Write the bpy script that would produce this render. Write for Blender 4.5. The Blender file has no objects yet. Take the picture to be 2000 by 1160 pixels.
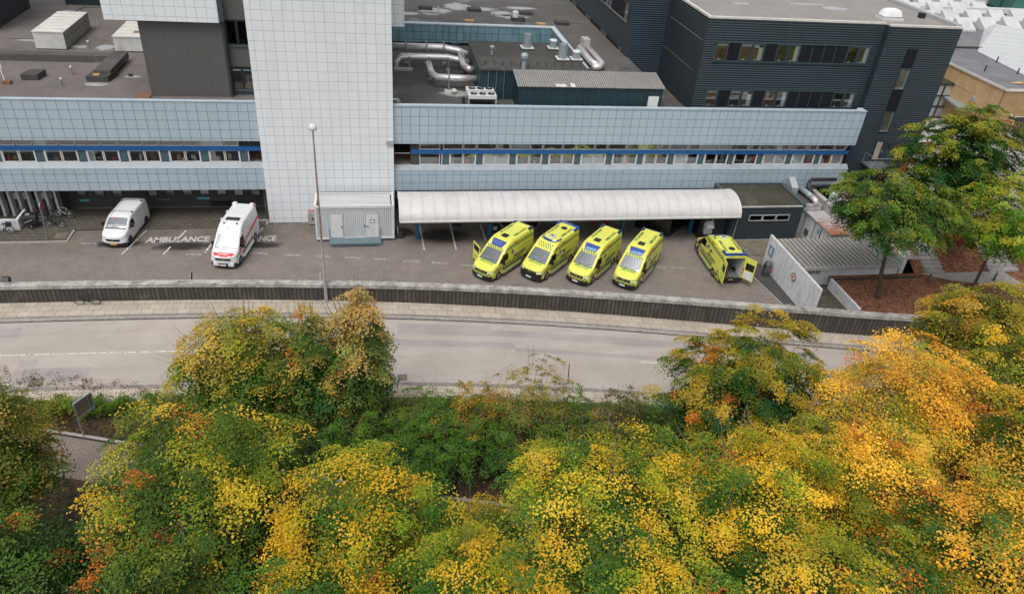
import bpy, bmesh, math, random
import numpy as np
from mathutils import Vector, Matrix
R=math.radians; PI=math.pi
random.seed(7); rng=np.random.default_rng(11)
SC=bpy.context.scene; COL=SC.collection

# ------------------------------------------------------------------ mesh helper
class MB:
    """collects simple shapes, linked later as one mesh object"""
    def __init__(s): s.v=[]; s.f=[]; s.uv=None
    def add(s,vs,fs):
        n=len(s.v); s.v+= [tuple(p) for p in vs]; s.f+= [tuple(i+n for i in f) for f in fs]; return s
    def quad(s,a,b,c,d): return s.add([a,b,c,d],[(0,1,2,3)])
    def poly(s,pts): return s.add(pts,[tuple(range(len(pts)))])
    def box(s,x0,x1,y0,y1,z0,z1):
        return s.add([(x0,y0,z0),(x1,y0,z0),(x1,y1,z0),(x0,y1,z0),(x0,y0,z1),(x1,y0,z1),(x1,y1,z1),(x0,y1,z1)],
            [(3,2,1,0),(4,5,6,7),(0,1,5,4),(1,2,6,5),(2,3,7,6),(3,0,4,7)])
    def prism(s,pts,z0,z1):
        n=len(pts)
        vs=[(p[0],p[1],z0) for p in pts]+[(p[0],p[1],z1) for p in pts]
        fs=[tuple(range(n-1,-1,-1)),tuple(range(n,2*n))]+[(i,(i+1)%n,n+(i+1)%n,n+i) for i in range(n)]
        return s.add(vs,fs)
    def ybox(s,pts,y0,y1):
        "profile of (x,z) points extruded along y"
        n=len(pts)
        vs=[(p[0],y0,p[1]) for p in pts]+[(p[0],y1,p[1]) for p in pts]
        return s.add(vs,[tuple(range(n)),tuple(range(2*n-1,n-1,-1))]+[((i+1)%n,i,n+i,n+(i+1)%n) for i in range(n)])
    def xbox(s,pts,x0,x1):
        "profile of (y,z) points extruded along x"
        n=len(pts)
        vs=[(x0,p[0],p[1]) for p in pts]+[(x1,p[0],p[1]) for p in pts]
        return s.add(vs,[tuple(range(n-1,-1,-1)),tuple(range(n,2*n))]+[(i,(i+1)%n,n+(i+1)%n,n+i) for i in range(n)])
    def tube(s,pts,r,n=8,caps=True):
        P=[Vector(p) for p in pts]; rs=r if isinstance(r,(list,tuple)) else [r]*len(P)
        base=len(s.v); up=None
        for i,p in enumerate(P):
            d=(P[min(i+1,len(P)-1)]-P[max(i-1,0)]).normalized()
            if up is None: up=Vector((0,0,1)) if abs(d.z)<.9 else Vector((0,1,0))
            a=d.cross(up)
            if a.length<1e-5: a=d.cross(Vector((1,0,0)))
            a.normalize(); b=a.cross(d).normalized(); up=b
            for k in range(n):
                t=2*PI*k/n; q=p+a*(rs[i]*math.cos(t))+b*(rs[i]*math.sin(t)); s.v.append((q.x,q.y,q.z))
        for i in range(len(P)-1):
            for k in range(n):
                s.f.append((base+i*n+k,base+i*n+(k+1)%n,base+(i+1)*n+(k+1)%n,base+(i+1)*n+k))
        if caps:
            s.f.append(tuple(base+k for k in range(n-1,-1,-1))); s.f.append(tuple(base+(len(P)-1)*n+k for k in range(n)))
        return s
    def lathe(s,c,prof,n=16,axis='z'):
        "profile of (r,h) turned about an axis through c"
        vs=[]
        for (r,h) in prof:
            for k in range(n):
                t=2*PI*k/n; a,b=r*math.cos(t),r*math.sin(t)
                vs.append((c[0]+a,c[1]+b,c[2]+h) if axis=='z' else ((c[0]+a,c[1]+h,c[2]+b) if axis=='y' else (c[0]+h,c[1]+a,c[2]+b)))
        fs=[(i*n+k,i*n+(k+1)%n,(i+1)*n+(k+1)%n,(i+1)*n+k) for i in range(len(prof)-1) for k in range(n)]
        fs+=[tuple(range(n-1,-1,-1)),tuple((len(prof)-1)*n+k for k in range(n))]
        return s.add(vs,fs)
    def torus(s,c,R_,r,axis='y',n=20,m=6):
        vs=[];fs=[]
        for i in range(n):
            t=2*PI*i/n
            for j in range(m):
                u=2*PI*j/m; a=(R_+r*math.cos(u)); p=(a*math.cos(t),a*math.sin(t),r*math.sin(u))
                vs.append((c[0]+p[0],c[1]+p[2],c[2]+p[1]) if axis=='y' else (c[0]+p[2],c[1]+p[0],c[2]+p[1]))
                fs.append((i*m+j,((i+1)%n)*m+j,((i+1)%n)*m+(j+1)%m,i*m+(j+1)%m))
        return s.add(vs,fs)
def mesh_obj(name,mb,mat,parent=None,world=True,smooth=False,bevel=0):
    off=(0,0,0)
    if parent is not None and world:
        r=parent; o=Vector((0,0,0))
        while r is not None: o=o+Vector(r.location); r=r.parent
        off=o
    me=bpy.data.meshes.new(name)
    vs=[(v[0]-off[0],v[1]-off[1],v[2]-off[2]) for v in mb.v]
    me.from_pydata(vs,[],mb.f)
    if mb.uv is not None:
        l=me.uv_layers.new(name='UVMap'); l.data.foreach_set('uv',np.array([mb.uv[i] for f in mb.f for i in f],dtype=np.float32).ravel())
    me.materials.append(mat)
    if smooth: me.polygons.foreach_set('use_smooth',[True]*len(me.polygons))
    me.update()
    o=bpy.data.objects.new(name,me); COL.objects.link(o)
    if parent is not None: o.parent=parent
    if bevel:
        m=o.modifiers.new('bevel','BEVEL'); m.width=bevel; m.segments=2; m.limit_method='ANGLE'; m.angle_limit=R(35)
    return o
def fixn(o):
    bm=bmesh.new(); bm.from_mesh(o.data); bmesh.ops.recalc_face_normals(bm,faces=bm.faces[:]); bm.to_mesh(o.data); bm.free(); return o
def tag(o,label=None,cat=None,group=None,kind=None):
    if label: o['label']=label
    if cat: o['category']=cat
    if group: o['group']=group
    if kind: o['kind']=kind
    return o
def thing(name,label,cat,loc=(0,0,0),rz=0,group=None):
    o=bpy.data.objects.new(name,None); COL.objects.link(o); o.location=loc; o.rotation_euler=(0,0,rz)
    return tag(o,label,cat,group)
def single(name,mb,mat,label,cat,loc,group=None,smooth=False,bevel=0):
    "a thing that is one mesh; its origin goes to loc"
    m2=MB(); m2.v=[(v[0]-loc[0],v[1]-loc[1],v[2]-loc[2]) for v in mb.v]; m2.f=mb.f; m2.uv=mb.uv
    o=mesh_obj(name,m2,mat,None,False,smooth,bevel); o.location=loc
    return tag(o,label,cat,group)
def struct(name,mb,mat,smooth=False):
    return tag(mesh_obj(name,mb,mat,None,False,smooth),kind='structure')
def copy_tree(o,parent=None):
    c=o.copy(); COL.objects.link(c); c.parent=parent
    for ch in [k for k in bpy.data.objects if k.parent==o]: copy_tree(ch,c)
    return c

# ------------------------------------------------------------------ node helper
class NT:
    def __init__(s,m):
        m.use_nodes=True; s.t=m.node_tree; s.t.nodes.clear()
    def n(s,typ,**k):
        x=s.t.nodes.new(typ)
        for a,b in k.items(): setattr(x,a,b)
        return x
    def set(s,node,i,v):
        if isinstance(v,bpy.types.NodeSocket): s.t.links.new(v,node.inputs[i])
        else: node.inputs[i].default_value=v
    def math(s,op,a,b=0.0,c=None,clamp=False):
        x=s.n('ShaderNodeMath',operation=op); x.use_clamp=clamp; s.set(x,0,a); s.set(x,1,b)
        if c is not None: s.set(x,2,c)
        return x.outputs[0]
    def mix(s,f,a,b,mode='MIX'):
        x=s.n('ShaderNodeMix',data_type='RGBA',blend_type=mode); s.set(x,0,f); s.set(x,6,a); s.set(x,7,b); return x.outputs[2]
    def pos(s): return s.n('ShaderNodeNewGeometry').outputs['Position']
    def sep(s,v):
        x=s.n('ShaderNodeSeparateXYZ'); s.set(x,0,v); return x.outputs
    def comb(s,a,b,c=0.0):
        x=s.n('ShaderNodeCombineXYZ'); s.set(x,0,a); s.set(x,1,b); s.set(x,2,c); return x.outputs[0]
    def mapv(s,v,scale=(1,1,1),rot=(0,0,0),loc=(0,0,0)):
        x=s.n('ShaderNodeMapping'); s.set(x,0,v); x.inputs[1].default_value=loc; x.inputs[2].default_value=rot; x.inputs[3].default_value=scale; return x.outputs[0]
    def noise(s,v,scale=1,detail=4,rough=.55,out=0):
        x=s.n('ShaderNodeTexNoise'); s.set(x,0,v); x.inputs['Scale'].default_value=scale; x.inputs['Detail'].default_value=detail; x.inputs['Roughness'].default_value=rough; return x.outputs[out]
    def ramp(s,f,stops):
        x=s.n('ShaderNodeValToRGB'); s.set(x,0,f); e=x.color_ramp.elements
        while len(e)<len(stops): e.new(.5)
        for k,(p,c) in enumerate(stops): e[k].position=p; e[k].color=(c[0],c[1],c[2],1)
        return x.outputs[0]
    def range(s,v,a,b,c=0.,d=1.):
        x=s.n('ShaderNodeMapRange'); s.set(x,0,v); s.set(x,1,a); s.set(x,2,b); s.set(x,3,c); s.set(x,4,d); return x.outputs[0]
    def bump(s,h,st=.3,dist=.02):
        x=s.n('ShaderNodeBump'); x.inputs['Strength'].default_value=st; x.inputs['Distance'].default_value=dist; s.set(x,'Height',h); return x.outputs[0]
    def out(s,col,rough=.6,metal=0.,normal=None,spec=None,coat=None,alpha=None,trans=None,emit=None):
        p=s.n('ShaderNodeBsdfPrincipled'); s.set(p,'Base Color',col); s.set(p,'Roughness',rough); s.set(p,'Metallic',metal)
        if normal is not None: s.set(p,'Normal',normal)
        if spec is not None: s.set(p,'Specular IOR Level',spec)
        if coat is not None: s.set(p,'Coat Weight',coat)
        if alpha is not None: s.set(p,'Alpha',alpha)
        if trans is not None: s.set(p,'Transmission Weight',trans)
        if emit: s.set(p,'Emission Color',emit[0]); s.set(p,'Emission Strength',emit[1])
        o=s.n('ShaderNodeOutputMaterial'); s.t.links.new(p.outputs[0],o.inputs[0]); return p
MC={}
def C4(c): return (c[0],c[1],c[2],1.0)
def srgb(r,g,b):
    f=lambda u: (u/255/12.92) if u/255<=.04045 else ((u/255+.055)/1.055)**2.4
    return (f(r),f(g),f(b))
def newmat(name):
    m=bpy.data.materials.new(name); MC[name]=m; return m
def plain(name,col,rough=.5,metal=0.,var=.12,scale=3.,dirt=0.,bump=0.,coat=None,spec=None):
    "paint / plastic / metal with soft tone variation and optional grime"
    m=newmat(name); t=NT(m); p=t.pos()
    n1=t.noise(p,scale,5,.6); f=t.range(n1,.3,.7,1-var,1+var)
    c=t.mix(1.0,C4(col),t.comb(f,f,f),'MULTIPLY')
    if dirt:
        n2=t.noise(t.mapv(p,(1,1,.35)),scale*.45,6,.65); d=t.range(n2,.5,.75,0,dirt)
        c=t.mix(d,c,C4((.09,.075,.06)))
    nb=None
    if bump: nb=t.bump(t.noise(p,scale*12,3,.6),bump,.01)
    r=t.range(n1,.3,.7,max(rough-.08,0.02),min(rough+.08,1))
    t.out(c,r,metal,nb,coat=coat,spec=spec); return m
# ------------------------------------------------------------------ materials
def tiles(name,axis,x0,w,z0,h,tile,line,lw=.018,rough=.32,stain=0.16,vtint=.022):
    m=newmat(name); t=NT(m); X,Y,Z=t.sep(t.pos())[:3]
    U=X if axis=='x' else Y
    u=t.math('DIVIDE',t.math('SUBTRACT',U,x0),w); v=t.math('DIVIDE',t.math('SUBTRACT',z0,Z),h)
    def edge(q,wd):
        fr=t.math('FRACT',q); d=t.math('MINIMUM',fr,t.math('SUBTRACT',1.0,fr)); return t.math('LESS_THAN',d,wd)
    L=t.math('MAXIMUM',edge(u,lw/w),edge(v,lw/h))
    wn=t.n('ShaderNodeTexWhiteNoise',noise_dimensions='2D'); t.set(wn,0,t.comb(t.math('FLOOR',u),t.math('FLOOR',v)))
    val=t.range(wn.outputs[0],0,1,1-vtint,1+vtint*.6)
    big=t.range(t.noise(t.mapv(t.pos(),(1,1,.25)),.5,4),0.3,.75,.965,1.03); val=t.math('MULTIPLY',val,big)
    c=t.mix(1.0,C4(tile),t.comb(val,val,val),'MULTIPLY')
    st=t.range(t.noise(t.mapv(t.pos(),(3.5,3.5,.18)),1.3,5,.7),.52,.72,0,stain); c=t.mix(st,c,C4((tile[0]*.42,tile[1]*.42,tile[2]*.40)))
    c=t.mix(L,c,C4(line))
    t.out(c,t.math('ADD',rough,t.math('MULTIPLY',L,.4)),0.,t.bump(t.math('SUBTRACT',1.0,L),.5,.012)); return m
M={}
M['tile_tower']=tiles('tile_tower','x',-8.41,.75,17.81,.746,(.76,.79,.81),(.45,.46,.53),.017)
M['tile_block']=tiles('tile_block','x',-8.41,.75,17.0,.746,(.76,.79,.81),(.45,.46,.53),.017)
M['tile_left']=tiles('tile_left','x',-26.46,.768,10.60,.7445,(.405,.485,.54),(.10,.19,.29),.020,stain=.18)
M['tile_left_low']=tiles('tile_left_low','x',-26.46,.768,4.55,.7445,(.39,.465,.52),(.10,.19,.29),.020,stain=.3)
M['tile_right']=tiles('tile_right','x',2.503,.7343,10.45,.7406,(.415,.50,.555),(.11,.23,.35),.020,stain=.18)
M['tile_right_low']=tiles('tile_right_low','x',2.503,.7343,4.52,.7406,(.375,.455,.51),(.11,.22,.34),.020,stain=.35)
M['tile_back']=tiles('tile_back','x',2.5,.75,11.9,.8,(.21,.36,.42),(.06,.14,.18),.025,stain=.95,vtint=.12)
M['tile_back_side']=tiles('tile_back_side','y',70,.75,11.9,.8,(.16,.24,.28),(.06,.12,.15),.02,stain=.7,vtint=.1)
M['sill']=plain('sill',(.29,.335,.37),.5,0,.12,1.2,.3)
M['cap']=plain('cap',(.42,.50,.56),.45,0,.08,2,.15)
M['cap_white']=plain('cap_white',(.5,.58,.62),.5,0,.1,2,.3)
M['white_frame']=plain('white_frame',(.70,.67,.65),.5,0,.06,4,.12)
M['blue_strip']=plain('blue_strip',(.008,.105,.30),.4,0,.07,2,.08)
M['slate_panel']=plain('slate_panel',(.065,.115,.14),.35,0,.06,3)
def ribbed(name,col,axis='z',pitch=.1,rough=.45,var=.14,metal=0.,depth=.7,dirt=0.,seam=None,contrast=.55,dcol=(.10,.085,.07)):
    m=newmat(name); t=NT(m); p=t.pos(); S=t.sep(p)
    q={'x':S[0],'y':S[1],'z':S[2]}[axis]
    w=t.math('SINE',t.math('MULTIPLY',q,2*PI/pitch))
    k=t.range(w,-1,1,1-contrast,1+contrast*.4)
    n=t.range(t.noise(p,.6,5),.3,.7,1-var,1+var); f=t.math('MULTIPLY',k,n)
    c=t.mix(1.0,C4(col),t.comb(f,f,f),'MULTIPLY')
    if dirt:
        sc=(3,3,.2) if axis!='z' else (1,1,.3)
        c=t.mix(t.range(t.noise(t.mapv(p,sc),1.2,6,.65),.48,.72,0,dirt),c,C4(dcol))
    if seam:
        ax,per,off=seam; u=t.math('FRACT',t.math('DIVIDE',t.math('SUBTRACT',S['xyz'.index(ax)],off),per))
        c=t.mix(t.math('LESS_THAN',u,.045/per),c,C4((col[0]*.45,col[1]*.45,col[2]*.45)))
    t.out(c,rough,metal,t.bump(w,depth,pitch*.18)); return m
M['dark_clad']=ribbed('dark_clad',(.026,.043,.054),'z',.20,.5,.10,seam=('x',5.6,35.4),contrast=.13)
M['dark_clad_side']=ribbed('dark_clad_side',(.021,.032,.040),'z',.20,.5,.10,seam=('y',5.6,60),contrast=.12)
M['dark_blue']=ribbed('dark_blue',(.018,.040,.060),'z',.20,.5,.10,contrast=.3)
M['garage_clad']=ribbed('garage_clad',(.026,.040,.052),'z',.22,.55,.10,contrast=.2)
M['fascia_yellow']=plain('fascia_yellow',(.25,.2,.08),.6)
M['tin_wall']=ribbed('tin_wall',(.022,.062,.078),'x',.16,.5,.15,dirt=.9,contrast=.4,dcol=(.032,.026,.022))
M['tin_roof']=ribbed('tin_roof',(.30,.29,.275),'x',.19,.5,.10,dirt=.35,contrast=.42)
M['slab_roof']=ribbed('slab_roof',(.36,.34,.31),'x',.42,.75,.12,dirt=.4,contrast=.45)
M['cabin_wall']=ribbed('cabin_wall',(.56,.59,.61),'x',.16,.45,.05,dirt=.12,contrast=.03)
M['white_ridge']=ribbed('white_ridge',(.60,.62,.63),'y',.5,.5,.04,contrast=.18)
M['slate_box']=ribbed('slate_box',(.03,.05,.06),'x',.25,.5,.1,contrast=.4)
def felt(name,col,seam='x',per=1.0,puddle=.35,off=0.,var=.22,pcol=(.30,.29,.28)):
    m=newmat(name); t=NT(m); p=t.pos(); S=t.sep(p)
    n=t.range(t.noise(p,.35,7,.62),.3,.72,1-var,1+var); g=t.range(t.noise(p,14,3,.7),.3,.7,.88,1.12); f=t.math('MULTIPLY',n,g)
    c=t.mix(1.0,C4(col),t.comb(f,f,f),'MULTIPLY')
    u=t.math('FRACT',t.math('DIVIDE',t.math('SUBTRACT',S['xyz'.index(seam)],off),per)); ln=t.math('LESS_THAN',u,.03/per)
    c=t.mix(t.math('MULTIPLY',ln,.38),c,C4((col[0]*.4,col[1]*.4,col[2]*.4)))
    w=t.noise(t.mapv(p,(1,1,1),(0,0,0),(3,9,0)),.17,3,.5); pd=t.range(w,.60,.66,0,puddle)
    c=t.mix(t.math('MULTIPLY',pd,.6),c,C4((col[0]*.6,col[1]*.6,col[2]*.6)))
    edge=t.math('MULTIPLY',t.range(w,.585,.60,0,1),t.range(w,.60,.615,1,0)); c=t.mix(t.math('MULTIPLY',edge,.14),c,C4(pcol))
    r=t.math('SUBTRACT',.85,t.math('MULTIPLY',pd,1.2)); t.out(c,r,0.,t.bump(g,.3,.01)); return m
M['felt_left']=felt('felt_left',(.150,.132,.124),'x',1.0,.15)
M['felt_mid']=felt('felt_mid',(.085,.081,.075),'x',1.1,.35)
M['felt_back']=felt('felt_back',(.10,.094,.089),'x',1.1,.45)
M['felt_plant']=felt('felt_plant',(.060,.058,.051),'x',2.4,.3)
M['felt_moss']=felt('felt_moss',(.052,.050,.032),'y',2.0,.15,var=.4)
M['felt_light']=felt('felt_light',(.27,.25,.23),'x',1.0,.1,var=.12)
M['felt_grey']=felt('felt_grey',(.17,.17,.18),'y',5.0,.2)
M['felt_dark']=plain('felt_dark',(.060,.058,.056),.85,0,.2,2,0,.3)
def softblot(name,col,rough,amt,lo,hi,sc):
    m=newmat(name); t=NT(m); uv=t.n('ShaderNodeTexCoord').outputs['UV']; S=t.sep(uv); r=t.math('SQRT',t.math('ADD',t.math('MULTIPLY',S[0],S[0]),t.math('MULTIPLY',S[1],S[1])))
    n=t.noise(t.pos(),sc,5,.6); a=t.range(t.math('ADD',t.math('SUBTRACT',1.0,r),t.math('MULTIPLY',t.math('SUBTRACT',n,.5),.9)),lo,hi,0,amt)
    v=t.range(t.noise(t.pos(),2.5,4,.6),.3,.7,.75,1.15); t.out(t.mix(1.0,C4(col),t.comb(v,v,v),'MULTIPLY'),rough,0.,alpha=a); return m
M['limestain']=softblot('limestain',(.46,.46,.47),.4,.85,.12,.42,1.3)
def felt_panel():
    m=newmat('dark_panel'); t=NT(m); p=t.pos(); S=t.sep(p)
    g=t.range(t.noise(p,30,3,.8),.3,.7,.75,1.25)
    u=t.math('FRACT',t.math('DIVIDE',t.math('SUBTRACT',S[0],-17.2),1.53)); v=t.math('FRACT',t.math('DIVIDE',t.math('SUBTRACT',S[2],9.6),2.1))
    L=t.math('MAXIMUM',t.math('LESS_THAN',u,.02),t.math('LESS_THAN',v,.013))
    c=t.mix(1.0,C4((.098,.094,.090)),t.comb(g,g,g),'MULTIPLY'); c=t.mix(t.math('MULTIPLY',L,.55),c,C4((.03,.03,.03))); t.out(c,.75,0.,t.bump(g,.3,.01)); return m
M['dark_panel']=felt_panel()
M['dark_trim']=plain('dark_trim',(.03,.038,.045),.45,0,.08)
M['slate_trim']=plain('slate_trim',(.075,.09,.10),.45,0,.08)
M['grey_frame']=plain('grey_frame',(.045,.070,.085),.4,0,.06)
def glass(name,tint=(.5,.56,.56),refl=.22,rough=.03):
    m=newmat(name); t=NT(m)
    tr=t.n('ShaderNodeBsdfTransparent'); tr.inputs[0].default_value=C4(tint)
    gl=t.n('ShaderNodeBsdfGlossy'); gl.inputs[0].default_value=(.9,.95,1,1); gl.inputs['Roughness'].default_value=rough
    lw=t.n('ShaderNodeLayerWeight'); lw.inputs[0].default_value=.35
    f=t.math('ADD',t.math('MULTIPLY',lw.outputs[0],.5),refl,clamp=True)
    mx=t.n('ShaderNodeMixShader'); t.set(mx,0,f); t.set(mx,1,tr.outputs[0]); t.set(mx,2,gl.outputs[0])
    o=t.n('ShaderNodeOutputMaterial'); t.t.links.new(mx.outputs[0],o.inputs[0]); return m
M['pane']=glass('pane',(.78,.82,.82),.20); M['pane_dark']=glass('pane_dark',(.20,.22,.24),.10)
M['screen_glass']=glass('screen_glass',(.42,.50,.50),.25,.02); M['car_glass_dark']=glass('car_glass_dark',(.07,.09,.09),.06,.03)
M['blue_lens']=plain('blue_lens',(.006,.05,.26),.12,0,.25,3,coat=1.0)
M['pale_blue']=plain('pale_blue',(.16,.30,.55),.15,0,.5,6,coat=1.0); M['blue_lens_dark']=plain('blue_lens_dark',(.006,.018,.10),.15,0,.2,3,coat=1.0)
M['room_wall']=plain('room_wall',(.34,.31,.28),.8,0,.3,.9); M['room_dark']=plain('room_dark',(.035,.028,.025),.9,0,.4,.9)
M['room_floor']=plain('room_floor',(.20,.15,.12),.6,0,.3,1.2)
M['curtain']=plain('curtain',(.72,.73,.72),.8,0,.1,5); M['wood']=plain('wood',(.50,.30,.12),.5,0,.15,4)
M['brown_wood']=plain('brown_wood',(.20,.10,.05),.5,0,.2,4)
M['things_dark']=plain('things_dark',(.028,.028,.034),.5,0,.4,2); M['things_blue']=plain('things_blue',(.03,.12,.35),.6); M['things_red']=plain('things_red',(.6,.05,.03),.6)
M['things_pink']=plain('things_pink',(.7,.08,.25),.6); M['paper']=plain('paper',(.75,.75,.73),.7,0,.15,6); M['plantgreen']=plain('plantgreen',(.05,.16,.04),.7,0,.4,9); M['bucket']=plain('bucket',(.02,.45,.12),.5)
M['steel']=plain('steel',(.74,.71,.70),.36,.55,.05,2,.10); M['galv']=plain('galv',(.42,.45,.47),.4,.8,.1,3,.1); M['galv_light']=plain('galv_light',(.31,.37,.39),.45,.25,.1,3,.1); M['ramp_steel']=plain('ramp_steel',(.13,.19,.215),.5,.1,.15,3,.2); M['dark_infill']=plain('dark_infill',(.012,.014,.019),.6,0,.05,2,spec=.2); M['moss_and_reflection']=plain('moss_and_reflection',(.17,.15,.11),.9,0,.25,1.5,.5)
M['steel_matte']=plain('steel_matte',(.50,.52,.53),.5,.5,.08,3)
M['white_metal']=plain('white_metal',(.66,.66,.66),.45,0,.05,3,.15); M['cream_metal']=plain('cream_metal',(.66,.63,.58),.5,0,.08,1.5,.28)
M['cream_wall']=plain('cream_wall',(.60,.60,.59),.55,0,.10,1.5,.4); M['olive_wall']=plain('olive_wall',(.20,.19,.155),.6,0,.2,1.6,.5)
M['black_plastic']=plain('black_plastic',(.015,.015,.017),.5,0,.2,5); M['black_gloss']=plain('black_gloss',(.01,.01,.012),.15,0,.1,3,coat=.5)
M['concrete']=plain('concrete',(.36,.345,.33),.85,0,.2,1.6,.45,.3); M['concrete_light']=plain('concrete_light',(.42,.41,.40),.85,0,.16,1.3,.35,.2)
def white_wall():
    m=newmat('white_wall'); t=NT(m); p=t.pos(); S=t.sep(p)
    n=t.range(t.noise(p,1.8,6,.7),.3,.7,.86,1.08); c=t.mix(1.0,C4((.66,.67,.69)),t.comb(n,n,n),'MULTIPLY')
    s=t.range(t.noise(t.mapv(p,(3,3,.5)),1.5,6,.7),.47,.8,0,.65); c=t.mix(s,c,C4((.22,.21,.19)))
    t.out(c,.85,0.,t.bump(n,.3,.02)); return m
M['white_wall']=white_wall()
def coping():
    m=newmat('coping'); t=NT(m); p=t.pos()
    n=t.range(t.noise(p,1.3,8,.78),.34,.66,.32,1.15); c=t.mix(1.0,C4((.47,.45,.42)),t.comb(n,n,n),'MULTIPLY')
    c=t.mix(t.range(t.noise(p,4.5,4,.6),.55,.72,0,.45),c,C4((.16,.15,.12)))
    t.out(c,.9,0.,t.bump(n,.4,.02)); return m
M['coping']=coping()
def ribwall():
    m=newmat('rib_wall'); t=NT(m); uv=t.n('ShaderNodeTexCoord').outputs['UV']; S=t.sep(uv)
    fr=t.math('FRACT',t.math('DIVIDE',S[0],.30)); g=t.math('LESS_THAN',fr,.30); wn=t.n('ShaderNodeTexWhiteNoise',noise_dimensions='1D'); t.set(wn,'W',t.math('FLOOR',t.math('DIVIDE',S[0],.30)))
    n=t.range(t.noise(t.mapv(t.pos(),(1,1,.4)),2.2,6,.7),.3,.7,.6,1.3); k=t.math('MULTIPLY',n,t.range(wn.outputs[0],0,1,.75,1.15))
    c=t.mix(1.0,C4((.080,.070,.060)),t.comb(k,k,k),'MULTIPLY'); c=t.mix(g,c,C4((.035,.030,.026)))
    c=t.mix(t.range(t.noise(t.pos(),.5,4),.62,.75,0,.5),c,C4((.20,.19,.16)))
    t.out(c,.9,0.,t.bump(t.math('SUBTRACT',1.0,g),.8,.04)); return m
M['rib_wall']=ribwall()
def asphalt(name,col,crack=.5,var=.08):
    m=newmat(name); t=NT(m); p=t.pos()
    n=t.range(t.noise(p,.35,6,.6),.3,.7,1-var,1+var); g=t.range(t.noise(p,18,3,.8),.25,.75,.84,1.16); k=t.math('MULTIPLY',n,g)
    c=t.mix(1.0,C4(col),t.comb(k,k,k),'MULTIPLY')
    ed=t.n('ShaderNodeTexVoronoi',feature='DISTANCE_TO_EDGE'); t.set(ed,0,t.mix(.22,t.mapv(p,(.22,.30,1)),t.noise(p,1.3,4,.6,1))); ed.inputs['Scale'].default_value=1.0
    e=t.math('LESS_THAN',ed.outputs[0],.0024); br=t.range(t.noise(p,.5,3),.46,.52,0,crack)
    c=t.mix(t.math('MULTIPLY',e,br),c,C4((col[0]*.25,col[1]*.25,col[2]*.25)))
    # darker tyre-polished lanes with dust
    d=t.range(t.noise(t.mapv(p,(.06,.9,1),(0,0,-.16)),1.2,3,.5),.35,.65,.94,1.05); c=t.mix(1.0,c,t.comb(d,d,d),'MULTIPLY')
    t.out(c,.85,0.,t.bump(g,.25,.01)); return m
M['road']=asphalt('road',(.385,.345,.308),.3); M['patch']=asphalt('patch',(.325,.295,.28),.1,.14); M['asphalt_far']=asphalt('asphalt_far',(.32,.30,.29),.3)
def pavers(name,c1,c2,mortar,bw,bh,rot=0.,ms=.012,dirt=.3,uv=False,offset=.5,tone_band=None,bias=0.,patchy=.12,dirtcol=(.07,.06,.045)):
    m=newmat(name); t=NT(m); p=t.pos(); v=t.n('ShaderNodeTexCoord').outputs['UV'] if uv else p
    b=t.n('ShaderNodeTexBrick'); b.offset=offset; t.set(b,0,t.mapv(v,(1,1,1),(0,0,rot)))
    b.inputs['Color1'].default_value=C4(c1); b.inputs['Color2'].default_value=C4(c2); b.inputs['Mortar'].default_value=C4(mortar)
    b.inputs['Scale'].default_value=1.0; b.inputs['Mortar Size'].default_value=ms; b.inputs['Brick Width'].default_value=bw; b.inputs['Row Height'].default_value=bh; b.inputs['Bias'].default_value=bias
    n=t.range(t.noise(p,.55,6,.65),.3,.7,1-patchy,1+patchy); g=t.range(t.noise(p,9,4,.7),.3,.7,.9,1.1); k=t.math('MULTIPLY',n,g)
    c=t.mix(1.0,b.outputs[0],t.comb(k,k,k),'MULTIPLY')
    c=t.mix(t.range(t.noise(p,.9,7,.72),.52,.72,0,dirt),c,C4(dirtcol))
    if tone_band: # patchy blend to a darker tone near the building
        ax,a,bb,st,mc=tone_band; q=t.sep(p)['xyz'.index(ax)]
        f=t.math('MULTIPLY',t.range(q,a,bb,0,st),t.range(t.noise(p,.5,6,.65),.3,.62,.3,1.)); c=t.mix(f,c,C4(mc))
    t.out(c,.85,0.,t.bump(b.outputs[1],-.4,.01)); return m
M['court']=pavers('court',(.222,.190,.168),(.288,.248,.222),(.125,.107,.093),.21,.105,.06,.018,.32,tone_band=('y',53.6,57.5,.62,(.085,.078,.058)))
M['court_slab']=pavers('court_slab',(.082,.072,.054),(.108,.094,.072),(.04,.034,.025),.62,.5,0,.03,.5)  # slab colours darkened to carry the shadow of the recess
M['walk']=pavers('walk',(.40,.345,.28),(.475,.415,.34),(.22,.19,.155),.80,.62,0,.018,.22,uv=True,dirtcol=(.16,.13,.10))
M['walk_cobble']=pavers('walk_cobble',(.25,.23,.225),(.42,.385,.36),(.15,.13,.11),.14,.11,0,.02,.3,uv=True)
M['path_pave']=pavers('path_pave',(.22,.185,.155),(.28,.235,.20),(.12,.10,.08),.22,.11,.3,.02,.3)
M['kerb']=plain('kerb',(.36,.33,.31),.85,0,.2,3,.3,.2); M['kerb_dark']=plain('kerb_dark',(.055,.048,.042),.9,0,.3,3)
M['paint_white']=plain('paint_white',(.47,.46,.44),.7,0,.1,9,.0)
def wornpaint():
    m=newmat('worn_paint'); t=NT(m); p=t.pos(); n=t.noise(p,5.5,5,.7); a=t.range(n,.40,.50,0,1)
    t.out(C4((.66,.64,.60)),.8,0.,alpha=a); return m
M['worn_paint']=wornpaint()
def wornpaint2():
    m=newmat('faded_paint'); t=NT(m); p=t.pos(); n=t.noise(p,9,5,.75); a=t.range(n,.50,.56,0,.8)
    t.out(C4((.60,.57,.52)),.8,0.,alpha=a); return m
M['faded_paint']=wornpaint2()
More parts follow.
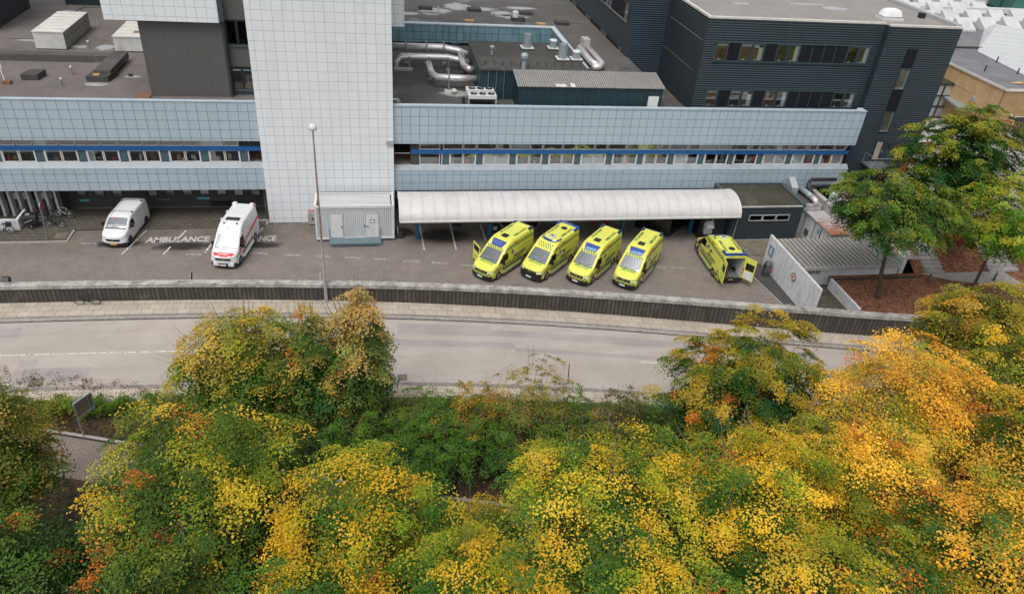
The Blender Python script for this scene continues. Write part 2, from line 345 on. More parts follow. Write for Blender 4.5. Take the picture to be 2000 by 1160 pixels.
def litter(name,c1,c2,c3,sc=9,rough=.95):
    m=newmat(name); t=NT(m); p=t.pos(); v=t.n('ShaderNodeTexVoronoi'); t.set(v,0,p); v.inputs['Scale'].default_value=sc
    r=t.sep(v.outputs['Color'])[0]; c=t.ramp(r,[(0.,c1),(.5,c2),(1.,c3)])
    n=t.range(t.noise(p,1.0,5,.6),.3,.7,.7,1.25); c=t.mix(1.0,c,t.comb(n,n,n),'MULTIPLY'); t.out(c,rough,0.,t.bump(v.outputs[0],.8,.04)); return m
M['leaf_litter']=litter('leaf_litter',(.085,.036,.02),(.19,.082,.042),(.30,.125,.06),7)
M['soil']=litter('soil',(.018,.014,.008),(.04,.028,.015),(.085,.05,.02),7)
M['grass_ground']=litter('grass_ground',(.02,.03,.008),(.045,.055,.015),(.09,.075,.02),6)
M['gravel']=litter('gravel',(.16,.13,.11),(.26,.21,.18),(.36,.30,.26),16)
M['brick']=pavers('brick',(.44,.25,.10),(.54,.32,.14),(.42,.28,.16),.5,.14,0,.02,.12,dirtcol=(.2,.12,.06))
def brickwall(name,rotax,k=1.):
    m=newmat(name); t=NT(m); S=t.sep(t.pos()); U=S[0] if rotax=='x' else S[1]
    b=t.n('ShaderNodeTexBrick'); t.set(b,0,t.comb(U,S[2],0.)); b.inputs['Color1'].default_value=C4((.56*k,.34*k,.145*k)); b.inputs['Color2'].default_value=C4((.70*k,.45*k,.21*k)); b.inputs['Mortar'].default_value=C4((.5*k,.36*k,.22*k))
    b.inputs['Scale'].default_value=1.; b.inputs['Mortar Size'].default_value=.012; b.inputs['Brick Width'].default_value=.24; b.inputs['Row Height'].default_value=.075
    n=t.range(t.noise(t.pos(),1.,5),.3,.7,.88,1.1); t.out(t.mix(1.0,b.outputs[0],t.comb(n,n,n),'MULTIPLY'),.9,0.,t.bump(b.outputs[1],-.3,.01)); return m
M['brick_y']=brickwall('brick_y','y'); M['brick_x']=brickwall('brick_x','x',.62)
M['post_blue']=plain('post_blue',(.010,.12,.22),.4,0,.1,3); M['post_white']=plain('post_white',(.50,.48,.46),.6,0,.1,2,.2)
def canopy_mat():
    m=newmat('canopy_sheet'); t=NT(m); p=t.pos(); n=t.range(t.noise(p,.7,6,.65),.3,.7,.88,1.06); c=t.mix(1.0,C4((.60,.575,.57)),t.comb(n,n,n),'MULTIPLY')
    d=t.range(t.noise(t.mapv(p,(2.2,.35,1)),1.,6,.7),.5,.78,0,.42); c=t.mix(d,c,C4((.36,.33,.31)))
    u=t.math('FRACT',t.math('DIVIDE',t.sep(p)[0],.97)); c=t.mix(t.math('LESS_THAN',u,.035),c,C4((.38,.35,.34)))
    t.out(c,.55,0.,t.bump(u,.15,.02)); return m
M['canopy_sheet']=canopy_mat()
def rust():
    m=newmat('rust_roof'); t=NT(m); p=t.pos(); S=t.sep(p); w=t.math('SINE',t.math('MULTIPLY',S[1],2*PI/.18))
    c=t.mix(t.range(w,-1,1,0,.5),C4((.50,.49,.50)),C4((.24,.22,.23))); n=t.noise(t.mapv(p,(.6,4,1)),1.6,5,.6)
    c=t.mix(t.range(t.math('ADD',n,t.range(S[1],51.5,56,.16,-.14)),.52,.6,0,.9),c,C4((.36,.095,.03))); t.out(c,.6,0.,t.bump(w,.6,.03)); return m
M['rust_roof']=rust()
# vehicles
def carpaint(name,col,flake=.03):
    m=newmat(name); t=NT(m); p=t.pos(); n=t.range(t.noise(p,2,5,.6),.3,.7,1-flake,1+flake); c=t.mix(1.0,C4(col),t.comb(n,n,n),'MULTIPLY')
    d=t.range(t.noise(t.mapv(t.n('ShaderNodeTexCoord').outputs['Object'],(1,1,2)),2.2,5,.7),.55,.8,0,.16); c=t.mix(d,c,C4((.25,.22,.16)))
    t.out(c,.38,0.,coat=.55); return m
M['amb_yellow']=carpaint('amb_yellow',(.71,.71,.10)); M['van_white']=carpaint('van_white',(.70,.70,.71)); M['green_check']=plain('green_check',(.003,.088,.062),.4,0,.15,6); M['green_text']=plain('green_text',(.05,.30,.07),.5,0,.1,6)
M['red_sticker']=plain('red_sticker',(.70,.025,.035),.4,0,.05); M['star_blue']=plain('star_blue',(.10,.08,.35),.4); M['orange_sticker']=plain('orange_sticker',(.8,.17,.05),.5); M['grey_text']=plain('grey_text',(.12,.16,.20),.5)
M['tyre']=plain('tyre',(.018,.018,.018),.8,0,.2,6); M['rim']=plain('rim',(.40,.41,.42),.3,.8,.1,5); M['rim_black']=plain('rim_black',(.06,.06,.065),.4,.4,.1,5)
M['lamp_glass']=plain('lamp_glass',(.62,.64,.66),.08,.3,.3,9,coat=1.); M['plate_white']=plain('plate_white',(.75,.76,.78),.5,0,.1,20); M['plate_yellow']=plain('plate_yellow',(.75,.36,.02),.5,0,.1,20); M['tail_red']=plain('tail_red',(.5,.01,.01),.2,0,.2,5,coat=1.)
M['dash']=plain('dash',(.05,.055,.055),.7,0,.4,2); M['skin']=plain('skin',(.45,.26,.18),.6); M['hivis']=plain('hivis',(.35,.80,.03),.6,0,.1,6); M['uniform']=plain('uniform',(.03,.10,.05),.8,0,.2,6); M['hair']=plain('hair',(.05,.03,.02),.8)
M['star_white']=plain('star_white',(.8,.8,.8),.5); M['terracotta']=plain('terracotta',(.35,.09,.035),.7,0,.15,5); M['sign_blue']=plain('sign_blue',(.02,.10,.30),.5,0,.06); M['sign_red']=plain('sign_red',(.65,.03,.03),.5)
M['turq']=plain('turq',(.10,.35,.40),.5); M['bark']=plain('bark',(.085,.060,.042),.95,0,.35,4,.2,.6); M['bark_grey']=plain('bark_grey',(.17,.145,.12),.95,0,.3,4,.2,.6)
M['ac_green']=ribbed('ac_green',(.055,.19,.15),'x',.12,.5,.1,contrast=.35)
def pole_mat():
    m=newmat('pole_rust'); t=NT(m); p=t.pos(); Z=t.sep(p)[2]; n=t.noise(p,3,6,.7)
    f=t.range(t.math('ADD',n,t.range(Z,3,6,-.3,.1)),.42,.62,0,.85); t.out(t.mix(f,C4((.34,.34,.34)),C4((.23,.115,.075))),.7,.0); return m
M['pole_rust']=pole_mat()
def leafmat(name):
    m=newmat(name); t=NT(m); a=t.n('ShaderNodeAttribute',attribute_name='leaf'); c=a.outputs['Color']
    d=t.n('ShaderNodeBsdfPrincipled'); t.set(d,'Base Color',c); d.inputs['Roughness'].default_value=.55; d.inputs['Specular IOR Level'].default_value=.3
    tr=t.n('ShaderNodeBsdfTranslucent'); t.set(tr,0,t.mix(.5,c,C4((.45,.40,.02)),'MULTIPLY') if False else c)
    mx=t.n('ShaderNodeMixShader'); mx.inputs[0].default_value=.26; t.set(mx,1,d.outputs[0]); t.set(mx,2,tr.outputs[0])
    o=t.n('ShaderNodeOutputMaterial'); t.t.links.new(mx.outputs[0],o.inputs[0]); return m
M['leaf']=leafmat('leaf')
def blobsign():
    return plain('picture_face',(.55,.40,.36),.5,0,.6,6)
M['picture']=blobsign()

M['rooflight_white']=plain('rooflight_white',(.55,.55,.56),.5,0,.1,.6,.2)
# ------------------------------------------------------------------ ground, street, courtyard
def curve(pts):
    P=np.array(pts); c=np.polyfit(P[:,0],P[:,1],4); lo,hi=P[0,0],P[-1,0]; d=np.polyder(c)
    def f(x):
        if x<lo: return float(np.polyval(c,lo)+(x-lo)*max(min(np.polyval(d,lo),.05),-.05))
        if x>hi: return float(np.polyval(c,hi)+(x-hi)*-.235)
        return float(np.polyval(c,x))
    return f
wallY=curve([(-26.03,48.14),(-21,48.0),(-15.9,47.86),(-8.76,47.54),(-3.6,47.09),(2.4,46.45),(10.06,45.29),(17.7,43.8),(25.4,42.2),(33.2,40.6),(42.5,38.9)])
kerbN=curve([(-25.3,46.0),(-20.4,45.8),(-15.4,45.7),(-8.5,45.5),(-3.5,45.2),(2.3,44.5),(9.7,43.4),(17.25,42.1),(24.7,40.6),(32.2,39.0),(40.95,37.3)])
kerbS=curve([(-26,39.0),(-21,38.7),(-13.3,38.35),(-6,38.1),(.28,37.6),(8.55,36.5),(17.6,35.0),(26,33.4),(34,31.7),(42,30.0)])
pathN=curve([(-24,37.0),(-19.5,35.9),(-15.2,34.55),(-6.6,31.55),(-2.8,30.2),(7.1,27.5),(16,25.2),(28,22.4)])
XS=[x*1.0 for x in range(-60,111,1)]
def strip(name,fa,fb,za,zb,mat,xs=XS,kind=True,uvs=1.0,n=1):
    mb=MB(); mb.uv=[]; u=0; prev=None; rows=[]
    for i,x in enumerate(xs):
        a=Vector((x,fa(x),za if not callable(za) else za(x))); b=Vector((x,fb(x),zb if not callable(zb) else zb(x)))
        if prev is not None: u+=(a.xy-prev.xy).length
        prev=a
        for k in range(n+1):
            p=a.lerp(b,k/n); mb.v.append(tuple(p)); mb.uv.append((u,(p-a).length))
    w=n+1
    for i in range(len(xs)-1):
        for k in range(n): mb.f.append((i*w+k,(i+1)*w+k,(i+1)*w+k+1,i*w+k+1))
    return struct(name,mb,mat) if kind else mb
off=lambda f,d: (lambda x: f(x)+d)
g=MB(); g.quad((-900,-700,-2.6),(900,-700,-2.6),(900,1100,-2.6),(-900,1100,-2.6)); struct('ground',g,M['grass_ground'])
strip('pavement',off(kerbN,.42),off(wallY,.05),0,0,M['walk'])
strip('pavement_edge',off(kerbN,.13),off(kerbN,.42),0,0,M['walk_cobble'])
mb=MB(); a=strip('kerb',off(kerbN,.13),off(kerbN,0),0.004,0.0,M['kerb'],kind=False); b=strip('',off(kerbN,0),off(kerbN,-.012),0.0,-.13,M['kerb'],kind=False)
mb.add(a.v,a.f); mb.add(b.v,b.f); struct('kerb',mb,M['kerb'])
strip('road_gutter',off(kerbN,.0),off(kerbN,-.11),-.117,-.117,M['kerb_dark'])
strip('road',off(kerbN,.02),off(kerbS,-.02),-.125,-.125,M['road'],n=2)
strip('pavement_edge',off(kerbS,-.05),off(kerbS,-.38),0,0,M['walk_cobble'])
strip('kerb',off(kerbS,0.0),off(kerbS,-.05),-.11,.002,M['kerb'])
strip('pavement',off(kerbS,-.38),off(kerbS,-1.55),0.0,0.0,M['walk'])
rs=random.Random(3)
strip('verge',off(kerbS,-1.55),lambda x: min(pathN(x),kerbS(x)-2.2),0.0,-1.0,M['soil'],n=4)
strip('path_kerb',pathN,off(pathN,-.22),-.84,-.84,M['kerb']); strip('path_kerb_face',off(pathN,-.22),off(pathN,-.23),-.84,-1.01,M['kerb_dark'])
strip('path',off(pathN,-.2),off(pathN,-3.2),-1.0,-1.02,M['path_pave'])
strip('bank',off(pathN,-3.2),lambda x:-20.,-1.02,-2.5,M['soil'],n=3)
# courtyard slab with its surfaces
court=[(x,wallY(x)+.3) for x in range(-60,34,3)]+[(33.0,wallY(33)+.3),(33.0,50.4),(43.0,50.4),(43.0,66),(-60,66)]
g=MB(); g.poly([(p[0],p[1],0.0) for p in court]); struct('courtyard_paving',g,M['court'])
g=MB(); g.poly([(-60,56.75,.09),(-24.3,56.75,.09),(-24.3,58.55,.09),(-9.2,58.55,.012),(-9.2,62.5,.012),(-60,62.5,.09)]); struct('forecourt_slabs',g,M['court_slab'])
g=MB(); g.box(-60,-24.16,56.62,56.75,0.0,.10); g.box(-24.3,-24.16,56.75,58.55,.0,.10); struct('forecourt_kerb',g,M['kerb'])
g=MB(); g.quad((33.0,41.5,.004),(37,41.5,.004),(37,50,.004),(33,50,.004))
g=MB(); g.poly([(30.9,50.6,.005),(33,50.6,.005),(33,41.2,.005),(32.3,41.2,.005)]); struct('gutter_strip',g,M['felt_dark'])
g=MB(); g.poly([(29.2,51.9,.06),(36,51.9,.06),(36,54.6,.06),(28.9,54.6,.06)]); struct('side_apron',g,M['moss_and_reflection'])
g=MB(); g.box(31.0,31.13,50.3,53.6,0,.08); g.tube([(31.1,50.3,.03),(31.6,46.5,.03),(32.2,42.3,.03)],.06,4); struct('side_kerb',g,M['kerb'])
# painted bay markings and words
def line(mb,a,b,w,z=.006):
    d=Vector((b[0]-a[0],b[1]-a[1],0)).normalized(); n=Vector((-d.y,d.x,0))*w/2
    A=Vector((a[0],a[1],z)); B=Vector((b[0],b[1],z)); mb.quad(tuple(A-n),tuple(B-n),tuple(B+n),tuple(A+n))
FONT={}
def text2d(s,size=1.0,bold=0.0):
    k=(s,bold)
    if k not in FONT:
        cu=bpy.data.curves.new('t','FONT'); cu.body=s; cu.size=1.0; cu.offset=bold; cu.resolution_u=2
        o=bpy.data.objects.new('t',cu); COL.objects.link(o); dg=bpy.context.evaluated_depsgraph_get(); dg.update()
        me=bpy.data.meshes.new_from_object(o.evaluated_get(dg)); vs=[(v.co.x,v.co.y) for v in me.vertices]; fs=[tuple(p.vertices) for p in me.polygons]
        bpy.data.objects.remove(o); bpy.data.meshes.remove(me); bpy.data.curves.remove(cu)
        x0=min(v[0] for v in vs); x1=max(v[0] for v in vs); y0=min(v[1] for v in vs); y1=max(v[1] for v in vs)
        FONT[k]=([((x-x0)/(x1-x0),(y-y0)/(y1-y0)) for x,y in vs],fs)
    return FONT[k]
def text(mb,s,fn,bold=0.0):
    "fn maps (u,v) in the unit box to a point"
    vs,fs=text2d(s,1,bold); return mb.add([fn(u,v) for u,v in vs],fs)
g=MB(); line(g,(-18.3,59.85),(-12.6,59.82),.13,.02); line(g,(-10.9,59.88),(-9.2,59.9),.13,.02); struct('bay_line',g,M['worn_paint'])
g=MB(); line(g,(-18.3,59.85),(-18.65,58.55),.13,.02); line(g,(-18.65,58.5),(-19.66,54.5),.13); line(g,(-15.25,59.75),(-15.5,58.6),.13,.02); line(g,(-15.55,58.3),(-16.0,56.5),.13); line(g,(-16.25,55.6),(-16.55,54.4),.13)
line(g,(-13.1,56.2),(-13.45,54.5),.13); line(g,(-9.1,59.7),(-10.4,54.6),.13); struct('bay_line',g,M['worn_paint'])
def ground_word(s,x0,x1,y0,y1,bold=.02,z=.006):
    g=MB(); text(g,s,lambda u,v:(x0+(x1-x0)*u+(v-.5)*.0,y0+(y1-y0)*v,z),bold); return g
struct('painted_word',ground_word('AMBULANCE',-18.35,-13.45,56.32,57.25,.03),M['paint_white'])
struct('painted_word',ground_word('AMBULANCE',-12.2,-8.15,56.25,57.15,.015),M['paint_white'])
g=MB()
for (x,y) in ((-22.5,56.35),(-18.9+4.6,54.3),(-9.2,54.25),(-6.6,53.85),(-4.2,53.55),(-1.8,53.2),(.5,52.85),(2.9,52.45),(5.2,52.05),(7.5,51.55),(9.7,51.2),(23.6,50.5),(25.3,50.3)):
    line(g,(x-.65,y+.07),(x+.65,y-.07),.30)
struct('dashed_line',g,M['faded_paint'])
g=MB()
for a,b in (((3.95,58.6),(4.07,54.15)),((6.67,58.9),(6.75,54.12)),((9.39,58.47),(9.5,55.4)),((12.1,56.4),(12.2,54.2))): line(g,a,b,.13)
struct('bay_line',g,M['worn_paint'])
# road centre line, repairs, drains
cl=lambda x: kerbN(x)*.475+kerbS(x)*.525
g=MB()
for a,b in ((-60,-30),(-29.7,-25.6),(-25.3,-20.2),(-20.0,-14.8),(-14.6,-9.4),(18.1,23),(34,39),(39.5,52)):
    xs=np.linspace(a,b,8)
    for i in range(7): line(g,(xs[i],cl(xs[i])),(xs[i+1],cl(xs[i+1])),.11,-.119)
struct('centre_line',g,M['worn_paint'])
def road_patch(x0,x1,t0,t1,sk=0.):
    g=MB(); n=max(2,int((x1-x0)/1.5)); zz=-.1225+.0011*(int(abs(x0)*10)%4); P=lambda x,t:(x+sk*t,kerbN(x)*(1-t)+kerbS(x)*t,zz)
    xs=np.linspace(x0,x1,n)
    g.poly([P(x,t0) for x in xs]+[P(x,t1+.012*math.sin(x*3.1)) for x in xs[::-1]]); struct('road_repair',g,M['patch'])
road_patch(1.4,8.0,.08,.26); road_patch(8.0,22,.13,.25); road_patch(-.8,9.5,.34,.45); road_patch(9.5,19.5,.42,.49); road_patch(-21.8,-18.1,.72,.90); road_patch(-27,-23.6,.10,.25); road_patch(-22.9,-21.8,.60,.92,.5)
def drain(x,y,z,s=.5,name='drain_cover'):
    g=MB(); g.box(x-s/2,x+s/2,y-s/2,y+s/2,z-.01,z+.012)
    o=single(name,g,M['moss_and_reflection'],None,'drain',(x,y,z)); return o
for (x,y,z,s,l) in ((-24.92,57.6,.09,.9,'dark square drain cover in the slabs beside the bicycles'),(-23.9,56.45,0,.6,'small dark gully grate at the kerb corner by the white low van'),(1.48,37.95,-.122,.62,'iron gully grate at the near edge of the road'),(-20.9,39.3,-.122,.8,'gully grate in the near gutter by the hedge'),(32.4,44.2,.006,.5,'small gully grate beside the long white wall')):
    drain(x,y,z,s)['label']=l
# patches of damp oil on the bays
def blot(x,y,rx,ry,m,z=.004,seed=0,name='damp_stain'):
    r=random.Random(seed); g=MB(); n=28; k=1.25
    g.v=[(x,y,z)]+[(x+k*rx*math.cos(t),y+k*ry*math.sin(t),z) for t in [2*PI*i/n for i in range(n)]]; g.uv=[(0,0)]+[(math.cos(2*PI*i/n),math.sin(2*PI*i/n)) for i in range(n)]
    g.f=[(0,1+i,1+(i+1)%n) for i in range(n)]; return struct(name,g,m)
M['damp']=softblot('damp',(.035,.03,.025),.5,.75,.15,.6,1.6)
blot(-15.4,55.65,2.6,.75,M['damp'],seed=1); blot(-9.0,55.6,1.5,.6,M['damp'],seed=2); blot(-20.2,56.2,2.2,.6,M['damp'],seed=5); blot(6.0,56.6,2.5,1.3,M['damp'],seed=7); blot(2.6,57.3,1.2,.9,M['damp'],seed=9)
# east side: raised ground, leaf bed, paths
g=MB(); g.poly([(43.2,46.2,2.8),(44.5,46.2,2.8),(44.5,48.66,2.8),(160,48.66,2.8),(160,160,2.8),(43.2,160,2.8)]); struct('upper_ground',g,M['asphalt_far'])
g=MB(); g.poly([(44.6,48.66,2.806),(62,48.66,2.806),(62,57,2.806),(43.9,57,2.806)]); struct('gravel_bed',g,M['gravel'])
g=MB(); g.poly([(44.0,57.0,2.81),(52,57.0,2.81),(52,60.2,2.81),(44,60.2,2.81)]); struct('gravel_bed',g,M['gravel'])
bed=[(36.5,wallY(36.5)+.2,1.4)]+[(x,wallY(x)+.2,1.4) for x in range(38,80,3)]+[(80,46.2,1.4),(36.5,46.2,1.4)]
g=MB(); g.poly(bed); struct('leaf_bed',g,M['leaf_litter'])
g=MB(); g.poly([(45.0,46.1,1.406),(47.2,44.9,1.406),(50.5,44.0,1.406),(53.5,39.5,1.406),(56,39.5,1.406),(53.2,44.6,1.406),(53.0,46.1,1.406)]); struct('garden_path',g,M['kerb'])
g=MB(); g.quad((44.5,46.2,1.4),(90,46.2,1.4),(90,48.7,2.83),(44.5,48.7,2.83)); struct('garden_slope',g,M['leaf_litter'])
g=MB(); g.box(36.5,44.6,45.45,45.62,1.38,1.5); struct('bed_edging',g,M['kerb_dark'])
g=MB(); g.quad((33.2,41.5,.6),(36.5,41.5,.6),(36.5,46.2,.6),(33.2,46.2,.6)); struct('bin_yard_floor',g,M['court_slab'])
g=MB(); line(g,(68.2,66.2),(85,66.3),.25,2.812); line(g,(60,57.6),(66,58.0),.25,2.812); struct('road_marking',g,M['paint_white'])
g=MB(); g.poly([(56.5,64.5,2.807),(68,64.5,2.807),(68,78,2.807),(53,78,2.807)]); struct('light_paving',g,M['concrete_light'])
# ------------------------------------------------------------------ street wall
def wallstrip(fa,za,fb,zb): return strip('',fa,fb,za,zb,None,xs=[x*.5 for x in range(-110,88)],kind=False)
wt=lambda x: 1.42 if x<-5 else (1.42+(x+5)*.0125 if x<33 else 1.86)
root=thing('street_wall','long curved retaining wall with dark ribbed face and pale concrete coping along the pavement','wall',(0,wallY(0),0))
m=wallstrip(wallY,0.0,wallY,lambda x:wt(x)-.28); mesh_obj('ribbed_face',m,M['rib_wall'],root)
m=MB()
for (fa,za,fb,zb) in ((off(wallY,-.07),lambda x:wt(x)-.28,off(wallY,-.07),wt),(off(wallY,-.07),wt,off(wallY,.52),wt),(off(wallY,.52),wt,off(wallY,.52),lambda x:wt(x)-.3),(off(wallY,-.07),lambda x:wt(x)-.28,wallY,lambda x:wt(x)-.28),(off(wallY,.42),0.0,off(wallY,.42),lambda x:wt(x)-.02)):
    q=wallstrip(fa,za,fb,zb); m.add(q.v,q.f)
m.box(43.4,43.6,wallY(43.5)-.07,wallY(43.5)+.52,0,wt(43.5)); mesh_obj('coping',m,M['coping'],root)
# ------------------------------------------------------------------ building helpers
ROOM=[None]
def part(root,name,mat,build,**k):
    m=MB(); build(m); return mesh_obj(name,m,M[mat] if isinstance(mat,str) else mat,root,**k)
def win(root,x0,x1,y,z0,z1,frame='white_frame',pane='pane',fw=.055,dep=.07,label=None):
    "window in a wall facing -y: frame part with its pane as sub-part"
    m=MB(); m.box(x0,x0+fw,y-dep,y,z0,z1); m.box(x1-fw,x1,y-dep,y,z0,z1); m.box(x0+fw,x1-fw,y-dep,y,z0,z0+fw); m.box(x0+fw,x1-fw,y-dep,y,z1-fw,z1)
    f=mesh_obj('window',m,M[frame],root); q=MB(); q.quad((x0+fw,y-dep*.4,z0+fw),(x1-fw,y-dep*.4,z0+fw),(x1-fw,y-dep*.4,z1-fw),(x0+fw,y-dep*.4,z1-fw))
    mesh_obj('pane',q,M[pane],f); 
    if label: f['label']=label
    return f
def winx(root,x,y0,y1,z0,z1,frame='grey_frame',pane='pane_dark',fw=.06,dep=.06):
    "window in a wall facing -x"
    m=MB(); m.box(x-dep,x,y0,y0+fw,z0,z1); m.box(x-dep,x,y1-fw,y1,z0,z1); m.box(x-dep,x,y0+fw,y1-fw,z0,z0+fw); m.box(x-dep,x,y0+fw,y1-fw,z1-fw,z1)
    f=mesh_obj('window',m,M[frame],root); q=MB(); q.quad((x-dep*.4,y0+fw,z0+fw),(x-dep*.4,y1-fw,z0+fw),(x-dep*.4,y1-fw,z1-fw),(x-dep*.4,y0+fw,z1-fw)); mesh_obj('pane',q,M[pane],f); return f
def clutter(lists,x0,x1,y,z,r,tall=.5):
    "bits seen through a window, standing on the desk behind it"
    for _ in range(r.randint(3,6)):
        k=r.choice(['things_dark','things_dark','paper','paper','wood','things_blue','room_wall','plantgreen','brown_wood']+(['things_red','things_pink'] if r.random()<.35 else []))
        w=r.uniform(.10,.4); h=r.uniform(.06,tall); x=r.uniform(x0,max(x0+.01,x1-w)); d=r.uniform(.1,.6)
        lists.setdefault(k,MB()).box(x,x+w,y+d,y+d+r.uniform(.1,.4),z,z+h)
def flush(root,lists,name='room_contents'):
    for k,m in lists.items(): mesh_obj(name,m,M[k],root)
# ------------------------------------------------------------------ left wing
rt=thing('hospital_wing','low hospital wing left of the white tower, pale blue tiled bands with a blue stripe','building',(-30,59.6,0))
L0,L1=-46,-8.9
part(rt,'tiled_parapet','tile_left',lambda m:m.box(L0,L1,59.6,59.9,7.41,10.62))
part(rt,'parapet_cap','cap',lambda m:m.box(L0,L1,59.56,59.98,10.62,10.69))
part(rt,'tiled_band','tile_left_low',lambda m:m.xbox([(59.6,3.1),(62.5,3.1),(62.5,3.2),(60.0,3.2),(59.95,5.2),(59.6,5.03)],L0,L1))
part(rt,'window_sill','sill',lambda m:m.xbox([(59.57,5.03),(59.62,4.98),(60.02,5.2),(60.08,5.43),(60.0,5.43)],L0,L1))
part(rt,'roof','felt_left',lambda m:m.box(L0,L1+2,59.9,100,9.5,9.85))
part(rt,'blue_stripe','blue_strip',lambda m:m.box(L0,L1,59.90,60.03,6.45,6.82))
part(rt,'room_floor','room_floor',lambda m:m.box(L0,L1,60.1,64.5,5.25,5.4)); part(rt,'room_ceiling','room_wall',lambda m:m.box(L0,L1,60.1,64.5,7.45,7.55))
part(rt,'room_wall','room_dark',lambda m:m.box(L0,-18.0,64.4,64.55,5.4,6.6)); part(rt,'room_wall','room_wall',lambda m:m.box(L0,-18.0,63.2,63.3,6.6,7.5))
part(rt,'room_wall','room_wall',lambda m:(m.box(-18.0,L1,62.6,62.7,5.4,7.5),m.box(-18.1,-18.0,60.2,64.4,5.4,7.5),m.box(-13.6,-13.5,60.2,64.4,5.4,7.5)))
def band_windows(rt,x0,t,n,yw,zl0,zl1,zu0,zu1,xmin,xmax,rr,seed,panelfirst=True):
    r=random.Random(seed); cl={}
    for k in range(n):
        a=x0+k*4*t
        # lower row: panel, window, window
        segs=[('p',0.0,.82*t),('w',.95*t,2.42*t),('w',2.5*t,3.93*t)]
        for kind,s,e in segs:
            s+=a; e+=a
            if s<xmin or e>xmax: continue
            if kind=='p': part(rt,'infill_panel','slate_panel',lambda m:m.box(s,e,yw-.02,yw+.03,zl0+.05,zl1)); [part(rt,'mullion','white_frame',lambda m:m.box(c_,c_+.07,yw-.08,yw+.02,zl0,zl1)) for c_ in (s-.073,e+.003)]
            else:
                win(rt,s,e,yw,zl0,zl1); q=r.random()
                if q<rr[0]: cl.setdefault('curtain',MB()).box(s+.05,e-.05,yw+.06,yw+.09,zl0+.02,zl1+.02)
                elif q<rr[0]+rr[1]:
                    w=(e-s)*r.uniform(.2,.5); left=r.random()<.5; cl.setdefault('curtain' if r.random()<.7 else 'wood',MB()).box(s+.04 if left else e-w,s+w if left else e-.04,yw+.08,yw+.12,zl0+.02,zl1)
                clutter(cl,s+.05,e-.05,yw+.05,zl0-.0,r,.55)
        for s,e in ((.0,2.3*t),(2.42*t,3.9*t)):
            s+=a+.05; e+=a+.05
            if s<xmin or e>xmax: continue
            win(rt,s,e,yw,zu0,zu1,fw=.045)
            if r.random()<rr[0]+.1: cl.setdefault('curtain',MB()).box(s+.05,(s+e)/2 if r.random()<.5 else e-.05,yw+.1,yw+.13,zu0,zu1)
    cl.setdefault('room_floor',MB()).box(xmin,xmax,yw+.04,yw+.7,zl0-.10,zl0-.02)
    flush(rt,cl)
band_windows(rt,-26.05-4*.768*5,.768,12,60.06,5.43,6.45,6.82,7.40,L0,L1,(.10,.28),4)
# recessed ground floor
part(rt,'ground_floor_wall','felt_dark',lambda m:m.box(-25.6,-9.2,62.5,62.7,0,3.1))
part(rt,'ground_floor_base','moss_and_reflection',lambda m:m.box(-25.6,-9.2,62.44,62.5,0,.14))  # darker tone puts the recess shadow into the concrete base
part(rt,'side_return','felt_dark',lambda m:m.box(-25.8,-25.6,61.1,62.7,0,3.1)); part(rt,'side_return','felt_dark',lambda m:m.box(-9.3,-9.0,60.2,62.5,0,3.1))
r=random.Random(5)
for i in range(11):
    x=-24.9+1.42*i
    if i==3: continue
    f=win(rt,x,x+.85,62.48,1.15,2.35,'dark_trim','pane'); 
    mesh_obj('blind',MB().box(x+.12,x+.75,62.486,62.494,1.2+r.uniform(0,.3),2.3),M['curtain' if r.random()<.6 else 'steel_matte'],f)
part(rt,'poster','turq',lambda m:(m.box(-24.75,-23.95,62.44,62.47,.72,.92),m.box(-15.2,-14.2,62.44,62.47,.80,1.02),m.box(-18.4,-17.5,62.44,62.47,.78,.83)))
part(rt,'bench_recess','black_plastic',lambda m:m.box(-14.1,-11.6,62.2,62.44,.25,.62))
# glazed bay with fins
part(rt,'bay_wall','slate_panel',lambda m:m.box(L0,-25.8,61.75,61.9,0,1.25)); part(rt,'bay_window_band','pane_dark',lambda m:m.box(L0,-25.8,61.78,61.80,1.25,3.1))
part(rt,'bay_room','room_wall',lambda m:m.box(L0,-25.8,62.6,62.7,0,3.1))
part(rt,'poster','paper',lambda m:(m.box(-29.4,-28.5,61.7,61.74,1.35,1.95),m.box(-27.35,-26.5,61.7,61.74,1.35,1.95)))
for k in range(18):
    x=-25.98-.70*k
    part(rt,'fin','post_white',lambda m:m.box(x-.09,x+.09,61.05,61.75,0.09,3.1))
g=MB(); g.box(-46,-28.25,58.68,58.9,0,1.0); g.box(-28.45,-28.25,58.9,60.6,0,1.0)
single('low_wall',g,M['white_wall'],'low white concrete wall under the fins at the left edge behind the standing bicycle','wall',(-30,58.7,0),bevel=.02)
g=MB(); g.tube([(-29.6,60.9,.1),(-28.7,60.9,1.15),(-28.65,60.9,.1)],.025,6)
for i in range(6): g.tube([(-29.4+.13*i,60.9,.1),(-29.4+.13*i,60.9,.3+.14*i)],.012,4)
single('ramp_railing',g,M['galv'],'small grey metal ramp railing against the white fins at far left','railing',(-29,60.9,.09))
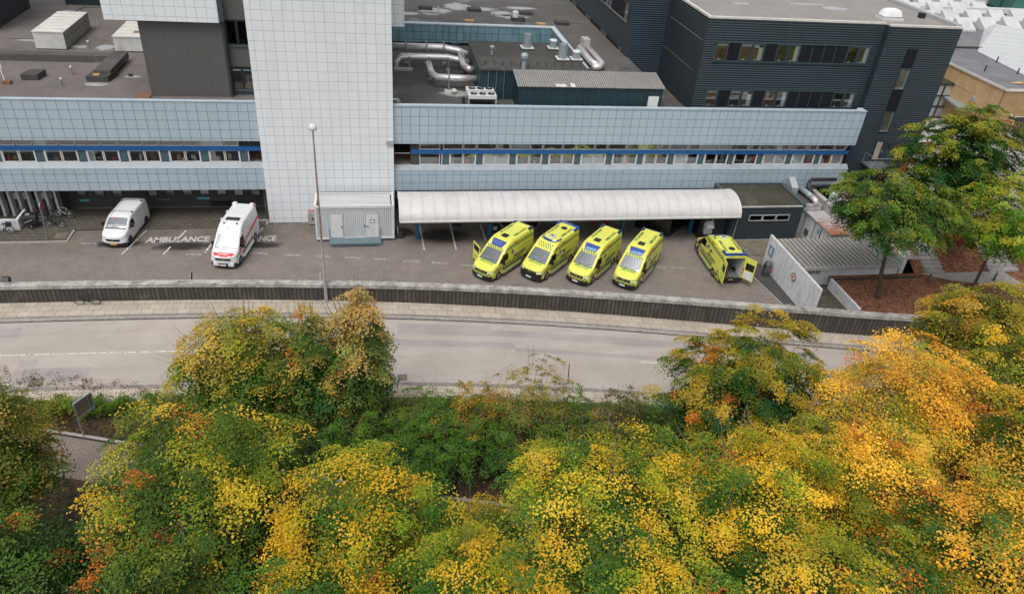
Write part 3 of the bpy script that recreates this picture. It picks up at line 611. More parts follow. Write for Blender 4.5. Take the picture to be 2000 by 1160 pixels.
# ------------------------------------------------------------------ white tower
tw=thing('lift_tower','tall white tiled tower standing in front of both blue-banded wings','building',(-3.5,59.03,0))
part(tw,'tiled_shaft','tile_tower',lambda m:(m.box(-8.84,1.80,59.03,68,.22,42)))
part(tw,'plinth','concrete',lambda m:m.box(-8.6,1.76,59.07,67.9,0,.22))
part(tw,'intake_box','steel_matte',lambda m:(m.box(1.2,1.75,58.93,59.03,7.3,7.75),)); part(tw,'service_box','concrete_light',lambda m:m.box(-5.62,-4.9,58.85,59.03,.1,1.15))
part(tw,'service_socket','things_dark',lambda m:m.lathe((-5.22,58.82,.62),[(.10,0),(.10,.04)],12,'y'))
part(tw,'warning_sign','sign_red',lambda m:m.box(-5.55,-5.05,58.97,59.0,1.25,1.42)); part(tw,'sign_text','paper',lambda m:m.box(-5.42,-5.2,58.955,58.968,1.31,1.36))
# ------------------------------------------------------------------ tower block behind
tb=thing('tower_block','white tiled upper block overhanging a dark panelled core behind the white tower','building',(-8,62.5,9.8))
part(tb,'tiled_front','tile_block',lambda m:(m.box(-19.6,-11.34,62.5,68,15.9,42),m.box(-8.9,2.93,62.52,68,16.05,42)))
part(tb,'end_trim','slate_trim',lambda m:m.prism([(-11.337,62.6),(-11.05,62.95),(-11.05,64),(-11.337,64)],15.9,42))
part(tb,'dark_core','dark_panel',lambda m:m.box(-17.42,-11.15,63.0,76,9.8,15.9))
part(tb,'core_trim','dark_trim',lambda m:m.box(-11.30,-11.12,62.95,63.1,9.8,15.85))
part(tb,'core_side','dark_panel',lambda m:m.box(-11.1,1.6,65.6,76,9.8,42))
for z0,z1 in ((9.8,10.3),(12.2,13.85),(15.9,42)): part(tb,'spandrel','dark_panel' if z0>10 else 'slate_trim',lambda m:m.box(-11.1,-8.8,63.6,63.9,z0,z1))
for z0,z1 in ((10.3,12.1),(13.95,15.85)):
    for a,b in ((-11.1,-10.3),(-10.25,-8.9)): win(tb,a,b,63.7,z0,z1,'dark_trim','pane_dark' if z0>11 else 'pane',fw=.06)
part(tb,'window_ledge','slate_trim',lambda m:(m.box(-11.1,-8.8,63.45,63.6,13.85,13.95),m.box(-11.1,-8.8,63.45,63.6,10.2,10.32)))
part(tb,'room_floor','room_dark',lambda m:(m.box(-11.1,-8.8,63.9,65.6,10.2,10.3),m.box(-11.1,-8.8,63.9,65.6,13.8,13.9)))
part(tb,'room_contents','wood',lambda m:(m.box(-10.2,-9.6,64.0,64.5,10.3,10.5),m.box(-9.5,-9.2,64.0,64.3,10.3,10.45))); part(tb,'room_contents','steel_matte',lambda m:m.box(-10.15,-9.5,64.3,64.8,10.5,11.3))
part(tb,'room_contents','things_red',lambda m:m.box(-9.85,-9.65,63.95,64.1,10.85,11.15)); part(tb,'room_contents','bucket',lambda m:m.lathe((-9.95,63.95,13.97),[(.14,0),(.2,.38)],10))
part(tb,'red_tile_step','brown_wood',lambda m:m.box(-18.6,-17.45,60.4,63.6,9.85,9.95))
# ------------------------------------------------------------------ right wing
rw=thing('hospital_wing','long low hospital wing right of the tower, pale blue tiled bands above the ambulance canopy','building',(22,59.3,0))
Q0,Q1=1.82,44.75
part(rw,'tiled_parapet','tile_right',lambda m:m.box(Q0,Q1,59.3,59.6,7.35,10.60))
part(rw,'parapet_cap','cap',lambda m:(m.box(Q0,Q1+.02,59.26,59.7,10.60,10.68),m.prism([(43.9,59.7),(44.77,59.7),(44.77,60.15),(44.3,60.15)],10.4,10.68),m.box(44.6,44.77,59.6,60.15,7.35,10.6)))
part(rw,'tiled_band','tile_right_low',lambda m:m.xbox([(59.3,3.03),(62.5,3.03),(62.5,3.15),(59.7,3.15),(59.65,5.1),(59.3,4.93)],Q0,44.82))
part(rw,'window_sill','sill',lambda m:m.xbox([(59.27,4.93),(59.32,4.88),(59.72,5.05),(59.8,5.28),(59.7,5.28)],Q0,44.86))
part(rw,'blue_stripe','blue_strip',lambda m:m.box(3.28,44.5,59.58,59.70,6.33,6.69))
part(rw,'room_floor','room_floor',lambda m:m.box(Q0,44.4,59.82,63.5,5.15,5.25)); part(rw,'room_ceiling','room_wall',lambda m:m.box(Q0,44.4,59.8,63.5,7.38,7.48))
part(rw,'room_wall','room_wall',lambda m:([m.box(3.4,30.4,62.2,62.3,5.2,7.4)]+[m.box(x,x+.1,59.9,62.2,5.2,7.4) for x in (3.4,10.2,14.7,20.9,27,33.1,37,41,44.3)]))
part(rw,'room_wall','room_dark',lambda m:(m.box(30.4,44.4,63.0,63.1,5.2,7.4),m.box(Q0,3.4,63,63.1,5.2,7.4)))
part(rw,'open_loggia','felt_dark',lambda m:(m.box(3.25,3.4,59.8,62,5.2,7.4),m.box(3.4,3.95,59.7,59.8,5.28,6.33),m.box(3.4,3.95,59.7,59.8,6.69,7.4)))
part(rw,'loggia_rail','galv',lambda m:m.tube([(1.9,59.8,6.3),(3.2,59.8,6.3)],.03,6))
win(rw,4.0,5.75,59.76,5.28,6.33,label='wide frosted window at the tower end'); win(rw,4.0,5.75,59.76,6.69,7.35,fw=.045)
band_windows(rw,5.95,.7343,13,59.76,5.28,6.33,6.69,7.34,5.8,44.45,(.36,.25),9)
part(rw,'end_column','post_white',lambda m:(m.box(39.0,39.5,60.2,60.6,5.2,7.4),m.box(31.9,32.3,60.2,60.6,5.2,7.4)))
# ground floor behind canopy
part(rw,'ground_floor_wall','felt_dark',lambda m:m.box(Q0,44.7,62.0,62.2,0,3.03)); part(rw,'ground_floor_side','felt_dark',lambda m:m.box(44.4,44.7,59.9,62.2,2.6,3.03))
for k in range(9): win(rw,3+2.4*k,4.6+2.4*k,61.98,.9,2.4,'dark_trim','pane_dark')
part(rw,'roof','felt_mid',lambda m:m.box(Q0,28.3,59.6,80.4,9.4,9.8))
# ------------------------------------------------------------------ court back wall and higher roof
bk=thing('hospital_wing','rear hospital wing with stained turquoise tiled upstand behind the silver pipes','building',(10,80.4,9.8))
part(bk,'tiled_upstand','tile_back',lambda m:m.box(-9,19.5,80.4,80.7,10.05,11.85)); part(bk,'tiled_return','tile_back_side',lambda m:m.box(19.5,19.8,66.3,80.7,10.05,11.85))
part(bk,'cap','cap_white',lambda m:(m.box(-9,19.95,80.34,81.0,11.85,11.97),m.box(19.44,19.95,66.2,80.34,11.85,11.97)))
part(bk,'roof','felt_back',lambda m:(m.box(-9,24.9,81.0,170,11.5,11.9),m.box(19.95,24.9,64.5,81.0,11.5,11.9)))
part(bk,'court_window_band','things_dark',lambda m:m.box(-9,19.5,80.75,80.9,9.4,10.05))
for x in (4.2,6.2,8.8,10.9): part(bk,'court_window','turq',lambda m:m.box(x,x+.7,80.68,80.74,9.6,10.04))
blotseed=0
for (x,y,rx,ry) in ((7.4,86.2,1.9,1.4),(7.0,84.9,1.2,.6),(10.2,88.6,1.6,1.9),(12.8,87.8,1.8,1.0),(16.0,84.8,2.0,.9),(15.0,86.0,1.3,1.2),(17.5,89,2.0,.8),(3.9,84.6,1.8,.8)):
    blotseed+=1; o=blot(x,y,rx,ry,M['limestain'],11.905,blotseed,'roof_stain')
    o['kind']='structure'
# ------------------------------------------------------------------ dark building
db=thing('hospital_block','tall dark slate clad hospital block with pale flat roof at upper right','building',(40,60.9,2.8))
part(db,'front_wall','dark_clad',lambda m:m.box(28.27,44.87,60.87,61.05,9.9,17.955))
part(db,'stair_wall','dark_clad',lambda m:(m.box(44.87,52.03,60.17,60.4,3.35,17.955)))
part(db,'side_wall','dark_clad_side',lambda m:(m.box(28.27,28.45,61.05,70.17,9.8,17.955),m.box(24.76,24.95,70.35,150,9.8,17.955),m.box(51.85,52.03,60.4,150,3,17.955),m.box(44.87,45.02,60.4,60.87,9.9,17.955)))
part(db,'notch_wall','dark_blue',lambda m:m.box(24.76,28.27,70.17,70.35,9.8,17.955))
part(db,'concrete_base','concrete_light',lambda m:m.box(44.8,52.06,60.13,60.42,2.6,3.33))
roofp=[(28.3,60.9),(44.9,60.9),(44.9,60.2),(52,60.2),(52,150),(24.79,150),(24.79,70.2),(28.3,70.2)]
part(db,'roof','felt_light',lambda m:m.prism(roofp,17.6,17.95))
def edge(m):
    P=roofp+[roofp[0]]; z0,z1=17.96,18.12
    m.box(28.24,44.84,60.84,61.1,z0,z1); m.box(44.84,52.05,60.14,60.42,z0,z1); m.box(28.24,28.5,61.1,70.14,z0,z1); m.box(24.73,28.5,70.14,70.4,z0,z1); m.box(24.73,24.95,70.4,150,z0,z1)
part(db,'roof_edge','cream_metal',edge); part(db,'roof_edge','steel_matte',lambda m:(m.box(51.5,52.05,60.42,150,17.96,18.25),))
part(db,'fascia_line','fascia_yellow',lambda m:(m.box(28.25,28.27,61.5,69.5,16.0,16.04),m.box(28.25,28.27,62,70,13.2,13.22)))
cl={}; r=random.Random(8)
for zi,(z0,z1) in enumerate(((14.5,16.0),(10.42,11.88))):
    u=1.135; x0=29.37
    part(db,'window_surround','grey_frame',lambda m:(m.box(x0-.12,x0+13*u+.1,60.79,60.87,z0-.14,z0-.01),m.box(x0-.12,x0+13*u+.1,60.79,60.87,z1+.01,z1+.1)))
    for i,k in enumerate('WDWWDWWDDDDWW'):
        a=x0+i*u
        if k=='D': part(db,'infill_panel','dark_infill',lambda m:m.box(a+.03,a+u-.03,60.83,60.87,z0,z1)); part(db,'mullion','grey_frame',lambda m:m.box(a-.03,a+.028,60.80,60.87,z0,z1))
        else:
            win(db,a+.03,a+u-.03,60.87,z0,z1,'grey_frame','pane',fw=.07,dep=.12)
            part(db,'room_back','brown_wood' if r.random()<.5 else 'room_dark',lambda m:m.box(a,a+u,60.855,60.865,z0,z1))
            m=cl.setdefault('curtain',MB())
            if i in (2,3,0): m.box(a+.1,a+u-.1,60.834,60.842,z1-.25-.1*(i%2),z1-.07)
            if i in (3,6,12): m.box(a+u*.55,a+u-.12,60.834,60.842,z0+.08,z1-.08)
            [cl.setdefault('plantgreen' if r.random()<.7 else 'things_red',MB()).box(a+.25+w,a+.32+w,60.846,60.852,z0+.2+h,z0+.27+h) for w,h in [(r.random()*.4,r.random()*.45) for _ in range(14)]]; cl.setdefault('paper',MB()).box(a+.36,a+.56,60.836,60.843,z0+.08,z0+.18)
flush(db,cl)
# stair windows
for (z0,z1,light) in ((14.45,16.1,0),(12.45,14.4,1),(10.4,12.4,0),(8.35,10.35,1)):
    x0,x1=47.28,48.34
    if light: win(db,x0,x1,60.17,z0,z1,'grey_frame','pane',fw=.05,dep=.1); part(db,'stair_room','room_wall',lambda m:m.box(x0+.1,x1-.2,60.155,60.162,z0+.08,z1-.05)); part(db,'stair_frame','curtain',lambda m:(m.box(x1-.22,x1-.1,60.14,60.148,z0+.06,z1-.06),m.box(x0+.08,x1-.22,60.14,60.148,z0+.06,z0+.16)))
    else: part(db,'infill_panel','dark_infill',lambda m:m.box(x0,x1,60.12,60.17,z0,z1))
dr=part(db,'door','dark_trim',lambda m:m.box(47.5,48.6,60.11,60.17,5.42,7.5)); mesh_obj('pane',MB().box(47.62,48.2,60.09,60.108,5.6,7.35),M['room_wall'],dr); mesh_obj('handle',MB().box(48.35,48.42,60.05,60.11,6.4,6.5),M['steel'],dr)
part(db,'wall_lamp','things_dark',lambda m:(m.box(48.95,49.25,60.0,60.2,6.85,7.15),))
r=random.Random(2)
for zi,(z0,z1,ya) in enumerate(((10.6,12.25,71.9),(14.95,16.45,71.5))):
    y=ya
    while y<112:
        part(db,'infill_panel','dark_infill',lambda m:m.box(24.71,24.76,y+1.1,y+5.4,z0,z1)) 
        if y<96:
            winx(db,24.76,y,y+1.05,z0,z1); part(db,'curtain','curtain',lambda m:m.box(24.74,24.745,y+.55,y+.95,z0+.1,z1-.1))
            winx(db,24.76,y+5.5,y+6.5,z0,z1); part(db,'curtain','plantgreen' if r.random()<.3 else 'room_wall',lambda m:m.box(24.74,24.745,y+5.6,y+6.0,z0+.1,z1-.1))
        y+=6.6
    part(db,'sill','olive_wall',lambda m:m.box(24.63,24.76,ya-.1,118,z0-.10,z0-.01))
# roof items of the dark block
g=MB(); g.box(45.5,47.6,62.4,63.7,17.95,18.2); dm=MB(); n=10
for i in range(n+1):
    for j in range(n+1):
        u=i/n*2-1; v=j/n*2-1; dm.v.append((46.55+u*.95,63.05+v*.58,18.26+.62*max(0,(1-u**4)*(1-v**4))**.5))
for i in range(n):
    for j in range(n): dm.f.append((i*(n+1)+j,(i+1)*(n+1)+j,(i+1)*(n+1)+j+1,i*(n+1)+j+1))
sk=thing('roof_dome','white domed rooflight on the pale roof of the dark block','skylight',(46.5,63,17.95)); mesh_obj('curb',g,M['white_metal'],sk); mesh_obj('dome',dm,M['curtain'],sk,smooth=True)
mesh_obj('flashing',MB().box(45.52,47.58,62.42,63.68,18.2,18.26),M['galv'],sk)
single('roof_cowl',MB().box(50.2,50.7,63.7,64.2,17.95,18.4),M['black_plastic'],'small black box cowl on the pale roof near its right corner','vent',(50.4,64,17.95),bevel=.03)
for i,(x,y,l) in enumerate(((34.1,65.5,'low white pipe stub, leftmost on the pale roof of the dark block'),(37.7,64.9,'short grey vent pipe in the middle of the pale roof'),(40.6,64.6,'short grey vent pipe left of the white rooflight dome'),(35.6,64.9,'small round roof outlet on the pale roof beside the leftmost stub'))):
    single('vent_pipe',MB().lathe((x,y,17.95),[(.07,0),(.07,.4),(.1,.4),(.1,.48)],10),M['steel_matte'],l,'vent',(x,y,17.95),'vent pipes on the pale roof')
for q,(x,y,rx,ry) in enumerate(((33.8,67,1.2,.5),(43,66.5,1.5,.9),(41,67.8,2.2,.5))): blot(x,y,rx,ry,M['limestain'],17.956,40+q,'roof_stain')
# ------------------------------------------------------------------ plant on the court roof
pr_=thing('plant_house','dark felt-roofed plant house with rows of vents on the court roof','plant room',(14,67,9.8))
part(pr_,'wall','tin_wall',lambda m:(m.box(9.5,19.1,63.55,63.7,9.8,12.35),m.box(9.5,9.62,63.7,72.0,9.8,12.35),m.box(18.95,19.1,63.7,72,9.8,12.35),m.box(9.5,19.1,71.9,72.05,9.8,12.35)))
part(pr_,'roof','felt_plant',lambda m:m.box(9.38,19.2,63.4,72.2,12.35,12.5))
part(pr_,'wall_pipe','galv',lambda m:[m.tube([(x,63.48,9.8),(x,63.48,12.3)],.04,6) for x in (10.2,10.9,11.6)])
for i in range(12): part(pr_,'roof_stud','black_plastic',lambda m:m.lathe((10.05+.78*i,64.65,12.5),[(.03,0),(.03,.3),(.05,.3),(.05,.34)],6))
ts=thing('tin_shed','long blue-black tin shed with corrugated grey roof and a white door beside the dark block','shed',(18.8,61.5,9.8))
part(ts,'wall','tin_wall',lambda m:m.prism([(12.45,60.72),(25.3,60.72),(25.3,63.3),(12.45,63.3)],9.8,11.93))
part(ts,'roof','tin_roof',lambda m:m.xbox([(60.55,11.95),(63.45,12.47),(63.45,12.53),(60.55,12.01)],12.33,25.42))
part(ts,'door','paper',lambda m:m.box(24.05,25.0,60.67,60.72,9.85,11.25))
part(ts,'roof_edge','galv_light',lambda m:m.xbox([(60.55,11.93),(63.47,12.45),(63.47,12.56),(60.55,12.04)],12.28,12.33))
part(ts,'snow_patch','cream_metal',lambda m:(m.xbox([(60.54,12.015),(61.0,12.10),(61.0,12.105),(60.54,12.02)],15.6,16.5),m.xbox([(60.54,12.015),(61.2,12.135),(61.2,12.14),(60.54,12.02)],16.9,17.3)))
def cowl(x,y,z,r,h,label,style=0,group='galvanised roof fans on the plant house'):
    t=thing('roof_fan',label,'vent',(x,y,z),0,group)
    part(t,'base','felt_dark',lambda m:m.box(x-r*1.5,x+r*1.5,y-r*1.5,y+r*1.5,z,z+.14)); part(t,'flange','white_metal',lambda m:m.box(x-r*1.4,x+r*1.4,y-r*1.4,y+r*1.4,z+.14,z+.2))
    part(t,'drum','galv_light',lambda m:m.lathe((x,y,z+.2),[(r*.9,0),(r,.05),(r,h),(r*.93,h),(r*.93,h-.12)],20),smooth=False)
    if style: part(t,'cap','white_metal',lambda m:m.lathe((x,y,z+.2+h),[(r*1.04,-.05),(r*1.04,.03),(r*.8,.1)],20))
    return t
cowl(14.76,70.0,12.5,.42,1.2,'tall galvanised open fan drum at the back of the plant house roof')
cowl(17.3,70.1,12.5,.36,.62,'short capped fan drum at the back right of the plant house roof',1)
cowl(17.45,66.7,12.5,.42,1.25,'tall galvanised open fan drum at the front right of the plant house roof')
cowl(18.75,66.7,12.5,.38,.6,'short capped fan drum at the right edge of the plant house roof',1)
def flue(x,y,z,r,h,label):
    t=thing('flue',label,'flue',(x,y,z)); part(t,'pipe','galv_light',lambda m:m.lathe((x,y,z),[(r,0),(r,h*.55),(r*1.7,h*.7),(r*1.7,h*.9),(r*1.1,h)],14)); return t
flue(11.1,67.9,12.5,.13,.8,'small silver cowl flue at the back left of the plant house roof'); flue(13.3,63.75,12.5,.2,1.35,'silver flue rising where the tin shed meets the plant house roof')
def duct(pts,r,label,stands=()):
    t=thing('silver_duct',label,'duct',(pts[0][0],pts[0][1],9.8)); part(t,'pipe','steel',lambda m:m.tube(pts,r,14),smooth=True)
    for (x,y) in stands: 
        zt=pts[1][2]+r+.18; part(t,'stand','galv_light',lambda m:(m.tube([(x,y-r-.12,9.8),(x,y-r-.12,zt),(x,y+r+.12,zt),(x,y+r+.12,9.8)],.06,6),m.box(x-.2,x+.2,y-r-.4,y-r+.05,9.8,9.95)))
    return t
duct([(1.0,74.2,11.2),(7.2,74.3,11.2),(8.6,74.1,11.0),(9.5,73.4,10.8)],.37,'large silver duct running furthest back, straight out of the white tower',((3.6,74.2),(5.6,74.2),(7.3,74.25)))
duct([(2.55,71.9,9.9),(2.6,72.0,10.5),(3.1,72.1,10.9),(7.4,72.1,10.9),(8.8,71.9,10.7),(9.7,71.6,10.5)],.31,'second silver duct, elbowed down to the roof beside the white tower',((3.8,72.1),(5.7,72.1),(7.5,72.1)))
duct([(8.85,73.2,11.0),(8.75,69.2,11.0),(9.1,68.7,10.9),(9.55,68.6,10.8)],.33,'silver duct dropping towards the camera along the plant house wall',((8.8,71.4),))
duct([(5.5,69.9,10.9),(5.55,67.0,10.9),(6.0,66.3,10.8),(7.9,66.1,10.8),(9.52,66.1,10.8)],.31,'silver L shaped duct nearest the blue parapet',((7.0,66.2),(5.5,69.2)))
t=duct([(20.25,71.3,12.4),(20.25,66.4,12.4),(20.7,65.9,12.3)],.30,'left one of two pale ducts beside the dark side wall'); t=duct([(21.1,71.6,12.4),(21.1,66.0,12.4),(20.6,65.4,12.3),(20.0,65.4,12.3)],.30,'right one of two pale ducts beside the dark side wall')
single('duct_box',MB().box(20.6,21.3,71.3,72.4,11.9,13.2),M['concrete_light'],'stone coloured duct box at the end of the pale ducts','duct box',(20.9,71.8,11.9),bevel=.03)
single('roof_slab',MB().box(2.3,4.1,71.1,71.7,9.8,10.0),M['concrete_light'],'pale slab under the elbowed duct beside the tower','slab',(3.2,71.4,9.8))
ch=thing('condenser','white six fan condenser on legs just behind the blue parapet','condenser',(9.5,62.6,9.8))
for q,(y,z) in enumerate(((61.9,10.85),(63.3,10.85))):
    part(ch,'casing','white_metal',lambda m:m.box(8.25,10.7,y-.45,y+.5,z-.35,z),bevel=.03)
    for i in range(3):
        x=8.75+.76*i; f=part(ch,'fan_ring','black_plastic',lambda m:m.lathe((x,y,z),[(.31,0),(.31,.04),(.25,.05)],18)); mesh_obj('blades',MB().lathe((x+.04,y,z+.052),[(.11,0),(.11,.02)],8),M['steel_matte'],f)
for x in (8.3,10.65):
    for y in (61.5,63.7): part(ch,'leg','white_metal',lambda m:m.box(x-.03,x+.03,y-.03,y+.03,9.8,10.5))
part(ch,'coil','things_dark',lambda m:m.box(8.4,10.5,61.6,63.7,10.2,10.5))
single('gravel_tray',MB().prism([(6.8,60.6),(8.3,60.6),(8.3,62.0),(6.95,62.2)],9.8,9.95),M['felt_dark'],'black tray on the roof left of the white condenser','tray',(7.5,61.2,9.8))
single('pump',MB().lathe((7.85,61.6,9.95),[(.12,0),(.12,.55),(.17,.55),(.17,.7)],10),M['things_dark'],'dark upright pump standing on the black tray by the condenser','pump',(7.8,61.6,9.95))
single('curled_hose',MB().torus((1.95,61.0,10.2),.35,.07,'y').torus((2.1,61.2,10.2),.35,.07,'y'),M['steel_matte'],'coiled grey hose against the foot of the tower on the court roof','hose',(2,61,9.85),smooth=True)
single('plinth_block',MB().box(6.6,7.6,65.0,65.7,9.8,9.95).lathe((7.4,64.9,9.95),[(.25,0),(.3,.15),(.1,.3)],10),M['cream_metal'],'pale plinth with a valve in the whitish puddle stain near the L shaped duct','plinth',(7,65.3,9.8))
blot(7.6,65.0,1.5,.9,M['limestain'],9.806,77,'roof_stain')
# hatches etc. on the back roof
for (x,y,l) in ((6.4,87.0,'dark flat hatch furthest left on the rear roof'),(11.9,86.9,'dark flat hatch in the middle of the rear roof'),(17.7,86.3,'dark flat hatch furthest back right on the rear roof'),(21.0,82.2,'dark flat hatch nearest the dark side wall')):
    single('roof_hatch',MB().box(x-.75,x+.75,y-.55,y+.55,11.9,12.2),M['felt_dark'],l,'hatch',(x,y,11.9),'flat hatches on the rear roof')
for (x,y,l) in ((10.75,82.1,'rusty orange grate left of the grey roof fan'),(18.6,81.75,'rusty orange grate right of the grey roof fan')): single('rusty_grate',MB().box(x-.5,x+.5,y-.3,y+.3,11.9,12.05),M['wood'],l,'grate',(x,y,11.9))
t=thing('roof_fan','grey square fan unit with white drum on the rear roof between the rusty grates','vent',(16.2,83,11.9)); part(t,'base','felt_dark',lambda m:m.box(15.5,17.0,82.6,83.4,11.9,12.3)); part(t,'drum','white_metal',lambda m:m.lathe((15.95,83.0,12.3),[(.35,0),(.35,.55),(.3,.6)],14))
for (x,y,l) in ((13.7,85.3,'short white pipe stub in a chalky puddle on the rear roof'),(7.7,85.4,'black and white pipe stub beside the leftmost hatch')): single('vent_pipe',MB().lathe((x,y,11.9),[(.08,0),(.08,.55),(.12,.55),(.12,.65)],8),M['white_metal'],l,'vent',(x,y,11.9))
# ------------------------------------------------------------------ left roof things
def unit(x0,x1,y0,y1,z0,z1,label,n):
    t=thing('air_handling_unit',label,'air handling unit',((x0+x1)/2,(y0+y1)/2,z0),0,'cream air handling units on the left roof')
    part(t,'casing','cream_wall',lambda m:m.prism([(x0,y0),(x1,y0),(x1,y1),(x0,y1)],z0+.08,z1-.05),bevel=.02); part(t,'base_frame','things_dark',lambda m:m.box(x0+.05,x1-.05,y0+.05,y1-.05,z0,z0+.08))
    part(t,'top_sheet','cream_metal',lambda m:[m.box(x0-.06,x1+.06,y0-.06+(y1-y0)/n*i,y0+(y1-y0)/n*(i+1)-.16,z1-.05,z1+.03) for i in range(n)]); part(t,'top_seam','dark_trim',lambda m:m.box(x0-.03,x1+.03,y0,y1,z1-.05,z1-.02))
    part(t,'side_door','olive_wall',lambda m:m.box(x1,x1+.03,y0+.05,y1-.05,z0+.1,z1-.08)); 
    for i in range(n-1): part(t,'handle','black_plastic',lambda m:m.box(x1+.03,x1+.07,y0+.9+(y1-y0)/n*i,y0+1.0+(y1-y0)/n*i,z0+.9,z0+1.05))
    return t
unit(-29.85,-27.3,75.1,82.6,9.85,11.45,'big cream air handling unit with ribbed lid, complete box on the left roof',7)
u2=unit(-23.1,-19.5,74.9,80.5,9.85,11.25,'cream air handling unit half hidden behind the dark panelled core',5)
part(u2,'lid_vent','brown_wood',lambda m:m.box(-21.6,-20.8,76.2,76.7,11.27,11.32))
t=thing('felt_duct','long low felt covered duct crossing the left roof with a spur towards the camera','duct',(-25,72,9.85))
part(t,'run','felt_mid',lambda m:m.box(-46,-22.3,71.55,72.75,9.85,10.42)); part(t,'spur','felt_mid',lambda m:m.prism([(-22.7,66.9),(-21.4,66.9),(-21.3,72.4),(-22.6,72.4)],10.1,10.62)); part(t,'spur_foot','felt_dark',lambda m:m.prism([(-23.2,66.3),(-21.5,66.3),(-21.2,68.2),(-23.0,68.2)],9.85,10.3)); part(t,'brick','wood',lambda m:m.box(-22.7,-22.2,66.5,66.9,10.3,10.38))
single('roof_hatch',MB().prism([(-28.2,66.4),(-26.9,66.4),(-26.7,67.8),(-27.9,67.8)],9.85,10.35),M['felt_dark'],'dark felt hatch box alone in the middle of the left roof','hatch',(-27.5,67,9.85),bevel=.03)
for (x,y,l) in ((-24.63,64.95,'short white capped pipe nearer the blue parapet on the left roof'),(-24.82,68.1,'short white capped pipe further from the blue parapet on the left roof'),(-25.6,75.8,'small steel post beside the round drain by the big cream unit')):
    t=thing('vent_pipe',l,'vent',(x,y,9.85)); part(t,'stem','galv',lambda m:m.lathe((x,y,9.85),[(.07,0),(.07,.62)],10)); part(t,'cap','white_metal',lambda m:m.lathe((x,y,10.45),[(.1,0),(.1,.1),(.04,.14)],10))
single('roof_outlet',MB().lathe((-20.2,68.0,9.85),[(.16,0),(.16,.1),(.22,.14)],12),M['black_plastic'],'small black roof outlet in the chalky stain left of the dark core','outlet',(-20.2,68,9.85))
for q,(x,y,rx,ry) in enumerate(((-26.6,76.3,.9,.5),(-24.3,76.2,.9,1.0),(-22.3,65.6,.9,.45),(-20.0,67.8,.7,.35),(-22.6,68.9,.5,.8),(-31.6,78.0,1.0,.5),(-31,89,1.3,.8))): blot(x,y,rx,ry,M['limestain'],9.856,20+q,'roof_stain')
t=thing('dish_stand','white angled frame on a stone foot at the left edge of the roof','frame',(-29.4,65.5,9.85)); part(t,'frame','white_metal',lambda m:m.tube([(-30.4,66.2,10.9),(-29.5,66.6,11.2),(-29.2,65.9,11.0),(-30.4,65.5,10.7)],.05,6)); part(t,'leg','white_metal',lambda m:m.tube([(-29.3,65.9,11.0),(-29.1,65.6,9.9)],.04,6)); part(t,'foot','brown_wood',lambda m:m.box(-29.2,-28.6,65.2,65.7,9.85,10.1))
for (x0,x1,y0,y1,z1,l) in ((-60,-35.3,80.6,90.2,22,'tall dark windowless block cut by the left edge of the photo'),(-32.4,-24,92.0,100,20,'ribbed blue black box behind the cream units')):
    single('dark_block',MB().box(x0,x1,y0,y1,9.85,z1),M['slate_box'] if x0>-40 else M['dark_trim'],l,'building',((x0+x1)/2,y0,9.85))
single('roof_cable',MB().tube([(-33.5,78.3,9.87),(-31.0,78.3,9.87),(-31.2,84.0,9.87),(-30.3,91.0,9.87),(-27,91.0,9.87)],.05,5),M['things_dark'],'thin black seam cable laid on the roof behind the big cream unit','cable',(-31,84,9.85))
# ------------------------------------------------------------------ canopy
ca=thing('canopy','long white barrel vaulted canopy on blue posts above the parked ambulances','canopy',(17,56,0))
prof=[(56.15-2.1*math.cos(a),2.8+1.32*math.sin(a)) for a in [PI*k/22 for k in range(23)]]
m=MB(); X=[2.08+(31.95-2.08)*i/31 for i in range(32)]
for x in X:
    for (y,z) in prof: m.v.append((x,y,z))
    for (y,z) in prof: m.v.append((x,y+ (56.15-y)*.02,z-.06))
W=len(prof)
for i in range(len(X)-1):
    for k in range(W-1):
        a=i*2*W+k; b=(i+1)*2*W+k; m.f.append((a,a+1,b+1,b)[::-1]); m.f.append((a+W,a+W+1,b+W+1,b+W))
    for k in (0,W-1): a=i*2*W+k; b=(i+1)*2*W+k; m.f.append((a,b,b+W,a+W))
for i in (0,len(X)-1):
    for k in range(W-1): a=i*2*W+k; m.f.append((a,a+1,a+W+1,a+W))
mesh_obj('roof_sheet',m,M['canopy_sheet'],ca)
part(ca,'seam','canopy_sheet',lambda m:[m.tube([(x,y,z+.012) for (y,z) in prof[:16]],.022,4,False) for x in np.arange(3.05,31.9,.97)])
part(ca,'front_gutter','white_metal',lambda m:m.box(2.05,31.98,53.97,54.06,2.70,2.84)); [part(ca,'end_trim','white_metal',lambda m:m.tube([(x,y,z) for (y,z) in prof],.05,5)) for x in (2.05,31.97)]
part(ca,'gutter_line','things_dark',lambda m:m.box(2.1,31.95,54.06,54.16,2.60,2.72))
for x in (3.6,9.85,16.05,21.95,28.5):
    part(ca,'post','post_blue',lambda m:(m.box(x-.15,x+.15,56.02,56.12,0,3.9),m.box(x-.15,x+.15,56.22,56.32,0,3.9),m.box(x-.06,x+.06,56.12,56.22,0,3.9)))
    part(ca,'rib','post_blue',lambda m:m.tube([(x,54.2,2.78),(x,54.9,3.3),(x,56.15,3.95),(x,57.4,3.3),(x,58.1,2.78)],.07,6))
t=thing('revolving_door','dark round revolving door drum under the canopy','door',(13.0,58.9,0)); part(t,'drum','things_dark',lambda m:m.lathe((13,58.9,0),[(1.75,0),(1.75,2.5),(1.2,2.6)],32)); part(t,'drum_base','kerb',lambda m:m.lathe((13,58.9,0),[(2.0,0),(2.0,.05)],32))
part(t,'notice','paper',lambda m:(m.box(12.6,13.3,57.12,57.16,1.6,2.3),m.box(13.6,14.1,57.22,57.26,1.6,2.3)))
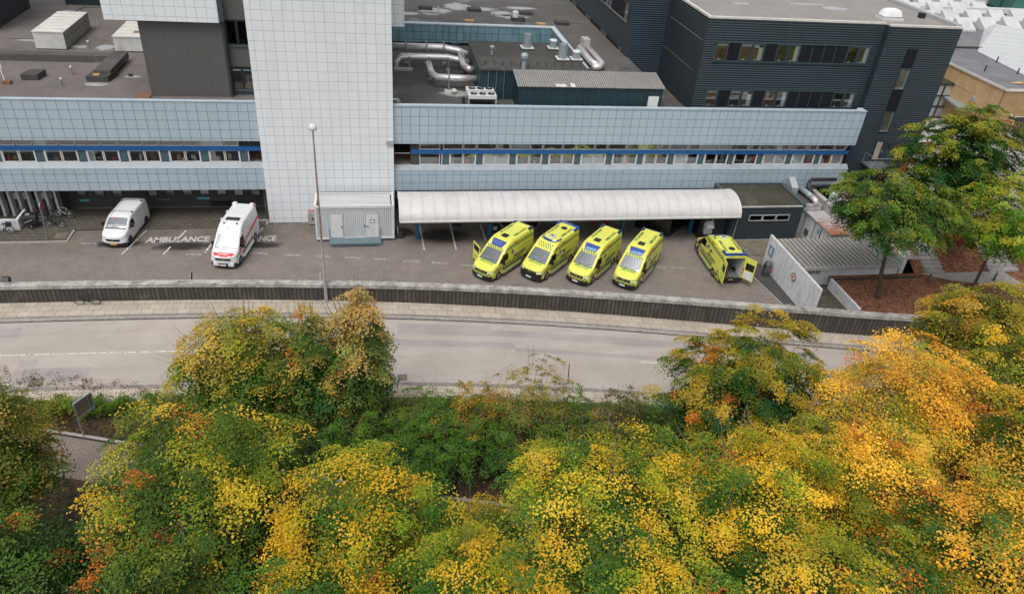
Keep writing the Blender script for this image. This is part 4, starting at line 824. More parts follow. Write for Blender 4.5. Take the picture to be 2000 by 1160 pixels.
for (x,l) in ((19.9,'left terracotta pot under the canopy'),(21.1,'right terracotta pot under the canopy')): single('plant_pot',MB().lathe((x,58.3,0),[(.2,0),(.3,.45),(.33,.45),(.33,.52),(.26,.5),(.26,.4)],14),M['terracotta'],l,'pot',(x,58.3,0))
single('floor_grate',MB().box(6.9,7.7,58.3,58.9,.0,.03),M['things_dark'],'dark floor grate among the painted bays under the canopy','grate',(7.3,58.6,0))
lb=thing('glass_lobby','dark glazed entrance lobby set diagonally under the canopy','lobby',(26.4,57.6,0))
part(lb,'glass_wall','car_glass_dark',lambda m:m.prism([(23.7,57.6),(26.2,55.5),(29.0,58.2),(26.4,60.4)],.1,2.55)); part(lb,'plinth','things_dark',lambda m:m.prism([(23.66,57.6),(26.2,55.44),(29.05,58.2),(26.4,60.46)],0,.1)); part(lb,'lobby_roof','things_dark',lambda m:m.prism([(23.6,57.6),(26.2,55.35),(29.1,58.2),(26.4,60.5)],2.55,2.68))
for k in range(5):
    a=k/4; part(lb,'mullion','dark_trim',lambda m:m.tube([(23.68+2.5*a,57.58-2.1*a,.1),(23.68+2.5*a,57.58-2.1*a,2.55)],.035,5)); part(lb,'mullion','dark_trim',lambda m:m.tube([(26.22+2.8*a,55.48+2.7*a,.1),(26.22+2.8*a,55.48+2.7*a,2.55)],.035,5))
t=thing('electric_cart','white and grey covered cart parked beside the last blue canopy post','cart',(29.75,55.3,0)); part(t,'hood','steel_matte',lambda m:m.xbox([(54.9,.55),(55.0,1.35),(55.4,1.7),(56.1,1.75),(56.2,.6)],29.3,30.1),bevel=.08); part(t,'hood_top','white_metal',lambda m:m.xbox([(54.85,1.2),(55.0,1.5),(55.4,1.8),(56.1,1.8),(56.1,1.74),(55.4,1.73),(55.05,1.42)],29.45,30.15)); part(t,'chassis','things_dark',lambda m:m.box(29.3,30.2,54.4,56.2,.15,.55))
for y in (54.6,55.9): part(t,'wheel','tyre',lambda m:m.lathe((29.25,y,.22),[(.22,0),(.22,1.0)],14,'x'))
part(t,'panel','paper',lambda m:m.box(29.5,30.0,54.3,54.38,.45,.8))
t=thing('payment_box','black and white box on the paving beside the first ambulance','box',(10.55,57.2,0)); part(t,'body','things_dark',lambda m:m.box(10.3,10.95,57.0,57.4,0,.7)); part(t,'label_plate','paper',lambda m:m.box(10.33,10.66,56.96,57.0,.25,.6))
# ------------------------------------------------------------------ cabin and ramp
cb=thing('site_cabin','pale ribbed steel cabin with two white doors in front of the white tower','cabin',(-1.55,57.2,0))
part(cb,'wall','cabin_wall',lambda m:m.box(-4.72,1.58,55.98,58.38,.28,3.12)); part(cb,'frame','white_metal',lambda m:(m.box(-4.8,1.66,55.92,56.02,3.10,3.33),m.box(-4.8,1.66,58.36,58.46,3.10,3.33),m.box(-4.8,-4.62,56.02,58.36,3.1,3.33),m.box(1.48,1.66,56.02,58.36,3.1,3.33),m.box(-4.8,-4.64,55.92,56.06,.2,3.1),m.box(1.5,1.66,55.92,56.06,.2,3.1),m.box(-4.64,1.5,55.92,56.02,.2,.34)))
part(cb,'roof','things_dark',lambda m:m.box(-4.62,1.48,56.02,58.36,3.06,3.12)); part(cb,'roof_rib','white_metal',lambda m:[m.box(-4.5,1.4,56.1+.225*i,56.22+.225*i,3.12,3.18) for i in range(10)]); part(cb,'roof_shadow_gap','black_plastic',lambda m:m.box(-4.7,1.56,58.46,58.5,3.2,3.36))
part(cb,'block_foot','things_dark',lambda m:[m.box(x,x+.3,56.0,58.3,0,.28) for x in (-4.7,-1.7,1.2)])
for a in (-3.57,-.63):
    d=part(cb,'door','white_metal',lambda m:m.box(a,a+.98,55.90,55.98,.38,2.43)); mesh_obj('door_frame',MB().box(a-.05,a,55.93,55.98,.36,2.48).box(a+.98,a+1.03,55.93,55.98,.36,2.48).box(a-.05,a+1.03,55.93,55.98,2.43,2.48),M['cabin_wall'],d); mesh_obj('handle',MB().box((a+.86 if a<-2 else a+.06),(a+.92 if a<-2 else a+.12),55.84,55.90,1.3,1.5),M['things_dark'],d)
    if a>-2: mesh_obj('notice',MB().box(a+.28,a+.68,55.885,55.898,1.75,2.05),M['things_dark'],d); mesh_obj('notice_paper',MB().box(a+.33,a+.63,55.875,55.883,1.80,2.0),M['paper'],d)
part(cb,'lock_box','things_dark',lambda m:m.box(-.83,-.72,55.9,55.97,1.35,1.5))
rp=thing('cabin_ramp','blue grey steel loading step in front of the cabin doors','ramp',(-1.6,55.4,0)); part(rp,'deck','ramp_steel',lambda m:m.xbox([(55.0,.0),(55.88,.0),(55.88,.36),(55.05,.30)],-3.72,.52)); part(rp,'front_plate','slate_trim',lambda m:(m.box(-3.5,.3,54.96,54.99,.06,.1),m.box(-3.5,.3,54.96,55.0,.2,.24)))
for x in (-3.7,.5): part(rp,'post','galv',lambda m:m.tube([(x,55.85,0),(x,55.85,1.25)],.03,6))
t=thing('gas_bottle_rack','dark rack with grey hand rail beside the cabin','rack',(2.0,56.6,0)); part(t,'box','things_dark',lambda m:m.box(1.85,2.4,56.2,56.9,0,.5)); part(t,'rail','galv',lambda m:m.tube([(1.95,56.3,.5),(1.95,56.6,.95),(2.05,56.9,.5)],.03,6))
# ------------------------------------------------------------------ garage, low sheds, white walls
ga=thing('garage','dark flat roofed garage with a three pane strip window beside the canopy','garage',(34.3,54.7,0))
part(ga,'wall','garage_clad',lambda m:(m.box(31.6,38.3,54.67,54.8,0,3.3),m.box(38.2,38.35,54.8,59.2,0,3.3),m.box(30.0,31.6,55.4,55.5,0,2.9),m.box(31.5,31.62,54.8,59.2,0,3.3)))
part(ga,'roof','felt_moss',lambda m:m.box(31.6,38.3,54.75,59.25,3.28,3.42)); part(ga,'roof_edge','slate_trim',lambda m:(m.box(31.5,31.75,54.7,59.3,3.3,3.62),m.box(38.1,38.45,54.65,59.3,3.3,3.62),m.box(31.75,38.1,59.1,59.28,3.3,3.62))); part(ga,'front_edge','concrete_light',lambda m:m.box(31.75,38.1,54.6,54.76,3.36,3.46)); part(ga,'downpipe','galv_light',lambda m:m.tube([(32.1,54.6,3.3),(32.05,54.6,0)],.05,6)); part(ga,'skirt','concrete',lambda m:m.box(31.6,38.35,54.6,54.67,0,.1)); part(ga,'dark_opening','black_plastic',lambda m:m.box(28.9,30.0,55.3,58,0,2.6))
for i in range(3): win(ga,33.15+1.33*i,34.42+1.33*i,54.66,2.02,2.62,'concrete_light','pane_dark',fw=.06); 
an=thing('annex','low annex roof with vent box and fat grey pipe between garage and concrete wall','annex',(39.6,57,0)); part(an,'wall','concrete_light',lambda m:m.box(38.4,40.8,55.9,59.2,0,2.85)); part(an,'roof','felt_mid',lambda m:m.box(38.46,40.8,56.0,59.2,2.85,2.95)); part(an,'parapet','concrete_light',lambda m:m.box(38.9,40.8,55.75,56.0,2.4,3.0))
single('vent_box',MB().xbox([(57.9,2.95),(59.1,2.95),(59.1,4.3),(58.9,4.3),(57.9,3.7)],38.7,39.35),M['steel_matte'],'pale slanted metal vent box behind the garage roof','vent',(39,58.5,2.95),bevel=.02)
t=thing('grey_pipe','fat grey pipe ending in a silver elbow beside the garage roof','pipe',(40.1,57,2.95)); part(t,'pipe','galv_light',lambda m:m.tube([(39.9,58.9,3.35),(40.0,57.4,3.4),(40.05,56.6,3.4)],.27,14),smooth=True); part(t,'elbow','steel',lambda m:m.tube([(40.05,56.6,3.4),(40.1,56.0,3.35),(40.2,55.7,3.05)],[.27,.27,.26],14),smooth=True)
t=thing('black_pipes','black insulated pipe loop against the lower blue band','pipe',(42,58.7,3.5)); part(t,'upper_pipe','things_dark',lambda m:m.tube([(40.6,57.6,3.2),(40.5,58.4,3.9),(41.0,58.8,4.1),(43.6,58.8,4.1)],.17,10),smooth=True); part(t,'lower_pipe','black_plastic',lambda m:m.tube([(40.9,57.9,2.9),(41.1,58.5,3.5),(43.7,58.5,3.55)],.17,10),smooth=True)
t=thing('white_shed','small white shed with rusty corrugated roof beside the garage','shed',(40.2,53.5,0)); part(t,'wall','white_wall',lambda m:m.box(39.5,41.0,51.3,55.6,0,2.3)); part(t,'roof','rust_roof',lambda m:m.box(39.3,41.15,51.2,55.7,2.32,2.40)); d=part(t,'door','cabin_wall',lambda m:m.box(39.44,39.5,52.9,53.9,.1,2.0)); mesh_obj('door_gap',MB().box(39.43,39.47,53.92,53.98,.1,2.05).box(39.43,39.47,52.82,52.88,.1,2.05),M['things_dark'],d); part(t,'sign','turq',lambda m:m.box(39.42,39.44,53.0,53.35,1.45,1.85)); part(t,'grille','slate_trim',lambda m:m.box(39.42,39.5,54.6,55.2,.3,.9))
t=thing('concrete_wall','tall concrete wall beside the rusty shed roof','wall',(41.4,54,0)); part(t,'wall_face','concrete_light',lambda m:m.box(41.15,41.6,46.6,58.6,0,3.25),bevel=.03); 
single('retaining_wall',MB().xbox([(46.2,0),(58.2,0),(58.2,3.1),(46.2,2.9)],43.0,43.35),M['white_wall'],'white retaining wall along the sunken passage, higher ground behind it','wall',(43.2,52,0),bevel=.03)
t=thing('stair_railing','long galvanised railing above the white retaining wall','railing',(44.3,56,2.8)); part(t,'top_rail','galv',lambda m:m.tube([(44.9,59.1,4.1),(43.8,52.6,4.0)],.04,6))
for k in range(6): part(t,'baluster','galv',lambda m:m.tube([(44.9-.22*k,59.1-1.3*k,2.8),(44.9-.22*k,59.1-1.3*k,4.08)],.025,5))
part(t,'mesh_panel','galv',lambda m:[m.tube([(44.9-.036*k,59.1-.217*k,2.95),(44.9-.036*k,59.1-.217*k,4.0)],.008,3) for k in range(30)])
single('long_white_wall',MB().xbox([(42.0,0),(50.4,0),(50.4,3.0),(42.0,2.95)],33.0,33.2),M['white_wall'],'tall rough white wall with blue notice and round picture, litter bin against it','wall',(33.1,46,0),bevel=.02)
t=thing('bin_store','bin store roofed with corrugated cement sheets behind the long white wall','store',(38,48,.6)); part(t,'roof','slab_roof',lambda m:m.prism([(33.22,45.9),(42.6,45.9),(42.9,47.3),(42.9,50.5),(33.22,50.5)],2.42,2.52)); part(t,'fascia','concrete_light',lambda m:m.box(33.22,42.6,45.78,45.9,2.2,2.5)); part(t,'front_wall','white_wall',lambda m:m.box(33.2,42.8,46.2,46.35,.5,2.3)); part(t,'wall_stain','things_dark',lambda m:[m.box(34.4+.22*i,34.5+.22*i,46.18,46.2,1.7-.05*(i%3),2.2) for i in range(6)])
t=single('low_white_wall',MB().xbox([(41.3,0.2),(45.6,.2),(45.6,1.55),(41.3,1.5)],36.35,36.55),M['white_wall'],'short white wall holding back the leaf covered bed','wall',(36.4,43.5,0),bevel=.02)
t=thing('yard_steps','narrow concrete steps in the gap between two white walls','steps',(35,42.6,0))
for k in range(4): part(t,'step','concrete',lambda m:m.box(33.9,35.2,41.6+.35*k,41.95+.35*k,.0,.95-.15*(k+1)))
part(t,'stringer','slate_trim',lambda m:m.xbox([(41.3,1.3),(41.3,1.1),(43.1,.5),(43.1,.75)],33.72,33.88))
t=thing('wall_notice','blue and white notice board on the long white wall','sign',(32.98,49.6,1.8)); part(t,'board','sign_blue',lambda m:m.box(32.95,32.995,49.25,49.95,1.45,2.25)); part(t,'lines','paper',lambda m:[m.box(32.935,32.948,49.35,49.85-.1*(k%2),1.55+.11*k,1.60+.11*k) for k in range(6)])
t=thing('round_picture','round framed picture on the long white wall','picture',(32.98,45.6,1.6)); part(t,'frame','things_dark',lambda m:m.lathe((33.0,45.6,1.75),[(.36,0),(.36,-.03)],24,'x')); part(t,'picture','picture',lambda m:m.lathe((32.97,45.6,1.75),[(.30,0),(.30,-.012)],24,'x')); part(t,'figure','things_red',lambda m:m.lathe((32.957,45.65,1.78),[(.1,0),(.1,-.008)],12,'x'))
t=thing('litter_bin','dark grey rounded litter bin against the long white wall','bin',(32.55,48.75,0)); part(t,'body','slate_trim',lambda m:m.lathe((32.55,48.75,0),[(.28,0),(.33,.1),(.34,1.0),(.30,1.25),(.15,1.33)],18),smooth=True); part(t,'opening','black_plastic',lambda m:m.box(32.2,32.3,48.55,48.9,.85,1.1)); part(t,'sticker','things_red',lambda m:m.box(32.5,32.68,48.40,48.42,.6,.75))
# ------------------------------------------------------------------ deck, benches, steps in the garden
t=thing('escape_deck','galvanised landing on legs with railings outside the slate door','landing',(48,59,2.8)); part(t,'platform','galv',lambda m:m.box(46.6,48.9,58.3,60.1,5.28,5.40))
for (x,y) in ((46.7,58.4),(48.8,58.4)): part(t,'leg','galv',lambda m:m.tube([(x,y,2.8),(x,y,5.3)],.07,6))
part(t,'railing','galv',lambda m:(m.tube([(46.65,60.0,5.4),(46.65,60.0,6.4),(46.65,58.35,6.4),(48.85,58.35,6.4),(50.8,58.35,5.3)],.035,6),[m.tube([(x,58.35,5.4),(x,58.35,6.4)],.03,5) for x in (46.65,48.85)]))
part(t,'railing_mesh','galv',lambda m:[m.tube([(46.65+.12*k,58.35,5.4),(46.65+.12*k,58.35,6.4)],.007,3) for k in range(18)]); part(t,'stair','galv',lambda m:[m.box(48.9+.28*k,49.2+.28*k,58.4,59.7,5.2-.2*k,5.25-.2*k) for k in range(11)]); part(t,'stringer','steel_matte',lambda m:m.ybox([(48.9,5.4),(48.9,5.1),(52,2.8),(52,3.1)],58.34,58.4))
for (x,y,l) in ((47.3,59.3,'black bench below the landing, nearer the slate wall'),(48.4,57.0,'black bench on the gravel further from the slate wall')): 
    t=thing('bench',l,'bench',(x,y,2.81)); part(t,'seat','black_plastic',lambda m:[m.box(x-.9,x+.9,y-.25+.17*k,y-.11+.17*k,3.2,3.25) for k in range(3)]); part(t,'backrest','black_plastic',lambda m:m.box(x-.9,x+.9,y+.26,y+.31,3.35,3.65)); [part(t,'leg','black_plastic',lambda m:m.box(a-.04,a+.04,y-.2,y+.25,2.81,3.2)) for a in (x-.75,x+.75)]
single('round_bin',MB().lathe((49.4,60.0,2.81),[(.3,0),(.42,.3),(.42,.9),(.3,1.1)],14),M['black_plastic'],'round black bin below the escape landing','bin',(49.4,60,2.8),smooth=True)
def steps(x0,x1,y0,z0,n,label,dy=.38,dz=.2):
    t=thing('garden_steps',label,'steps',((x0+x1)/2,y0,z0))
    for k in range(n): part(t,'step','concrete',lambda m:m.box(x0,x1,y0+dy*k,y0+dy*(k+1)-.02,z0-.3,z0+dz*(k+1)))
    part(t,'hand_rail','galv_light',lambda m:m.tube([(x0-.1,y0-.2,z0),(x0-.1,y0-.2,z0+1.0),(x0-.1,y0+dy*n,z0+1.0+dz*n),(x0-.1,y0+dy*n,z0+dz*n)],.03,6))
steps(45.5,47.2,46.0,1.41,7,'concrete garden steps with hand rail at the end of the leaf bed'); steps(51.6,54.5,46.0,1.41,7,'wider concrete garden steps half hidden under the right hand tree')
for (x,y,l) in ((44.9,44.9,'short grey bollard lamp in the leaf bed near the steps'),(51.0,44.7,'short grey bollard lamp beside the garden path')): 
    t=thing('bollard_lamp',l,'bollard',(x,y,1.4)); part(t,'post','slate_trim',lambda m:m.lathe((x,y,1.4),[(.09,0),(.09,.7)],10)); part(t,'head','galv',lambda m:m.lathe((x,y,2.1),[(.11,0),(.11,.12),(.05,.16)],10))
# ------------------------------------------------------------------ brick buildings beyond
bb=thing('brick_building','yellow brick building with grey flat roof beyond the trees at right','building',(80,80,2.8))
part(bb,'side_wall','brick_y',lambda m:m.box(70.3,70.6,71.65,118,2.8,8.95)); part(bb,'front_wall','brick_x',lambda m:m.box(70.3,130,71.35,71.65,2.8,8.95)); part(bb,'roof','felt_grey',lambda m:m.box(70.2,130,71.3,118,8.95,9.1)); part(bb,'roof_edge','cream_metal',lambda m:(m.box(70.15,70.3,71.2,118,8.9,9.16),m.box(70.3,130,71.2,71.35,8.9,9.16)))
part(bb,'wall_lamp','steel_matte',lambda m:m.box(70.0,70.3,75.0,75.5,6.4,6.9)); part(bb,'wall_cable','steel_matte',lambda m:m.tube([(70.27,85,7.2),(70.27,76,7.2),(70.27,76,3)],.03,4)); part(bb,'concrete_plinth','concrete_light',lambda m:m.box(71.0,130,70.9,71.3,2.8,3.8))
win(bb,73.0,76.0,71.3,3.9,6.0,'white_frame','pane_dark'); part(bb,'porch_lamp','paper',lambda m:m.lathe((72.2,71.2,6.2),[(.05,-.15),(.2,0),(.05,.15)],10))
part(bb,'porch_roof','galv_light',lambda m:m.prism([(68.4,74.5),(70.3,74.5),(70.3,79.5),(69.6,79.5)],5.4,5.6))
part(bb,'roof_step','kerb_dark',lambda m:m.box(70.4,90,88.0,88.2,9.1,9.35)); part(bb,'driftwood','wood',lambda m:m.tube([(72.6,73.6,9.15),(73.4,73.2,9.25),(74.4,73.5,9.18),(75.0,73.3,9.15)],[.05,.22,.16,.05],5))
for (x,y) in ((72.6,78),(76.5,77.2),(77.5,82.0)): part(bb,'vent_pipe','black_plastic',lambda m:m.lathe((x,y,9.1),[(.08,0),(.08,.7)],6))
g=MB(); A,B,C_,D=(78.4,86.7,9.15),(88.9,96.7,10.4),(100,86,10.4),(76.9,75.6,9.15)
g.add([A,B,C_,D,(90,100,9.15),(104,88,9.15)],[(0,1,2,3),(0,4,1),(1,4,5,2),(2,5,3),(0,3,5,4)]); single('pitched_roof',g,M['white_ridge'],'white ribbed pitched rooflight on the grey roof at the right edge','roof',(85,88,9.1))
sl=0
rr=random.Random(4)
for j in range(6):
    for i in range(5):
        x=80.5+4.6*i+2.3*(j%2)-1.1*j; y=97.5+4.6*j+(i*.8)
        if (i+j)%9==8: continue
        sl+=1; g=MB(); w=1.25
        g.xbox([(y-w*.8,9.1),(y-w*.8,9.35),(y+w*.9,10.6),(y+w*1.0,9.1)],x-w,x+w)
        o=single('rooflight',g,M['rooflight_white'],'white wedge rooflight in the chequered array on the far roof','rooflight',(x,y,9.1),'white wedge rooflights on the far roof')
g=MB()
for j in range(2): g.box(78,108,109.2+7*j,110.2+7*j,9.3,10.0)
single('roof_duct',g,M['white_metal'],'long white duct between the white wedge rooflights','duct',(92,113,9.1))
single('upper_brick_wall',MB().prism([(112,100),(112,101),(102,160),(200,160),(200,100)],9.1,17),M['brick_y'],'higher yellow brick block at the top right corner','building',(110,110,9.1))
for k,(x,y,l) in enumerate(((104.0,117.5,'leftmost of three green cooling cabinets by the brick wall'),(104.0,114.4,'middle one of three green cooling cabinets by the brick wall'),(104.0,111.3,'rightmost of three green cooling cabinets by the brick wall'))):
    single('cooling_cabinet',MB().box(x-1.3,x+1.3,y-1.15,y+1.15,9.4,12.2),M['ac_green'],l,'cabinet',(x,y,9.1),'green cooling cabinets',bevel=.05)
single('grey_tank',MB().lathe((100,123,9.4),[(2.5,0),(2.6,1.5),(2.3,2.0)],14),M['galv'],'grey tank on the far roof left of the green cabinets','tank',(100,123,9.1))
t=thing('stair_bay','grey glazed bay with dark grid frames between dark block and brick building','bay',(69,80,2.8)); part(t,'panel','steel_matte',lambda m:m.prism([(66.6,80.6),(67.4,79.3),(71.0,79.3),(71.0,84),(66.6,84)],2.8,7.0)); part(t,'roof','felt_moss',lambda m:m.prism([(66.5,80.5),(67.3,79.1),(71.2,79.1),(70.4,84),(66.5,84)],7.0,7.25))
for k in range(4): z=2.9+1.36*k; part(t,'grid_bar','dark_trim',lambda m:(m.box(67.4,71.0,79.2,79.3,z-.08,z+.08),))
for x in (67.4,69.2,70.95): part(t,'grid_bar','dark_trim',lambda m:m.box(x-.08,x+.08,79.18,79.3,2.8,7.0))
# ------------------------------------------------------------------ vehicles (x forward, y left, z up, origin on the ground under the middle)
class Van:
    def __init__(s,L,W,prof,plan,zb=.34,tumble=.13,rc=.16,z0=1.15,zr=1.6):
        s.L=L; s.hw0=W/2; s.P=sorted(prof); s.Q=sorted(plan); s.zb=zb; s.tb=tumble; s.rc=rc; s.z0=z0; s.zr=zr
    def zt(s,x): return float(np.interp(x,[p[0] for p in s.P],[p[1] for p in s.P]))
    def w(s,x): return s.hw0*float(np.interp(x,[p[0] for p in s.Q],[p[1] for p in s.Q]))
    def hw(s,x,z): return s.w(x)*(1-s.tb*max(0,(z-s.z0)/s.zr)**1.3)
    def rcx(s,x): return min(s.rc,(s.zt(x)-s.zb)*.25)
    def side(s,x,z,e=0.006,sg=1):
        zt=s.zt(x); rc=s.rcx(x)
        y=s.hw(x,min(z,zt-rc))
        if z>zt-rc:
            d=min(1,(z-(zt-rc))/rc); y-=rc*(1-math.sqrt(max(0,1-d*d)))
        return (x,sg*(y+e),z)
    def top(s,x,y,e=0.006):
        zt=s.zt(x); rc=s.rcx(x); h=s.hw(x,zt-rc); a=abs(y); z=zt+.035*(1-(a/h)**2)-.035*(1-((h-rc)/h)**2)*0
        if a>h-rc: d=min(1,(a-(h-rc))/rc); z-=rc*(1-math.sqrt(max(0,1-d*d)))
        return (x,y,z+e)
    def body(s,cap_rear=True):
        xs=sorted(set([round(s.L/2-k,3) for k in (0,.015,.03,.05,.075,.1,.135,.17,.21,.26)]+[round(v,3) for v in np.arange(-s.L/2+.06,s.L/2-.3,.11)]+[-s.L/2,-s.L/2+.02]),reverse=True)
        m=MB(); ns=None
        for x in xs:
            zt=s.zt(x); rc=s.rcx(x); ring=[]
            zz=[s.zb+(zt-rc-s.zb)*k/7 for k in range(8)]
            for z in zz: ring.append((x,s.hw(x,z),z))
            h=s.hw(x,zt-rc)
            for k in range(1,5): a=PI/2*k/4; ring.append((x,h-rc+rc*math.cos(a),zt-rc+rc*math.sin(a)+ (.035*(1-((h-rc+rc*math.cos(a))/h)**2))))
            for k in range(1,4): y=(h-rc)*(1-k/3); ring.append((x,y,zt+.035*(1-(y/h)**2)))
            full=ring+[(p[0],-p[1],p[2]) for p in ring[-2::-1]]
            ns=len(full); m.v+=full
        for i in range(len(xs)-1):
            for k in range(ns-1): m.f.append((i*ns+k,i*ns+k+1,(i+1)*ns+k+1,(i+1)*ns+k))
            m.f.append((i*ns+ns-1,i*ns,(i+1)*ns,(i+1)*ns+ns-1))
        m.f.append(tuple(range(ns-1,-1,-1)))
        if cap_rear: m.f.append(tuple((len(xs)-1)*ns+k for k in range(ns)))
        return m
    def pside(s,m,c,e=.008,n=8,k=3,sg=1):
        "quad given by 4 (x,z) corners laid on the side"
        for i in range(n):
            for j in range(k):
                q=[]
                for (a,b) in ((i/n,j/k),((i+1)/n,j/k),((i+1)/n,(j+1)/k),(i/n,(j+1)/k)):
                    x=(c[0][0]*(1-a)+c[1][0]*a)*(1-b)+(c[3][0]*(1-a)+c[2][0]*a)*b; z=(c[0][1]*(1-a)+c[1][1]*a)*(1-b)+(c[3][1]*(1-a)+c[2][1]*a)*b
                    q.append(s.side(x,z,e,sg))
                m.quad(*q)
        return m
    def ptop(s,m,c,e=.008,n=6,k=6):
        for i in range(n):
            for j in range(k):
                q=[]
                for (a,b) in ((i/n,j/k),((i+1)/n,j/k),((i+1)/n,(j+1)/k),(i/n,(j+1)/k)):
                    x=(c[0][0]*(1-a)+c[1][0]*a)*(1-b)+(c[3][0]*(1-a)+c[2][0]*a)*b; y=(c[0][1]*(1-a)+c[1][1]*a)*(1-b)+(c[3][1]*(1-a)+c[2][1]*a)*b
                    q.append(s.top(x,y,e))
                m.quad(*q)
        return m
def P(root,name,mat,m,parent=None,smooth=False,bevel=0): return mesh_obj(name,m,M[mat],parent or root,world=False,smooth=smooth,bevel=bevel)
def wheels(rt,ys,xa,r,rim='rim'):
    for x in xa:
        for sg in (1,-1):
            y=sg*ys; w=bpy.data.objects.new('wheel',None)
            m=MB().lathe((x,y,r),[(r*.62,-.11),(r*.93,-.115),(r,-.08),(r,.08),(r*.93,.115),(r*.62,.11)],22,'y'); w=P(rt,'wheel','tyre',m,smooth=False)
            m=MB().lathe((x,y+sg*.095,r),[(r*.62,0),(r*.58,sg*.022),(r*.2,sg*.012),(r*.16,sg*.03)],18,'y')
            q=P(rt,'rim',rim,m,parent=w)
            a=MB()
            for k in range(6): t=2*PI*k/6; a.lathe((x+r*.40*math.cos(t),y+sg*.108,r+r*.40*math.sin(t)),[(r*.08,0),(r*.08,sg*.012)],6,'y')
            P(rt,'rim_hole','black_plastic',a,parent=w)
def common(rt,V,paint,xa,bump='black_plastic',cap=True,ws=None,wside=None,mirror_x=1.55,r=.35,open_front=None,rim='rim'):
    m=V.body(cap); o=P(rt,'body',paint,m,smooth=True); fixn(o)
    try: o.data.set_sharp_from_angle(angle=R(38))
    except Exception: pass
    hl=V.L/2
    # wheel arches
    for x in xa:
        for sg in (1,-1): P(rt,'wheel_arch','black_plastic',MB().lathe((x,sg*(V.w(x)-.30),r+.02),[(r*1.17,0),(r*1.17,sg*.305)],24,'y'))
    wheels(rt,V.hw0-.10,xa,r,rim)
    P(rt,'underbody','black_plastic',MB().box(-hl+.1,hl-.2,-V.hw0+.12,V.hw0-.12,.22,.40))
    # windscreen
    w=MB(); V.ptop(w,ws,.010); g=P(rt,'windscreen','screen_glass',w,smooth=True)
    e=.0; b=MB(); x0,y0=ws[0]; x1,y1=ws[3]
    V.ptop(b,[(ws[0][0]+.04,ws[0][1]-.03),(ws[1][0]+.04,ws[1][1]+.03),(ws[2][0]-.02,ws[2][1]+.03),(ws[3][0]-.02,ws[3][1]-.03)],.003); P(rt,'windscreen_seal','dash',b,smooth=True)
    wp=MB(); 
    for yy in (-.35,.25): wp.tube([V.top(ws[0][0]-.02,yy,.02),V.top(ws[0][0]-.22,yy+.42,.02)],.012,4)
    P(rt,'wiper','black_plastic',wp,parent=g)
    for sg in (1,-1):
        s=MB(); V.pside(s,wside,.008,6,4,sg); P(rt,'side_window','car_glass_dark',s,smooth=True)
        ms=P(rt,'mirror','black_plastic',MB().box(mirror_x-.09,mirror_x+.06,sg*(V.w(mirror_x)+.03) if sg>0 else -(V.w(mirror_x)+.27),sg*(V.w(mirror_x)+.27) if sg>0 else -(V.w(mirror_x)+.03),1.25,1.62),bevel=.04)
        P(rt,'mirror_arm','black_plastic',MB().tube([(mirror_x,sg*(V.w(mirror_x)-.05),1.32),(mirror_x,sg*(V.w(mirror_x)+.1),1.35)],.03,5),parent=ms)
        P(rt,'door_handle','black_plastic',V.pside(MB(),[(.62,1.12),(.80,1.12),(.80,1.17),(.62,1.17)],.03,1,1,sg))
    seam=MB()
    for sg in (1,-1):
        for x in (.52,-.85): V.pside(seam,[(x,.5),(x+.014,.5),(x+.014,V.zt(x)-.25),(x,V.zt(x)-.25)],.004,1,10,sg)
    P(rt,'door_seam','dash',seam)
    return o
PLAN=[(3.0,.24),(2.985,.36),(2.95,.53),(2.9,.665),(2.8,.83),(2.7,.92),(2.5,.965),(2.2,.985),(1.8,1),(-2.6,1),(-2.97,.985),(-3.0,.97)]
PROFA=[(3.0,.88),(2.96,1.02),(2.86,1.13),(2.6,1.24),(2.12,1.42),(1.9,1.60),(1.22,2.14),(.95,2.34),(.55,2.60),(.30,2.69),(0,2.73),(-2.8,2.73),(-2.95,2.70),(-3.0,2.62)]
